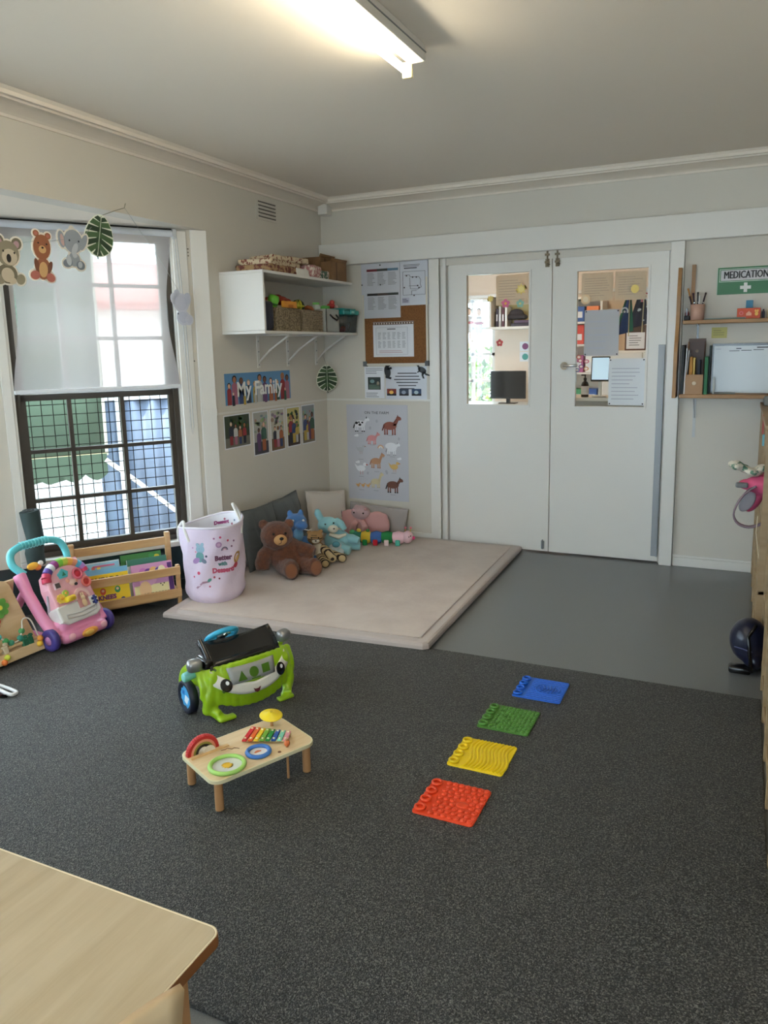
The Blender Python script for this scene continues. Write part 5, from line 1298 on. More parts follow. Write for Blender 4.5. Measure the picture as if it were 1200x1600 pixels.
# wheel with blue sticker
q = MB(); q.M = T(-.226, .155, .072) @ RY(-PI / 2); q.lathe([(.001, .012), (.050, .012), (.058, .020), (.070, .016), (.072, -.012), (.060, -.020), (.001, -.020)], C(20, 26, 44, .5), n=36); q.obj('wheel', t, label='dark wheel')
q = MB(); q.M = T(-.2375, .155, .072) @ RY(-PI / 2); P = [((.044 + .006 * math.sin(i * 2.2)) * math.cos(2 * PI * i / 22), (.046 + .004 * math.sin(i * 3)) * math.sin(2 * PI * i / 22)) for i in range(22)]
q.prism(P, 0, .0012, C(70, 160, 214, .4)); q.prism([(-.03, -.012), (.004, -.034), (.010, .0), (-.02, .012)], .0012, .002, C(226, 232, 236)); q.prism([(.006, .01), (.026, .006), (.024, .026), (.008, .030)], .0012, .002, C(40, 110, 180)); q.obj('wheel_sticker', t, label='blue sticker')
q = MB(); q.M = T(.226, .155, .072) @ RY(PI / 2); q.lathe([(.001, .012), (.050, .012), (.058, .020), (.070, .016), (.072, -.012), (.060, -.020), (.001, -.020)], C(20, 26, 44, .5), n=36); q.obj('wheel', t, label='dark wheel')
for x, z in ((-.165, .175), (-.150, .088)):
    q = MB(); fdisc(q, x * .96, z + .035, .005, .005, .016, C(60, 90, 10), 10); q.obj('screw_cap', t)

# ================================================================== TABLE AND CHAIR IN THE FOREGROUND
LAM = wood('pale_wood_laminate', (196, 180, 152), (178, 160, 130), (14, 1.2, 1), .38, 1.6, .35, .72)
t = thing('low_table', 'pale wood laminate kids table with brown edge, cut off at lower left', 'table', (-1.35, .57, .0))
EDG = C(140, 88, 46, .4)
TP = [(p[0], p[1]) for p in rrect(1.13, .73, .020)]
q = MB(); q.prism(TP, .478, .5, EDG, bev=.003); q.obj('table_edge', t, label='brown edge band'); q = MB(); q.prism([(p[0] * .9925, p[1] * .9885) for p in TP], .5, .5012, LAM); q.obj('tabletop', t, label='pale laminate surface')
q = MB(); q.tube([(p[0] * .996, p[1] * .994, .4998) for p in TP], .0022, C(236, 222, 190, .4), n=6, closed=True); q.obj('edge_trim', t)
for sx in (-1, 1):
    for sy in (-1, 1):
        q = MB(); q.box(sx * .50 - .02, sx * .50 + .02, sy * .30 - .02, sy * .30 + .02, 0, .478, BEE, .004); q.obj('leg', t)
# child chair tucked under the right side of the table
PCH = mat('pale_beech_chair', (206, 178, 140), .4)
t = thing('child_chair', 'pale beech child chair tucked against the right end of the table', 'chair', (-.885, .615, 0), math.radians(-88))
q = MB(); q.surf(lambda u, v: (-.165 + .33 * u, .085 + .012 * (2 * u - 1) ** 2 * 3 + .02 * v, .40 + .135 * v + .012 * math.sin(u * PI)), 12, 4, PCH, .014); q.obj('backrest', t)
q = MB(); q.box(-.16, .16, -.20, .10, .268, .282, PCH, .006, 3); q.obj('seat', t)
for sx in (-1, 1):
    q = MB(); q.tube([(sx * .15, .10, 0), (sx * .15, .09, .27), (sx * .15, .108, .50)], .012, PCH, n=10); q.obj('leg', t)
    q = MB(); q.tube([(sx * .15, -.19, 0), (sx * .15, -.18, .27)], .012, PCH, n=10); q.obj('leg', t)
# ================================================================== CUSHIONS AND PLUSH TOYS ON THE MAT
def cushion(name, label, loc, rot, w, h, d, m, grp=None, seams=0):
    q = MB()
    def side(s):
        def fn(u, v):
            a, b = 2 * u - 1, 2 * v - 1
            k = (1 - abs(a) ** 2.6) * (1 - abs(b) ** 2.6); pin = 1 - .06 * (1 - abs(b)) * abs(a) ** 3
            x = a * w / 2 * (1 - .05 * (1 - b * b)); z = b * h / 2 * (1 - .05 * (1 - a * a))
            y = s * (d / 2) * k ** .5
            if seams:
                for sx in (-.33, .33): y *= 1 - .28 * math.exp(-((a - sx) / .06) ** 2)
                for sz in (-.33, .33): y *= 1 - .28 * math.exp(-((b - sz) / .06) ** 2)
            return (x, y, z)
        return fn
    q.surf(side(-1), 26, 26, m); q.M = SCL(1, 1, 1); f2 = side(1)
    q.surf(lambda u, v: f2(1 - u, v), 26, 26, m)
    q.M = I4.copy()
    q.tube([(sx * w / 2, 0, sz * h / 2) for sx, sz in ((-1, -1), (0, -.95), (1, -1), (.95, 0), (1, 1), (0, .95), (-1, 1), (-.95, 0))], .005, m, n=6, closed=True)
    t = q.obj(name, loc=loc, rot=rot); tag(t, label, 'cushion', grp); return t
DG = mat('dark_grey_quilted_cloth', (86, 92, 94), .9, sheen=.2, bump=(50, .3, .01))
cushion('floor_cushion', 'dark grey quilted cushion behind the teddy bear, beside the fabric basket', (-2.975, 4.215, .252), (math.radians(-14), 0, math.radians(86)), .39, .41, .10, DG, 'dark grey cushions along the left wall', 1)
cushion('floor_cushion', 'dark grey quilted cushion behind the blue dragon plush', (-2.985, 4.60, .255), (math.radians(-14), math.radians(-3), math.radians(93)), .40, .42, .10, DG, 'dark grey cushions along the left wall', 1)
CW = mat('cream_cushion_cloth', (214, 204, 194), .9, sheen=.2, bump=(40, .2, .01))
o = cushion('white_cushion', 'cream white cushion with small dark motif leaning in the room corner', (-2.935, 5.06, .235), (math.radians(-16), math.radians(6), math.radians(62)), .36, .37, .10, CW)
q = MB(); q.disc(.10, .00, .012, .03, .0425, C(60, 40, 80), base=.036, rot=.2); q.disc(.075, -.01, .016, .008, .0425, C(110, 90, 130), base=.036, rot=.5); q.M = T(0, 0.0, 0); mo = q.obj('printed_motif', o)
FUR = mat('brown_teddy_fur', (112, 62, 34), .95, sheen=.3, noise=(40, (92, 48, 26), .4, .6), bump=(180, .9, .006))
FUR2 = mat('brown_teddy_paw', (136, 84, 52), .95, sheen=.3, bump=(180, .7, .004)); TAN = mat('tan_muzzle', (206, 158, 104), .9, bump=(150, .5, .003))
def face_eyes(t, pts, r=.007, m=None):
    for p in pts: q = MB(); q.ell(p, r, m or C(10, 8, 8, .1), nu=10, nv=8); q.obj('eye', t)
# teddy
t = thing('teddy_bear', 'large brown teddy bear sitting against the dark grey cushion', 'teddy bear', (-2.69, 4.095, MZ), math.radians(33))
q = MB()
q.ell((0, .03, .115), (.125, .10, .125), FUR); q.ell((-.03, .03, .19), (.085, .075, .07), FUR); q.ell((-.065, .0, .262), (.108, .098, .098), FUR)
q.ell((-.148, .02, .335), (.034, .022, .034), FUR); q.ell((.018, .02, .333), (.034, .022, .034), FUR)
q.tube([(-.095, .02, .19), (-.150, -.01, .13), (-.165, -.03, .085), (-.165, -.045, .045)], [.045, .052, .052, .044], FUR, n=12)
q.tube([(.055, .01, .178), (.10, -.02, .165), (.150, -.04, .152), (.175, -.05, .145)], [.045, .048, .046, .038], FUR, n=12)
q.tube([(-.02, .0, .06), (.0, -.07, .06), (.02, -.13, .064)], [.07, .062, .058], FUR, n=12); q.ell((.02, -.155, .066), (.052, .040, .064), FUR)
q.tube([(.07, .01, .06), (.12, -.05, .062), (.160, -.09, .064)], [.07, .060, .055], FUR, n=12); q.ell((.172, -.108, .064), (.050, .040, .062), FUR)
soft(q, 'body', FUR, voxel=.0065, smooth=5, parent=t, fur=.007, furscale=.012)
q = MB(); q.ell((-.040, -.090, .252), (.044, .036, .036), TAN); soft(q, 'muzzle', TAN, voxel=.005, smooth=2, parent=t)
q = MB(); q.ell((-.032, -.126, .268), (.014, .009, .010), C(14, 10, 10, .2)); q.obj('nose', t)
q = MB(); q.tube([(-.034, -.128, .26), (-.036, -.126, .240), (-.052, -.120, .232)], .0022, C(60, 34, 20), n=5); q.obj('mouth', t)
face_eyes(t, [(-.082, -.092, .293), (-.006, -.088, .293)], .0085)
for x, y, z, rz_ in ((.021, -.188, .068, .12), (.183, -.140, .066, .3)):
    q = MB(); q.ell((x, y, z), (.040, .010, .050), FUR2, RZ(rz_)); soft(q, 'paw_pad', FUR2, voxel=.004, smooth=3, parent=t)

# blue dragon plush
BLU = mat('blue_plush', (66, 116, 176), .9, sheen=.3, bump=(150, .5, .004)); LBL = mat('pale_blue_plush', (118, 174, 214), .9, sheen=.3, bump=(150, .5, .004))
t = thing('dragon_plush', 'blue dragon plush with pale blue belly beside the teddy bear', 'plush toy', (-2.70, 4.39, MZ), math.radians(32))
q = MB(); q.ell((-.10, .05, .09), (.085, .075, .10), BLU); q.tube([(-.10, .05, .15), (-.09, .04, .22), (-.085, .02, .28)], [.06, .05, .05], BLU, n=10); q.ell((-.085, .0, .295), (.075, .06, .052), BLU); q.ell((-.05, -.055, .275), (.045, .05, .035), BLU)
for i in range(5): q.ell((-.125 - .0 * i, .06 + .012 * i, .33 - .05 * i), (.018, .020, .024), BLU)
q.ell((-.125, .01, .345), (.02, .015, .03), BLU); q.ell((-.05, .01, .345), (.02, .015, .03), BLU)
q.tube([(-.05, .0, .06), (.02, -.06, .05), (.055, -.075, .04)], [.045, .038, .032], BLU, n=10); q.tube([(-.04, .0, .17), (.0, -.04, .13), (.01, -.05, .10)], [.03, .028, .024], BLU, n=8)
soft(q, 'body', BLU, voxel=.006, smooth=5, parent=t)
q = MB(); q.ell((-.085, -.015, .10), (.055, .040, .085), LBL); q.ell((-.072, -.008, .20), (.036, .045, .06), LBL); soft(q, 'belly', LBL, voxel=.006, smooth=4, parent=t)
face_eyes(t, [(-.105, -.055, .31), (-.035, -.060, .31)], .009, C(230, 230, 230, .2))
q = MB(); q.tube([(-.05, -.075, .255), (.0, -.085, .245), (.02, -.07, .25)], .0035, C(232, 232, 228), n=6); q.obj('white_strap', t)

# striped tiger plush
TG = mat('tiger_plush_tan', (170, 132, 88), .95, bump=(150, .6, .004)); TGW = mat('cream_plush', (216, 206, 188), .95, bump=(150, .5, .004)); TGD = C(44, 36, 34, .9)
def stripes(name, cream=(196, 172, 130), dark=(46, 38, 34), sc=90, ax=(0, 0, 1)):
    if name in _mc: return _mc[name]
    m = D.materials.new(name); m.use_nodes = True; nt = m.node_tree; b = nt.nodes['Principled BSDF']; b.inputs['Roughness'].default_value = .95
    tc = nt.nodes.new('ShaderNodeTexCoord'); wv = nt.nodes.new('ShaderNodeTexWave'); wv.inputs['Scale'].default_value = sc; wv.inputs['Distortion'].default_value = 1.2; wv.bands_direction = 'Y'
    r = nt.nodes.new('ShaderNodeValToRGB'); r.color_ramp.interpolation = 'CONSTANT'; r.color_ramp.elements[0].color = lin(cream) + (1,); r.color_ramp.elements[1].color = lin(dark) + (1,); r.color_ramp.elements[1].position = .62
    nt.links.new(tc.outputs['Object'], wv.inputs['Vector']); nt.links.new(wv.outputs['Color'], r.inputs['Fac']); nt.links.new(r.outputs['Color'], b.inputs['Base Color'])
    _mc[name] = m; return m
STR = stripes('striped_plush', sc=14)
t = thing('tiger_plush', 'striped tan tiger plush sprawled with legs towards the room', 'plush toy', (-2.585, 4.405, MZ), math.radians(32))
q = MB(); q.ell((-.05, .03, .075), (.06, .055, .07), TGW); q.ell((-.065, -.01, .185), (.055, .050, .048), TG)
q.ell((-.105, .0, .222), (.016, .010, .016), TG); q.ell((-.025, .0, .225), (.016, .010, .016), TG); q.tube([(-.055, .02, .10), (-.06, .01, .15)], .035, TG)
soft(q, 'body', TG, voxel=.005, smooth=4, parent=t)
q = MB(); q.ell((-.062, -.052, .170), (.028, .018, .018), TGW); q.ell((-.05, -.02, .10), (.045, .035, .05), TGW); soft(q, 'chest', TGW, voxel=.005, smooth=3, parent=t)
face_eyes(t, [(-.088, -.050, .192), (-.042, -.052, .193)], .0055)
q = MB(); q.ell((-.062, -.069, .176), (.007, .004, .005), TGD); q.obj('nose', t)
for a, b, c_ in (((-.04, -.01, .055), (-.025, -.08, .05), (-.005, -.13, .034)), ((.0, .02, .055), (.06, .01, .05), (.115, -.02, .034)), ((-.02, -.02, .11), (.02, -.06, .09), (.045, -.07, .05))):
    q = MB(); q.tube([a, b, c_], [.032, .032, .028], STR, n=12); q.ell(c_, (.033, .030, .032), STR); q.obj('leg', t, label='striped leg')
q = MB()
for dz in (.0, .012, .024): q.torus((-.066, -.010, .185 + dz), .052 - dz * .5, .0028, TGD, nu=16, nv=5, arc=(PI * 1.1, PI * 1.9))
q.obj('face_stripe', t)

# pale blue elephant/bunny plushes
AQ = mat('aqua_plush', (146, 200, 208), .95, sheen=.3, bump=(150, .5, .004)); CRE = mat('cream_plush2', (220, 214, 196), .95, bump=(150, .5, .004))
t = thing('bunny_plush', 'pale aqua plush with long ears and cream muzzle lying before the cream cushion', 'plush toy', (-2.66, 4.66, MZ), math.radians(30))
q = MB(); q.ell((.03, .02, .085), (.10, .08, .08), AQ); q.ell((-.035, .01, .205), (.078, .065, .062), AQ); q.tube([(-.085, .02, .245), (-.108, .02, .295), (-.112, .02, .325)], [.026, .028, .016], AQ, n=8); q.tube([(.02, .02, .24), (.055, .0, .215), (.085, -.03, .175)], [.024, .030, .020], AQ, n=8)
q.tube([(.08, .02, .10), (.14, -.01, .10), (.185, -.03, .085)], [.036, .034, .028], AQ, n=10); q.tube([(.02, -.03, .07), (.07, -.10, .05), (.115, -.12, .038)], [.040, .038, .034], AQ, n=10); q.tube([(.09, .03, .05), (.15, .02, .04), (.195, .02, .036)], [.036, .034, .032], AQ, n=10)
soft(q, 'body', AQ, voxel=.006, smooth=5, parent=t)
q = MB(); q.ell((-.002, -.048, .188), (.040, .028, .030), CRE); soft(q, 'muzzle', CRE, voxel=.005, smooth=3, parent=t)
face_eyes(t, [(-.055, -.050, .225), (.005, -.052, .232)], .006); q = MB(); q.ell((.006, -.077, .196), (.007, .004, .005), C(90, 60, 70)); q.obj('nose', t)
q = MB(); q.tube([(-.03, -.05, .15), (.04, -.06, .13), (.09, -.03, .14)], [.012, .018, .010], CRE, n=8); q.obj('neck_bow', t)
t = thing('comforter_cloth', 'crumpled white and aqua comforter cloth between tiger and aqua plush', 'cloth', (-2.60, 4.55, MZ), math.radians(30))
q = MB()
for i in range(9): q.ell((.02 + .03 * math.sin(i * 1.9), .03 * math.cos(i * 2.6), .03 + .016 * (i % 4)), (.04, .025, .018), CRE, RZ(i * 1.1) @ RX(.5))
soft(q, 'cloth', mat('white_fleece', (206, 214, 216), .95, bump=(80, .5, .006)), voxel=.005, smooth=3, parent=t)
q = MB(); q.ell((.02, -.03, .10), (.028, .012, .022), C(90, 150, 160, .8)); q.ell((-.03, -.03, .05), (.02, .012, .02), C(210, 180, 80, .8)); q.obj('patch', t)

# pink pillow with knitted head
PKC = mat('pink_pillow_cloth', (214, 160, 156), .95, sheen=.2, bump=(60, .3, .006)); GPK = mat('greyish_pink_plush', (196, 164, 164), .95, bump=(160, .5, .004))
o = cushion('grey_cushion', 'greyish beige cushion edge behind the pink pillow', (-2.60, 5.262, .165), (math.radians(-12), math.radians(4), math.radians(2)), .50, .24, .07, mat('greige_cushion', (168, 160, 156), .9))
t = thing('pink_pillow_plush', 'pink plush pillow with round grey-pink lamb head and hugging arms', 'plush toy', (-2.67, 5.16, MZ), 0)
q = MB()
q.ell((-.115, .0, .11), (.105, .045, .105), PKC); q.ell((.125, .0, .11), (.105, .045, .105), PKC); q.ell((0, .01, .10), (.15, .045, .09), PKC); q.box(-.20, .21, -.03, .035, .02, .20, PKC, .03, 3)
soft(q, 'body', PKC, voxel=.007, smooth=6, parent=t)
q = MB(); q.ell((-.01, -.02, .200), (.080, .055, .056), GPK); q.ell((-.05, -.01, .245), (.02, .02, .012), GPK); soft(q, 'head', GPK, voxel=.006, smooth=4, parent=t)
for a in (((-.02, -.06, .14), (-.05, -.065, .11), (-.07, -.06, .06)), ((.02, -.06, .14), (.05, -.07, .10), (.045, -.065, .05))):
    q = MB(); q.tube(a, [.022, .026, .026], PKC, n=10); q.ell(a[2], (.03, .026, .028), PKC); soft(q, 'arm', PKC, voxel=.005, smooth=3, parent=t)
face_eyes(t, [(-.045, -.068, .205), (.035, -.068, .205)], .0065); q = MB(); q.ell((-.055, -.06, .225), (.012, .006, .008), C(224, 170, 170)); q.ell((.05, -.06, .235), (.012, .006, .008), C(224, 170, 170)); q.obj('cheek', t)

# caterpillar
t = thing('caterpillar_plush', 'long soft caterpillar toy in green, yellow, blue and pink blocks with tag feet', 'plush toy', (-2.47, 4.99, MZ), math.radians(16))
segs = [(-.150, .050, (60, 140, 120)), (-.085, .048, (226, 190, 60)), (-.005, .050, (70, 110, 176)), (.080, .050, (40, 130, 70)), (.165, .052, (240, 196, 206))]
for i, (x, w_, c_) in enumerate(segs):
    q = MB(); q.ell((x, 0, .052), (w_, .046, .050), C(*c_, .9)); q.tube([(x - w_ * .8, 0, .052), (x, 0, .056), (x + w_ * .8, 0, .052)], [.040, .047, .040], C(*c_, .9), n=16); q.obj('segment', t, label=['teal', 'yellow', 'blue', 'green', 'pink'][i] + ' segment')
    q = MB(); q.box(x - .018, x + .018, -.062, -.044, .002, .046, C(*[(40, 150, 90), (40, 150, 80), (190, 30, 50), (246, 214, 214), (90, 190, 170)][i], .9), .006, 3); q.obj('tag_foot', t)
q = MB(); q.ell((.235, -.005, .060), (.042, .044, .048), C(236, 196, 204, .9)); q.ell((.278, -.01, .055), (.014, .014, .014), C(222, 60, 120)); q.obj('head', t, label='pale pink head'); face_eyes(t, [(.262, -.038, .076), (.250, -.044, .070)], .0045)
for x in (.215, .255): q = MB(); q.tube([(x, 0, .10), (x + .004, 0, .125)], .003, C(220, 180, 60), n=6); q.ell((x + .004, 0, .13), .009, C(240, 130, 150), nu=10, nv=6); q.obj('antenna', t)
q = MB(); q.M = T(-.19, .0, .09); q.ell((0, 0, 0), (.022, .03, .02), C(90, 180, 130, .9)); q.ell((.05, 0, .012), (.018, .02, .016), C(230, 200, 90, .9)); q.ell((.12, 0, .014), (.014, .016, .012), C(80, 160, 90, .9)); q.obj('back_fringe', t)

# ================================================================== FABRIC BASKET
t = thing('fabric_basket', 'tall lavender pink fabric toy basket with dessert print beside the book rack', 'basket', (-2.862, 3.553, MZ), math.radians(38))
LAV = mat('lavender_canvas', (222, 204, 222), .75, sheen=.1, bump=(14, .35, .02)); LINN = mat('white_lining', (226, 222, 226), .8)
H_B = .455
def bag(u, v, r_off=0.0):
    a = 2 * PI * u
    r = .168 + .022 * v + .007 * math.sin(3 * a + 5 * v) * (1 - .6 * v) + .006 * math.sin(7 * a - 9 * v) * math.sin(PI * v) + .008 * math.exp(-((v - .12) / .08) ** 2)
    if v < .06: r *= .93 + .07 * (v / .06)
    r += r_off
    h = H_B * v + v * (.018 * math.cos(a) + .012 * math.sin(2 * a))
    return (r * math.cos(a), r * math.sin(a), h)
q = MB(); q.surf(lambda u, v: bag(u, v), 72, 30, LAV); q.add([bag(i / 40, 0) for i in range(40)], [tuple(range(40))[::-1]], LAV); q.obj('outer_cloth', t)
q = MB(); q.surf(lambda u, v: bag(1 - u, v, -.006), 72, 16, LINN); q.add([(p[0], p[1], .006) for p in [bag(i / 40, 0.02, -.008) for i in range(40)]], [tuple(range(40))], LINN); q.obj('lining', t, label='white printed lining')
q = MB(); q.tube([bag(i / 60, 1.0, -.003) for i in range(60)], .0065, C(226, 216, 226, .7), n=8, closed=True); q.obj('rim', t)
def wrap(build, fn):
    """print built flat in (x,z) with lift -> wrapped on a side of the bag"""
    q = MB(); build(q); q.v = [Vector(fn(v.x, v.y, v.z)) for v in q.v]; return q
def outw(x, y, z):   # x along arc, z height, lift = -y ; centred towards the room
    a = -PI / 2 + x / .185; v = max(0.02, min(.98, z / H_B)); p = bag((a / (2 * PI)) % 1.0, v, -y + .0008); return p
random.seed(5)
def pr0(q):
    q.text('Better', .060, .272, .040, .0015, C(112, 66, 92), bold=.0025); q.text('with', .056, .236, .030, .0015, C(76, 120, 120), bold=.002); q.text('Dessert!', .060, .198, .040, .0015, C(196, 80, 110), bold=.0025)
def pr1(q):
    q.disc(-.075, .330, .026, .024, .0012, C(150, 180, 200)); q.disc(-.088, .355, .010, .014, .0012, C(150, 180, 200), rot=.4); q.disc(-.062, .357, .010, .014, .0012, C(150, 180, 200), rot=-.4)
    q.disc(-.080, .285, .026, .032, .0011, C(100, 150, 150)); q.disc(-.105, .262, .026, .016, .0011, C(170, 130, 180), rot=.5); q.disc(-.055, .262, .018, .012, .0012, C(110, 120, 140), rot=-.6); q.disc(-.083, .333, .003, .003, .0016, INK, n=6); q.disc(-.068, .333, .003, .003, .0016, INK, n=6)
def pr2(q):
    q.disc(.148, .262, .022, .036, .0012, C(176, 130, 70), rot=-.3); q.disc(.150, .255, .010, .02, .0015, C(220, 180, 110), rot=-.3); q.disc(.142, .215, .016, .018, .0013, C(196, 60, 80))
def pr(q):
    for k, c_ in enumerate((C(90, 90, 110), C(150, 120, 150), C(210, 160, 170))): q.ring2(.070, .318, .022 - .005 * k, .017 - .005 * k, .0012, c_, a0=0, a1=PI, n=8)
    q.disc(.035, .356, .018, .018, .0012, C(200, 160, 190)); q.ring2(.035, .356, .018, .010, .0015, C(170, 130, 170), base=.0012, n=12)
    for x, z, r, c_ in ((.01, .395, .006, (150, 90, 130)), (.045, .40, .007, (190, 70, 110)), (.09, .375, .007, (190, 60, 90)), (.13, .365, .006, (130, 80, 120)), (.115, .335, .006, (120, 80, 110)), (-.105, .315, .005, (220, 140, 170)), (-.12, .34, .004, (200, 130, 190)), (-.09, .19, .010, (222, 90, 120)), (-.125, .165, .006, (200, 80, 110)), (.0, .160, .007, (180, 70, 90)), (.03, .150, .006, (130, 60, 70)), (-.04, .29, .007, (60, 70, 90)), (-.03, .107, .006, (200, 90, 110))):
        q.disc(x, z, r, r, .0012, C(*c_), n=8)
    q.plate([(-.115, .10), (-.105, .094), (-.07, .125), (-.03, .132), (-.028, .142), (-.07, .138)], .0012, C(170, 130, 150)); q.disc(-.03, .145, .014, .009, .0013, C(100, 160, 150), rot=.6)
wrap(pr, outw).obj('printed_design', t); wrap(pr0, outw).obj('lettering', t); wrap(pr1, outw).obj('printed_rabbit', t); wrap(pr2, outw).obj('printed_biscuit', t)
def inw(x, y, z):
    a = PI / 2 - x / .18; v = max(.02, min(.98, z / H_B)); return bag((a / (2 * PI)) % 1.0, v, -.008 + y)
def pri(q):
    q.text('I love', -.02, .345, .030, .0015, C(110, 80, 80), bold=.001); q.text('Dessert', .06, .40, .030, .0015, C(150, 60, 110), bold=.002); q.text('Dessert', .19, .36, .024, .0015, C(60, 100, 120), bold=.001)
    for i in range(26): q.disc(-.25 + .5 * ((i * .37) % 1), .24 + .18 * ((i * .61) % 1), .007, .007, .0012, C(*[(170, 90, 110), (120, 130, 150), (110, 90, 80)][i % 3]), n=7)
w_ = wrap(pri, inw); w_.obj('printed_lining_design', t)
HW = C(228, 224, 218, .7)
for a0, tall in ((-2.75, .0), (-.05, .07)):
    q = MB()
    A = [Vector(bag(((a0 + d) / (2 * PI)) % 1, 1.0, .002)) for d in (-.42, -.25, 0, .25, .42)]
    lift_ = [-.08, -.01, .035, -.01, -.08] if not tall else [-.07, .01, .085, .02, -.07]
    inn = [0, 0, -.02, 0, 0] if not tall else [.0, -.02, -.06, -.02, 0]
    q.tube(crv([A[i] + Vector((math.cos(a0), math.sin(a0), 0)) * inn[i] + Vector((0, 0, lift_[i])) for i in range(5)]), .0085, HW, n=8)
    q.obj('handle', t, label='white carry strap')

# ================================================================== BOOK RACK
t = thing('book_rack', 'low pine book rack with two front rails under the window', 'book rack', (-3.08, 3.94, .0125), R56)
UL, UR = -.955, -.405
for u in (UL, UR):
    q = MB(); q.box(u - .016, u + .016, -.165, -.130, 0, .415, PINE, .006, 3); q.obj('rear_post', t)
    q = MB(); q.box(u - .012, u + .012, -.355, -.328, 0, .252, PINE, .005, 3); q.obj('front_post', t)
    q = MB(); q.box(u - .010, u + .010, -.330, -.150, .05, .09, PINE, .003); q.obj('side_rail', t)
for z0, z1, y in ((.335, .385, -.146), (.06, .11, -.146), (.195, .245, -.362), (.060, .110, -.362)):
    q = MB(); q.box(UL - .01 if y < -.3 else UL, UR + .01 if y < -.3 else UR, y - .008, y + .008, z0, z1, PINE, .003); q.obj('rail', t)
q = MB(); q.box(UL, UR, -.352, -.155, .048, .062, PINE, .003); q.obj('base_board', t)
def book(label, u, d, w, h, th, lean, cover, draw, z=.064, yaw=0):
    t = thing('picture_book', label, 'book', (0, 0, 0), 0, 'picture books in the rack', rot=None)
    X = T(-3.08, 3.94, .0125) @ RZ(R56) @ T(u, d, z) @ RZ(yaw) @ RX(lean); t.matrix_world = X
    q = MB(); q.box(-w / 2, w / 2, -.0012, .0, 0, h, cover); q.box(-w / 2, w / 2, th, th + .0012, 0, h, cover); q.box(-w / 2 - .001, -w / 2, 0, th, 0, h, cover); q.obj('cover', t)
    q = MB(); q.box(-w / 2, w / 2 - .003, 0, th, .003, h - .003, C(232, 228, 218)); q.obj('pages', t)
    q = MB(); draw(q, w, h); q.obj('cover_art', t)
LN = math.radians(-14)
YEL = C(240, 204, 40)
def a_heads(q, w, h):
    L = dict(base=.0012)
    q.rect(-w / 2, w / 2, h * .86, h, .0018, C(120, 180, 216), **L)
    q.text('HEADS', 0, h * .70, .042, .0022, C(90, 60, 40), bold=.002, **L); q.text('SHOULDERS', 0, h * .585, .026, .0022, C(90, 60, 40), bold=.0012, **L); q.text('KNEES', -.01, h * .26, .034, .0022, C(120, 60, 110), bold=.002, **L); q.text('& TOES', .0, h * .11, .036, .0022, C(60, 110, 60), bold=.002, **L)
    for x, z, c_ in ((-.08, .70, (200, 90, 60)), (.085, .68, (60, 60, 90)), (-.085, .16, (70, 50, 110)), (.075, .13, (40, 60, 120)), (-.03, .42, (220, 90, 60)), (.05, .43, (70, 150, 90))):
        q.disc(x, h * z, .016, .020, .0020, C(*c_), n=12, **L); q.disc(x, h * z + .004, .008, .008, .0026, C(230, 190, 160), n=10, base=.002)
def a_pale(q, w, h):
    q.rect(-w / 2 + .004, w / 2 - .004, h * .8, h * .97, .0016, C(140, 190, 220), base=.0012); q.rect(-.03, .09, h * .875, h * .92, .0020, C(206, 110, 150), base=.0012)
    for i in range(4): q.disc(-.09 + .03 * i, h * .86, .010, .012, .002, C(*[(60, 120, 190), (90, 160, 200), (220, 120, 120), (240, 200, 90)][i]), base=.0012, n=10)
def a_green(q, w, h):
    for i in range(14): q.disc(-w / 2 + .02 + (w - .04) * ((i * .37) % 1), h * (.3 + .65 * ((i * .61) % 1)), .018, .014, .0017 + .0001 * i, C(*[(214, 200, 60), (60, 140, 70), (120, 180, 60), (40, 90, 50)][i % 4]), base=.0012, n=10)
def a_white(q, w, h):
    q.rect(-w / 2, w / 2, h * .84, h, .0016, C(60, 120, 100), base=.0012)
def a_uni(q, w, h):
    L = dict(base=.0012)
    q.rect(-w / 2 + .006, w / 2 - .03, h * .05, h * .42, .0016, C(238, 226, 170), **L); q.rect(w / 2 - .028, w / 2 - .002, .004, h * .95, .0016, C(84, 44, 110), **L)
    for i, c_ in enumerate(((196, 120, 190), (110, 60, 150), (236, 190, 120), (90, 70, 160), (220, 140, 190))): q.disc(-.05 + .03 * i, h * (.76 - .03 * (i % 2)), .026, .03, .0020 + .0002 * i, C(*c_), n=14, rot=.5, **L)
    q.disc(.055, h * .78, .022, .026, .0032, C(242, 234, 190), n=14, **L); q.disc(-.03, h * .55, .05, .035, .0018, C(224, 170, 200), n=16, **L); q.disc(-.05, h * .3, .035, .05, .002, C(240, 200, 150), n=16, **L)
    q.text('UNICORN', .012, h * .13, .031, .0028, C(50, 30, 70), bold=.0022, **L); q.disc(.04, h * .40, .004, .004, .003, INK, n=6, **L); q.disc(.06, h * .40, .004, .004, .003, INK, n=6, **L); q.disc(.05, h * .35, .004, .004, .003, INK, n=6, **L)
book('pale blue picture book at the left of the rack, behind the yellow one', -.825, -.262, .235, .245, .010, LN, C(196, 214, 226), a_pale)
book('yellow "HEADS SHOULDERS KNEES & TOES" picture book at the left front of the rack', -.800, -.345, .235, .225, .008, LN, YEL, a_heads)
book('green and yellow jungle picture book at the back right of the rack', -.575, -.235, .235, .255, .010, LN, C(60, 120, 60), a_green)
book('white and green topped picture book in the middle right of the rack', -.555, -.285, .23, .235, .008, LN, C(214, 220, 216), a_white)
book('pink and purple "UNICORN" picture book at the right front of the rack', -.545, -.345, .235, .215, .012, LN, C(206, 150, 190), a_uni)
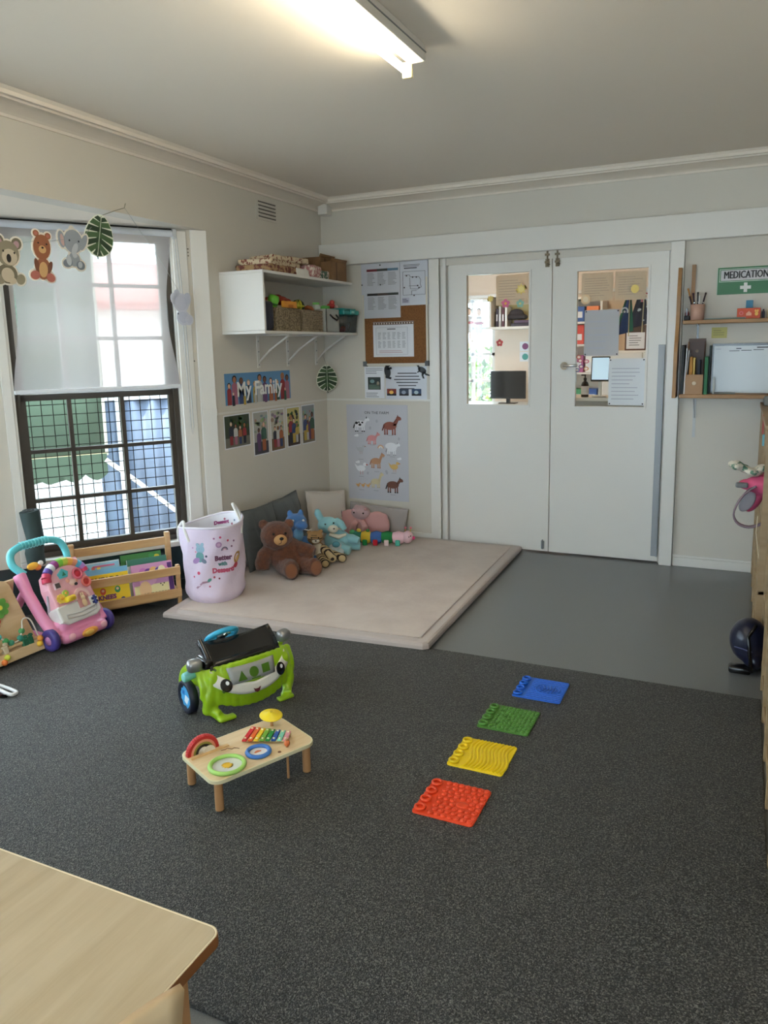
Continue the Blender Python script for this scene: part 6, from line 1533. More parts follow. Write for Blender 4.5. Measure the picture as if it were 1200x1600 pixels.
# ================================================================== PINK ACTIVITY WALKER
PNK = mat('pink_plastic', (226, 140, 176), .32, spec=.5, coat=.15); PNL = C(236, 176, 186, .35); WHT = C(226, 222, 216, .35); PUR = C(70, 58, 130, .35); TEA = C(92, 190, 196, .35)
t = thing('activity_walker', 'pink baby activity walker with turquoise handle, purple wheels and busy panel', 'toy walker', (-3.165, 2.77, .0125), math.radians(88))
q = MB()
q.box(-.145, .145, -.085, .06, .022, .085, PNK, .03, 4); q.box(-.13, .13, -.05, .09, .06, .15, PNK, .03, 4)
for s in (-1, 1):
    q.tube([(s * .150, -.03, .06), (s * .158, .06, .16), (s * .165, .14, .28), (s * .160, .20, .375)], [.032, .030, .030, .034], PNK, n=12)
    q.tube([(s * .158, .16, .30), (s * .17, .26, .16), (s * .165, .31, .06)], [.024, .022, .022], PNK, n=10)
    q.box(s * .15 - .018, s * .15 + .018, -.03, .30, .045, .075, PNK, .010)
soft(q, 'body', PNK, voxel=.006, smooth=5, parent=t)
for s in (-1, 1):
    for y, r in ((-.015, .058), (.30, .05)):
        q = MB(); q.M = T(s * .178, y, r) @ RY(s * PI / 2); q.lathe([(.001, .012), (r * .42, .012), (r * .45, .018), (r * .9, .016), (r, .008), (r, -.014), (r * .9, -.018), (.001, -.018)], PUR, n=32); q.obj('wheel', t, label='purple wheel')
        q = MB(); q.M = T(s * .178, y, r) @ RY(s * PI / 2); q.lathe([(.001, .020), (r * .40, .016), (r * .42, .010)], C(196, 130, 180, .35), n=20); q.obj('wheel_cap', t)
q = MB(); q.tube(crv([(-.135, .19, .37), (-.165, .235, .42), (-.150, .262, .475), (-.09, .275, .498), (0, .28, .503), (.09, .275, .498), (.150, .262, .475), (.165, .235, .42), (.135, .19, .37)]), .0195, TEA, n=12)
for i in range(9): q.torus((-.08 + .02 * i, .278, .500), .0215, .0022, C(120, 206, 208, .4), nu=16, nv=5, rot=RY(PI / 2))
q.obj('handle', t, label='turquoise handle')
# tilted panel frame: local x, z' up the slope
PM = T(0, -.035, .115) @ RX(math.radians(-24))
def pane(nm, fn, lab=None):
    q = MB(); q.M = PM; fn(q); o = q.obj(nm, t)
    if lab: o['label'] = lab
    return o
def shp(P, y0, y1, m, bev=.008):
    def f(q):
        old = q.M; q.M = old @ RX(PI / 2); q.prism(P, -y1, -y0, m, bev=bev); q.M = old
    return f
pane('panel_base', shp([(-.125, .015), (-.09, -.005), (.09, -.005), (.125, .015), (.13, .09), (.115, .10), (-.115, .10), (-.13, .09)], -.028, .05, WHT, .010), 'white lower panel')
pane('panel_top', shp([(-.118, .09), (.118, .09), (.125, .20), (.11, .27), (.06, .30), (-.06, .30), (-.11, .27), (-.125, .20)], -.022, .05, PNL, .010), 'pale pink upper panel')
# roller arch
rc = [(200, 50, 80), (196, 60, 90), (96, 70, 150), (232, 232, 236), (150, 60, 130), (120, 190, 60), (190, 200, 70), (236, 170, 80), (226, 150, 120), (90, 170, 200), (170, 120, 190), (214, 60, 100)]
for i, c_ in enumerate(rc):
    a0 = PI * (1 - i / 12); a1 = PI * (1 - (i + 1) / 12)
    P0 = (.118 * math.cos(a0), -.015, .235 + .085 * math.sin(a0)); P1 = (.118 * math.cos(a1), -.015, .235 + .085 * math.sin(a1))
    pane('roller', lambda q, P0=P0, P1=P1, c_=c_: q.cyl(P0, P1, .024, C(*c_, .35), n=14))
pane('shape_hole', shp([(-.045, .235), (0, .235), (.012, .262), (-.018, .285), (-.052, .262)], -.034, -.02, TEA, .004), 'turquoise triangle socket'); pane('shape_hole', shp([(-.034, .245), (-.010, .245), (-.020, .268)], -.037, -.033, C(40, 120, 90), .001))
def ringp(x, z, r, m, m2, nm):
    pane(nm, lambda q: (q.torus((x, -.030, z), r, .007, m, rot=RX(PI / 2), nu=20, nv=6), q.ell((x, -.026, z), (r * .75, .010, r * .75), m2)))
ringp(.062, .235, .026, C(226, 110, 130), C(196, 40, 60), 'round_button'); ringp(.095, .180, .024, C(232, 120, 110), C(206, 60, 50), 'round_button')
pane('little_screen', lambda q: (q.box(-.098, -.058, -.032, -.02, .185, .225, C(226, 190, 196), .006), q.box(-.092, -.064, -.0335, -.032, .192, .218, C(80, 70, 70))))
pane('face_relief', lambda q: (q.ell((.02, -.022, .20), (.022, .010, .018), C(236, 196, 180)), q.ell((-.005, -.022, .215), (.012, .008, .012), C(236, 170, 150)), q.ell((.045, -.022, .205), (.010, .008, .012), C(236, 170, 150)), q.ell((.03, -.031, .185), (.010, .006, .008), C(20, 20, 30))))
def gear(x, z, r, m, n):
    pane('gear_wheel', lambda q: (shp([(x + (r if i % 2 == 0 else r * .8) * math.cos(PI * i / n), z + (r if i % 2 == 0 else r * .8) * math.sin(PI * i / n)) for i in range(2 * n)], -.036, -.024, m, .002)(q), q.ell((x, -.036, z), (r * .35, .006, r * .35), C(236, 170, 60))))
gear(-.085, .135, .026, C(240, 206, 90), 9); gear(-.052, .155, .018, C(170, 200, 80), 8)
pane('telephone', lambda q: (q.box(-.078, -.028, -.075, -.028, .105, .135, C(236, 200, 40), .010, 3), q.box(-.070, -.036, -.078, -.05, .112, .128, C(214, 170, 30), .006)), 'yellow telephone')
pane('arch_window', lambda q: (q.ring2(.035, .10, .048, .034, .036, C(240, 196, 190), base=.02, a0=0, a1=PI, n=16, sz=1.25), q.rect(.001, .069, .055, .10, .030, C(222, 160, 160), base=.02), q.disc(.035, .11, .032, .036, .030, C(222, 160, 160), base=.02)))
pane('rabbit_figure', lambda q: (q.ell((.035, -.034, .075), (.015, .008, .022), C(226, 190, 150)), q.ell((.035, -.036, .105), (.013, .008, .012), C(236, 210, 170)), q.ell((.028, -.034, .122), (.004, .004, .012), C(236, 210, 170)), q.ell((.041, -.034, .122), (.004, .004, .012), C(236, 210, 170))))
pane('arrow_key', lambda q: (q.box(.085, .118, -.036, -.026, .075, .088, C(50, 60, 120), .003), q.box(.085, .118, -.036, -.026, .055, .068, C(50, 60, 120), .003), q.box(.095, .108, -.038, -.028, .048, .098, C(60, 70, 140), .003)), 'navy arrow keys')
pane('music_slider', lambda q: q.tube([(-.09, -.032, .025), (0, -.035, .015), (.09, -.032, .025), (.10, -.032, .045), (0, -.035, .036), (-.09, -.032, .045)], .004, C(206, 200, 196), n=6, closed=True))
q = MB(); q.ell((.01, -.086, .052), (.052, .014, .024), C(236, 160, 70, .3)); q.ell((.0, -.094, .055), (.03, .010, .014), C(240, 190, 90, .3)); q.obj('light_button', t, label='orange light button')
for x in (-.10, .105): q = MB(); q.ell((x, -.080, .06), (.022, .012, .018), PNL); q.obj('bump', t)
q = MB(); q.box(-.13, .13, .04, .052, .08, .27, C(186, 176, 186, .5), .004); q.obj('rear_panel', t)
q = MB(); q.ell((-.075, .20, .40), (.035, .012, .02), C(236, 180, 60)); q.ell((-.045, .20, .385), (.02, .012, .016), C(230, 130, 60)); q.ell((-.02, .21, .40), (.016, .01, .016), C(226, 226, 220)); q.obj('butterfly_clip', t, label='orange and white butterfly clip')

# ================================================================== WOODEN ACTIVITY BOARD AND BEAD MAZE
t = thing('activity_board', 'wooden activity board with coloured gears and beads, at the left edge of the picture', 'toy board', (-3.245, 2.77, .0125), math.radians(88))
BRD = wood('birch_board', (224, 196, 156), (204, 172, 128), (1, 1, 5), .45)
BM = RX(math.radians(-14))
def bo(nm, fn, lab=None):
    q = MB(); q.M = BM; fn(q); o = q.obj(nm, t)
    if lab: o['label'] = lab
P = [(-.60, 0), (-.165, 0), (-.245, .36), (-.262, .385), (-.29, .395), (-.50, .395), (-.53, .37)]
bo('board', lambda q: (setattr(q, 'M', BM @ RX(PI / 2)), q.prism(P, -.008, .008, BRD, bev=.003)))
q = MB(); q.M = RX(math.radians(16)) @ T(0, .0, 0); q.M = T(0, .20, 0) @ RX(math.radians(14)); q.box(-.56, -.20, -.006, .006, 0, .38, BRD, .003); q.obj('rear_board', t)
bo('base_rail', lambda q: q.box(-.60, -.170, -.07, -.008, .0, .05, BRD, .004))
def flower_gear(x, z, r, c_, n=8):
    bo('flower_gear', lambda q: (q.disc(x, z, r * .62, r * .62, .026, C(*c_), base=.012), [q.disc(x + r * .68 * math.cos(2 * PI * i / n), z + r * .68 * math.sin(2 * PI * i / n), r * .28, r * .28, .026, C(*c_), base=.012, n=10) for i in range(n)], q.disc(x, z, r * .22, r * .22, .032, C(240, 220, 80), base=.024, n=12)))
flower_gear(-.340, .268, .055, (110, 176, 80)); flower_gear(-.395, .205, .045, (206, 60, 50)); flower_gear(-.46, .27, .05, (240, 190, 60))
bo('yellow_disc', lambda q: (q.disc(-.345, .352, .028, .024, .016, C(236, 200, 60), base=.008), q.disc(-.345, .352, .018, .014, .018, C(214, 180, 60), base=.016)), 'yellow disc')
WRW = C(226, 222, 210, .3)
bo('bead_wire', lambda q: q.tube(crv([(-.50, -.045, .05), (-.47, -.05, .13), (-.42, -.055, .155), (-.38, -.05, .115), (-.34, -.045, .085), (-.30, -.05, .09), (-.275, -.055, .135), (-.262, -.055, .175), (-.235, -.055, .18), (-.21, -.05, .15), (-.19, -.045, .05)]), .0036, WRW, n=7))
for x, z, c_ in ((-.40, .135, (90, 180, 180)), (-.37, .105, (70, 160, 90)), (-.345, .088, (60, 140, 110)), (-.292, .094, (60, 150, 130)), (-.275, .125, (80, 150, 90))):
    bo('bead', lambda q, x=x, z=z, c_=c_: q.ell((x, -.048, z), .0155, C(*c_)))
bo('slide_bar', lambda q: (q.box(-.55, -.20, -.060, -.050, .062, .075, BRD, .003)))
for x, c_ in ((-.44, (200, 180, 150)), (-.39, (206, 190, 160)), (-.28, (40, 110, 80)), (-.25, (30, 100, 70))):
    bo('sliding_figure', lambda q, x=x, c_=c_: (q.box(x - .014, x + .014, -.068, -.045, .045, .085, C(*c_), .005), q.ell((x + .008, -.056, .092), (.014, .008, .010), C(*c_))))
for x, z, c_ in ((-.215, .035, (236, 190, 60)), (-.205, .06, (226, 150, 60)), (-.40, .03, (206, 210, 70)), (-.42, .012, (226, 120, 50))):
    bo('bead', lambda q, x=x, z=z, c_=c_: q.ell((x, -.074, z), .015, C(*c_)))
t = thing('bouncer_frame', 'bent white metal rod leg of a baby bouncer at the left edge of the picture', 'bouncer', (-3.2, 2.1, .0125))
q = MB(); q.tube(crv([(-.16, -.22, .22), (-.02, -.02, .10), (.16, .045, .03), (.290, .040, .012), (.312, .055, .009), (.295, .075, .009), (.19, .09, .009), (.04, .10, .009)]), .0085, C(214, 210, 206, .25), n=10); q.obj('metal_rod', t)
q = MB(); q.tube([(.20, .005, .007), (.292, .03, .006), (.25, -.0, .006), (-.05, -.10, .006)], .007, BLACKP, n=8); q.obj('rubber_foot', t)

# ================================================================== ROLLED MAT ON THE SILL, BLIND, BUNTING
GRM = mat('dark_green_foam', (44, 60, 58), .7, bump=(20, .3, .01))
q = MB(); q.tube([(0, 0, 0), (-.006, 0, .07), (.006, 0, .15), (-.004, 0, .24), (-.012, 0, .315)], [.048, .050, .047, .050, .052], GRM, n=20); q.torus((-.012, 0, .316), .030, .007, C(30, 38, 38), nu=18, nv=6); q.torus((-.012, 0, .316), .014, .006, C(24, 30, 30), nu=14, nv=6)
X = T(-3.08, 3.94, 0) @ RZ(R56) @ T(-1.135, -.052 + .0, .0)
q.box(-.03, .03, -.03, .02, -.001, .004, GRM)
o = q.obj('rolled_mat'); o.matrix_world = X @ T(0, -.045, .328 - .0); tag(o, 'dark green rolled mat standing upright at the left end of the window sill', 'rolled mat')

SHEER = sheer('sheer_white_cloth', (172, 163, 160), .20, .5)
t = thing('roller_blind', 'half lowered sheer white roller blind over the bay window', 'blind', (-3.08, 3.94, 0), R56)
def bl(u, v):
    w = math.sin(PI * v) ** 1.5
    ul = -1.150 + .055 * w - .0 * v; ur = -.225 - .045 * w
    x = ul + (ur - ul) * u
    y = -.026 + .010 * math.sin(u * 7 + v * 2) * (.3 + .7 * math.sin(PI * v)) + .014 * w * (abs(2 * u - 1) ** 3)
    return (x, y, 2.205 - (2.205 - 1.312) * v)
q = MB(); q.surf(bl, 40, 30, SHEER); q.obj('sheer_cloth', t)
q = MB(); q.cyl((-1.15, -.022, 2.212), (-.215, -.022, 2.212), .019, C(206, 208, 214, .6), n=16); q.obj('roller_tube', t)
q = MB(); q.box(-1.155, -.212, -.012, .012, 2.236, 2.243, BLACKP); q.obj('head_gap', t, label='dark line of the blind head')
q = MB(); q.box(-1.152, -.222, -.038, -.018, 1.293, 1.317, C(222, 224, 228, .4), .006); q.obj('bottom_bar', t)
q = MB(); q.tube([(-.205, -.03, 2.21), (-.185, -.03, 1.7), (-.175, -.03, 1.05), (-.168, -.034, 1.0), (-.160, -.03, 1.05), (-.168, -.03, 1.7), (-.190, -.03, 2.21)], .0022, C(196, 198, 200), n=5); q.obj('bead_chain', t)
q = MB(); q.box(-.212, -.188, -.036, -.005, 2.185, 2.24, C(190, 192, 194), .004); q.obj('bracket', t)
for z, s_ in ((2.13, 1), (2.11, .7), (2.09, .8)):
    q = MB(); q.M = frame_mat(O1, 56); q.disc(-.120, z, .006 * s_, .004, .0165, C(110, 104, 90), base=.013, n=7)
    tag(q.obj('screw_hole'), {1: 'large', .7: 'small', .8: 'lowest'}[s_] + ' filled screw mark near the top of the white bay casing', 'screw', 'screw marks on the bay casing')
q = MB(); q.M = frame_mat(O1, 56); q.cyl((-.125, -.014, 1.455), (-.125, -.020, 1.455), .004, C(70, 66, 60), n=8); tag(q.obj('screw'), 'dark screw in the white bay casing at mid height', 'screw')
t = thing('window_cord', 'pale looped blind cord hanging on the post at the far left', 'cord', BAY[1] + (0,), R90)
q = MB(); q.tube([(-.055, -.03, 2.1), (-.050, -.03, 1.4), (-.045, -.03, 1.02), (-.034, -.034, .97), (-.022, -.03, 1.02), (-.030, -.03, 1.4), (-.040, -.03, 2.1)], .0025, C(176, 178, 180), n=5); q.obj('cord_loop', t)
# second blind (centre window)
t = thing('roller_blind', 'lowered roller blind on the centre bay window, beyond the left edge of the picture', 'blind', BAY[1] + (0,), R90)
q = MB(); q.surf(lambda u, v: (-1.22 + 1.08 * u, -.026 + .006 * math.sin(u * 8), 2.205 - .893 * v), 24, 12, SHEER); q.obj('sheer_cloth', t)
q = MB(); q.cyl((-1.22, -.022, 2.212), (-.13, -.022, 2.212), .019, C(206, 208, 214, .6), n=16); q.obj('roller_tube', t)
q = MB(); q.box(-1.22, -.13, -.038, -.018, 1.293, 1.317, C(222, 224, 228, .4), .006); q.obj('bottom_bar', t)

# bunting cut-outs
def cutout(name, label, y, z, tilt, border, fill, s=1.0, x=-3.045, rz=math.radians(82), grp=None):
    t = thing(name, label, 'ornament', (x, y, z), 0, grp, rot=(0, tilt, rz))
    q = MB(); [q.disc(cx * s, cz * s, rx * s + .006, rz_ * s + .006, .003, border, rot=r) for cx, cz, rx, rz_, r in fill]; q.obj('cut_out_card', t)
    return t
EC = C(226, 218, 206, .6)
def fig(t, parts, nm='printed_figure'):
    q = MB()
    for i, (cx, cz, rx, rz_, r, c_) in enumerate(parts): q.disc(cx, cz, rx, rz_, .0036 + i * .00035, C(*c_), base=.003, rot=r, n=18)
    q.obj(nm, t)
GB = 'animal cut-outs strung across the bay window'
br, bd, tn_, pk_ = (150, 92, 62), (116, 70, 50), (206, 164, 112), (176, 104, 92)
sh = [(0, .045, .045, .060, 0), (-.03, .10, .016, .016, 0), (.03, .10, .016, .016, 0), (.01, -.055, .040, .05, 0), (-.03, -.09, .026, .022, .4), (.048, -.088, .024, .022, -.4)]
t = cutout('bear_cutout', 'brown bear cut-out with tan belly hanging in the window bunting', 2.665, 1.965, .12, EC, sh, grp=GB)
fig(t, [(-.03, .10, .015, .015, 0, br), (.03, .10, .015, .015, 0, br), (-.03, .10, .008, .008, 0, pk_), (.03, .10, .008, .008, 0, pk_), (.01, -.055, .038, .05, 0, br), (-.022, -.045, .012, .032, .3, bd), (.042, -.045, .012, .032, -.3, bd), (.010, -.060, .022, .036, 0, tn_), (-.030, -.092, .024, .020, .4, pk_), (.048, -.090, .022, .020, -.4, pk_), (0, .042, .043, .058, 0, br), (.002, .032, .019, .018, 0, tn_), (.002, .040, .006, .005, 0, (30, 20, 20)), (-.020, .058, .004, .004, 0, (30, 20, 20)), (.022, .060, .004, .004, 0, (30, 20, 20))])
gy_, gd_, gl_ = (150, 156, 164), (116, 124, 134), (186, 192, 198)
sh = [(0, .035, .052, .058, 0), (-.062, .03, .020, .042, .3), (.058, .045, .018, .044, -.3), (.012, -.05, .034, .035, 0), (-.022, -.075, .028, .022, .4), (.048, -.070, .026, .024, 0), (-.012, .09, .010, .014, 0)]
t = cutout('elephant_cutout', 'grey elephant cut-out hanging in the window bunting beside the leaf', 2.855, 2.02, .16, EC, sh, grp=GB)
fig(t, [(-.062, .03, .018, .040, .3, gy_), (.058, .045, .016, .042, -.3, gy_), (-.058, .028, .010, .028, .3, (200, 166, 160)), (.012, -.05, .032, .034, 0, gy_), (-.022, -.075, .026, .020, .4, gd_), (.048, -.070, .024, .022, 0, gd_), (-.018, -.060, .014, .026, .3, gl_), (.045, -.068, .012, .016, 0, gl_), (0, .035, .050, .056, 0, gy_), (.010, .0, .014, .032, -.3, gl_), (-.022, .035, .004, .005, 0, (40, 50, 60)), (.028, .042, .004, .005, 0, (40, 50, 60)), (.012, -.03, .013, .012, 0, gl_)])
ko, kd, kl = (140, 132, 112), (110, 102, 84), (196, 182, 160)
sh = [(0, .035, .055, .058, 0), (.042, .085, .026, .028, -.3), (-.042, .085, .026, .028, .3), (.0, -.055, .048, .045, 0), (.062, -.070, .022, .026, -.3), (-.04, -.085, .03, .024, 0)]
t = cutout('koala_cutout', 'olive grey koala cut-out with black nose, first in the window bunting', 2.478, 1.925, .10, EC, sh, grp=GB)
fig(t, [(.042, .085, .024, .026, -.3, kd), (-.042, .085, .024, .026, .3, kd), (.040, .080, .014, .018, -.3, (176, 140, 146)), (-.040, .080, .014, .018, .3, (176, 140, 146)), (.0, -.055, .046, .043, 0, kd), (.062, -.070, .020, .024, -.3, ko), (-.04, -.085, .028, .022, 0, ko), (.0, -.060, .030, .032, 0, kl), (.022, -.082, .018, .016, 0, kl), (0, .035, .053, .056, 0, ko), (.008, .020, .036, .036, 0, kl), (.004, .014, .011, .019, .1, (24, 20, 20)), (.030, .042, .004, .005, 0, (30, 26, 26)), (-.022, .042, .004, .005, 0, (30, 26, 26))])
wt = C(206, 208, 220, .6)
sh = [(0, .04, .046, .050, 0), (-.035, .06, .022, .036, .3), (.040, .055, .020, .036, -.3), (.0, -.045, .036, .040, 0), (.035, -.06, .026, .026, 0), (-.02, .10, .012, .012, 0)]
t = cutout('pale_cutout', 'white back of an elephant cut-out hanging before the bay casing', 3.640, 1.757, -.08, wt, sh, x=-3.05, rz=math.radians(70), grp=GB)
fig(t, [(0, .04, .040, .044, 0, (196, 198, 212)), (.0, -.045, .030, .034, 0, (190, 194, 210)), (.035, -.06, .022, .022, 0, (200, 202, 216)), (-.03, -.02, .006, .006, 0, (120, 124, 140))], 'show_through_print')
t = thing('leaf_ornament', 'dark green monstera leaf cut-out at the end of the window bunting', 'ornament', (-3.045, 3.035, 2.103), 0, GB, rot=(0, math.radians(11), math.radians(75)))
leaf(t, .205, .150)
t = thing('bunting_string', 'thin string tied to the bay edge holding the animal cut-outs', 'string', (-3.045, 0, 0))
q = MB(); q.tube([(.005, 3.235, 2.292), (.005, 3.225, 2.268), (.004, 3.16, 2.245), (.0, 3.06, 2.205)], .0022, C(140, 140, 120), n=5); q.tube([(0, 2.99, 2.14), (0, 2.92, 2.075), (0, 2.79, 2.055), (0, 2.70, 2.035), (0, 2.63, 2.03), (0, 2.52, 2.005), (0, 2.44, 1.99), (0, 2.2, 1.98)], .0013, C(150, 152, 150), n=4); q.tube([(.005, 3.225, 2.27), (-.0, 3.5, 2.0), (0, 3.62, 1.86)], .0010, C(160, 162, 160), n=4); q.obj('string_line', t)

# ================================================================== LOCKERS AND BAGS AT THE RIGHT EDGE
LK = wood('locker_pine', (168, 144, 110), (146, 120, 86), (1, 1, 5), .45)
def locker(label, x, y0, y1, h, n):
    t = thing('locker_unit', label, 'locker', (x, y0, 0)); L = y1 - y0; dp = .40
    q = MB(); q.box(dp - .012, dp, 0, L, 0, h, LK); q.obj('back_panel', t)
    for i in range(n + 1):
        q = MB(); y = (L - .02) * i / n; q.box(0, dp - .012, y, y + .02, 0, h - .022, LK, .003); q.obj('divider', t)
    for z in (.05, .32, h - .022):
        q = MB(); q.box(.004 if z < h - .1 else -.008, dp, 0, L, z, z + .022, LK, .003); q.obj('shelf_board', t)
    q = MB(); q.box(.02, .035, 0, L, 0, .05, LK); q.obj('plinth', t)
    return t
locker('pine locker unit along the right side, farther one against the back wall', .105, 3.83, 5.34, 1.128, 5)
locker('pine locker unit along the right side, nearer one at the picture edge', .135, 1.9, 3.80, 1.128, 6)
q = MB(); q.box(0, .25, -.15, .15, 0, .05, C(130, 130, 128, .6), .01); o = q.obj('grey_box', loc=(.112, 5.17, 1.129)); tag(o, 'low grey box on top of the farther locker unit', 'box')
# pink bag hanging from locker edge
t = thing('pink_bag', 'pink bag with grey-mauve loop strap hanging from the farther locker unit', 'bag', (.105, 3.98, .90))
PB_ = mat('pink_bag_cloth', (206, 84, 124), .7, bump=(30, .3, .01))
q = MB(); q.ell((.02, .0, -.075), (.105, .07, .05), PB_); q.ell((-.05, 0, -.075), (.06, .05, .028), PB_); q.ell((-.03, .01, -.15), (.032, .035, .07), mat('dark_pink_cloth', (150, 44, 76), .7), RY(.5)); q.tube([(.08, 0, -.09), (.02, 0, .0), (.06, .0, .06)], .03, PB_)
soft(q, 'bag_body', PB_, voxel=.006, smooth=4, parent=t)
q = MB(); P = [(p[0], p[2]) for p in crv([(-.025, 0, -.075), (-.06, 0, -.10), (-.098, 0, -.155), (-.115, 0, -.215), (-.095, 0, -.255), (-.05, 0, -.268), (.0, 0, -.25), (.045, 0, -.21), (.09, 0, -.16), (.12, 0, -.12)], 3)]
q.surf(lambda u, v: (lambda k, f: (P[k][0] + (P[k + 1][0] - P[k][0]) * f, -.080 + .036 * v, P[k][1] + (P[k + 1][1] - P[k][1]) * f))(min(26, int(u * 27)), u * 27 - min(26, int(u * 27))), 54, 1, C(128, 108, 118, .6), .008); q.obj('strap', t, label='grey mauve strap')
q = MB(); q.box(-.118, -.062, -.06, -.03, -.085, -.060, C(112, 112, 112, .5), .008); q.obj('buckle', t)
q = MB(); q.ell((-.062, -.03, -.155), (.030, .012, .055), C(180, 176, 182, .7), RY(.5)); q.obj('pocket', t)
FLC = mat('floral_cloth', (212, 206, 190), .9, noise=(28, (84, 124, 104), .5, .56), bump=(30, .5, .01))
t = thing('floral_hat', 'crumpled cream and green patterned cloth hat on top of the pink bag', 'hat', (.10, 3.98, .90))
q = MB()
for i in range(8): q.ell((-.11 + .035 * i, .02 * math.sin(i * 2.2), .0 + .012 * math.cos(i * 1.7)), (.035, .045, .020), FLC, RY(.4 * math.sin(i * 1.3)))
q.ell((-.12, 0, .022), (.035, .03, .018), FLC)
soft(q, 'cloth_body', FLC, voxel=.006, smooth=3, parent=t)
t = thing('blue_tag', 'small light blue and pink tag on the farther locker edge', 'tag', (.10, 4.35, .97))
q = MB(); q.box(.0, .03, -.012, .0, 0, .06, C(120, 190, 206), .003); q.obj('tag_body', t); q = MB(); q.box(-.004, .004, -.004, .0, .06, .16, C(190, 80, 80)); q.obj('tag_ribbon', t)
q = MB(); q.tube([(-.018, -.02, -.28), (.0, -.02, -.40), (.02, -.015, -.50), (.028, -.01, -.58)], .0022, C(214, 200, 170), n=5); q.tube([(-.018, -.02, -.28), (-.015, -.02, -.2)], .0022, C(214, 200, 170), n=5)
o = q.obj('cord', loc=(.105, 3.86, .90)); tag(o, 'thin pale cord hanging below the pink bag', 'cord')
t = thing('navy_backpack', 'dark navy backpack on the vinyl floor against the lockers', 'backpack', (.108, 3.70, 0), 0)
q = MB(); q.ell((-.025, .0, .14), (.085, .10, .105), NAV); q.ell((.0, 0, .06), (.05, .09, .055), NAV); soft(q, 'bag_body', NAV, voxel=.008, smooth=5, parent=t)
q = MB(); q.box(-.105, -.01, -.09, -.03, .0, .035, BLACKP, .012, 3); q.obj('strap_pad', t); q = MB(); q.tube([(-.01, -.09, .02), (-.02, -.11, .10), (-.03, -.10, .19), (.0, -.05, .23)], .008, BLACKP, n=6); q.obj('strap', t)
q = MB(); q.tube([(-.085, -.07, .125), (-.05, -.10, .13), (-.01, -.102, .12)], .003, C(90, 96, 130), n=5); q.obj('zip', t)

# ================================================================== OUTSIDE THE BAY WINDOW
AWN = mat('green_canvas', (50, 66, 50), .85); FEN = mat('pale_blue_corrugated', (96, 108, 128), .5)
EX = (-3.08, 3.94, 0)
t = thing('green_awning', 'faded green canvas awning with scalloped edge outside the window', 'awning', EX, R56)
q = MB(); q.surf(lambda u, v: (-2.6 + 2.36 * u + .10 * v * u, 2.5 + .42 * v, .60 + 3.0 * v), 12, 6, AWN, .004); q.obj('canvas', t)
q = MB(); P = [(-2.6, .62), (-2.6, .44)]; n = 12
for i in range(n):
    for k in range(1, 7): P.append((-2.6 + 2.36 * (i + k / 6) / n, .44 - .06 * math.sin(PI * k / 6)))
P.append((-.24, .62)); q.M = T(0, 2.49, 0); q.plate(P, .004, AWN); q.obj('scalloped_valance', t)
q = MB(); q.box(-2.6, -.24, 2.488, 2.50, .585, .625, C(196, 180, 140, .5)); q.obj('front_bar', t, label='tan front bar')
q = MB(); q.tube([(-.235, 2.50, .60), (-.135, 2.92, 3.6)], .014, C(150, 146, 130), n=8); q.obj('side_pole', t)
q = MB(); q.tube([(-.25, 2.48, .56), (.05, 2.62, .30), (.42, 2.75, -.05)], .02, C(232, 230, 226), n=8); q.obj('support_arm', t, label='white diagonal arm')
t = thing('neighbour_house', 'pale neighbouring wall behind the awning with a red roof', 'building', EX, R56)
q = MB(); q.box(-6, -.1, 3.7, 3.85, -.3, 1.75, C(226, 224, 216, .8)); q.obj('wall', t)
q = MB(); q.box(.3, 4.5, 8.0, 11, -.3, 2.2, C(226, 214, 204, .8)); q.obj('wall', t)
q = MB(); q.prism([(.0, 7.6), (5, 7.6), (5, 11.4), (.0, 11.4)], 2.2, 2.3, C(170, 110, 100)); q.M = T(0, 0, 2.3); q.surf(lambda u, v: (0 + 5 * u, 7.6 + 1.9 * v, 0 + .8 * v), 2, 2, C(176, 116, 106), .05); q.obj('roof', t, label='red roof')
t = thing('corrugated_fence', 'pale blue-grey corrugated fence with vertical ribs outside the window', 'fence', EX, R56)
q = MB(); q.surf(lambda u, v: (-.22 + 4.4 * u, 2.95 + .025 * math.sin(u * 46 * PI) + 0 * v, -.3 + 1.38 * v), 276, 1, FEN, .004); q.obj('fence_sheet', t)
q = MB(); q.box(-.22, 4.2, 2.92, 2.98, 1.07, 1.11, C(206, 210, 214)); q.obj('top_rail', t)
for x in (-.02, .62, 1.9, 3.1):
    q = MB(); q.box(x - .03, x + .03, 2.86, 2.92, -.3, 1.12, C(206, 208, 210)); q.obj('post', t)
# garden behind the office window
def bush(label, x, y, z0, r, h, c1, c2, n=1700, seed=1, trunk=True):
    R_ = random.Random(seed); t = thing('garden_shrub', label, 'shrub', (x, y, z0), 0, 'shrubs beyond the office window')
    q = MB(); mm = [C(*c1, .7), C(*c2, .7)]
    for i in range(n):
        a = R_.uniform(0, 2 * PI); ph = math.acos(R_.uniform(-1, 1)); rr = R_.uniform(.45, 1)
        p = Vector((r * rr * math.sin(ph) * math.cos(a), r * rr * math.sin(ph) * math.sin(a), h / 2 + h * .5 * rr * math.cos(ph)))
        s = R_.uniform(.05, .10); q.M = T(*p) @ Euler((R_.uniform(0, 6), R_.uniform(0, 6), R_.uniform(0, 6))).to_matrix().to_4x4()
        q.add([(-s, 0, 0), (0, s * .4, s * .1), (s, 0, 0), (0, -s * .4, s * .1)], [(0, 1, 2), (0, 2, 3)], mm[i % 2])
    q.obj('foliage', t); q = MB(); q.cyl((0, 0, 0), (0, 0, h * .6), .04, C(96, 76, 56)); q.obj('stem', t)
bush('yellow-green leafy shrub outside the office window', -3.35, 9.6, -.3, .65, 1.9, (84, 108, 34), (120, 130, 56), seed=3)
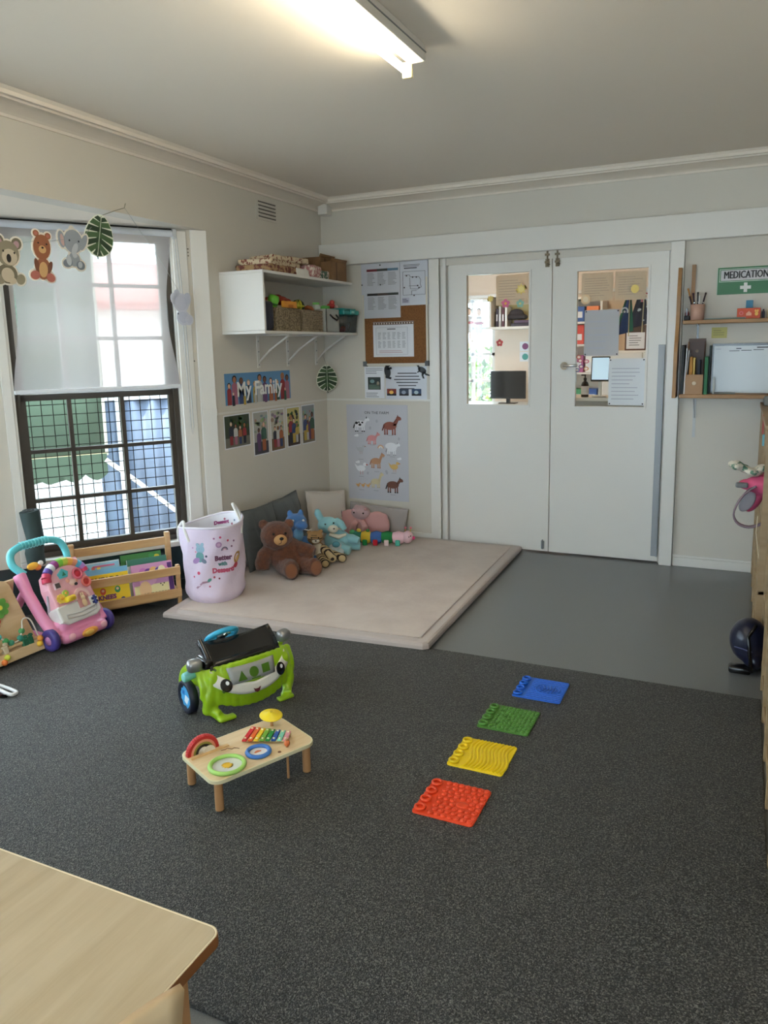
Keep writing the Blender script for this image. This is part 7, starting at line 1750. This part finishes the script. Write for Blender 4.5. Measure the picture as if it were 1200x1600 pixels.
bush('darker green shrub outside the office window, right of the yellow-green one', -2.1, 10.9, -.3, .7, 1.7, (60, 86, 34), (90, 104, 50), seed=5)
bush('tall pale green shrub farther back outside the office window', -4.6, 11.2, -.3, 1.0, 2.4, (70, 92, 44), (96, 112, 60), seed=8)

# ================================================================== NESTING: sub-parts under the part they sit on
NEST = {'eye_glint': 'eye', 'wheel_cap': 'wheel', 'wheel_sticker': 'wheel', 'wheel_hub': 'steering_wheel', 'drum_skin': 'drum_rim', 'pin': 'sheet', 'corner_dot': 'sheet',
        'print': 'sheet', 'handwriting': ('note_sheet', 'board_face'), 'screen': ('monitor_case', 'tablet_body'), 'picture': 'print', 'printed_people': 'banner_sheet', 'lettering': ('banner_sheet', 'poster_sheet', 'sign_panel', 'outer_cloth'),
        'cross': 'sign_panel', 'border': 'sign_panel', 'printed_animals': 'poster_sheet', 'cover_art': 'cover', 'leaf_print': 'leaf_backing', 'stem': 'leaf_backing', 'printed_figure': 'cut_out_card', 'show_through_print': 'cut_out_card',
        'stripe': 'flag_cloth', 'emblem': 'flag_cloth', 'cross_emblem': 'flag_cloth', 'star': 'flag_cloth', 'nose': 'muzzle', 'hood_latch': 'hood', 'shape_hole': 'shape_panel', 'rabbit_figure': 'arch_window',
        'flap': 'box_body', 'tape': 'box_body', 'label_band': 'bottle_body', 'printed_design': 'outer_cloth', 'printed_rabbit': 'outer_cloth', 'printed_biscuit': 'outer_cloth', 'printed_lining_design': 'lining',
        'paw_pad': 'body', 'face_stripe': 'body', 'certificate': 'frame', 'scalloped_valance': 'canvas', 'mirror_arm': 'mirror', 'antenna': 'head', 'tag_foot': 'segment'}
def base(o): return o.name.split('.')[0]
for root in [o for o in D.objects if o.parent is None]:
    kids = list(root.children)
    def centre(o):
        b = o.bound_box; return sum((Vector(v) for v in b), Vector()) / 8
    for c in kids:
        want = NEST.get(base(c))
        if not want: continue
        if isinstance(want, str): want = (want,)
        cand = [k for k in kids if base(k) in want and k is not c and tuple(k.location) == (0, 0, 0) and k.parent is root]
        if cand:
            c.parent = min(cand, key=lambda k: (centre(k) - centre(c)).length)
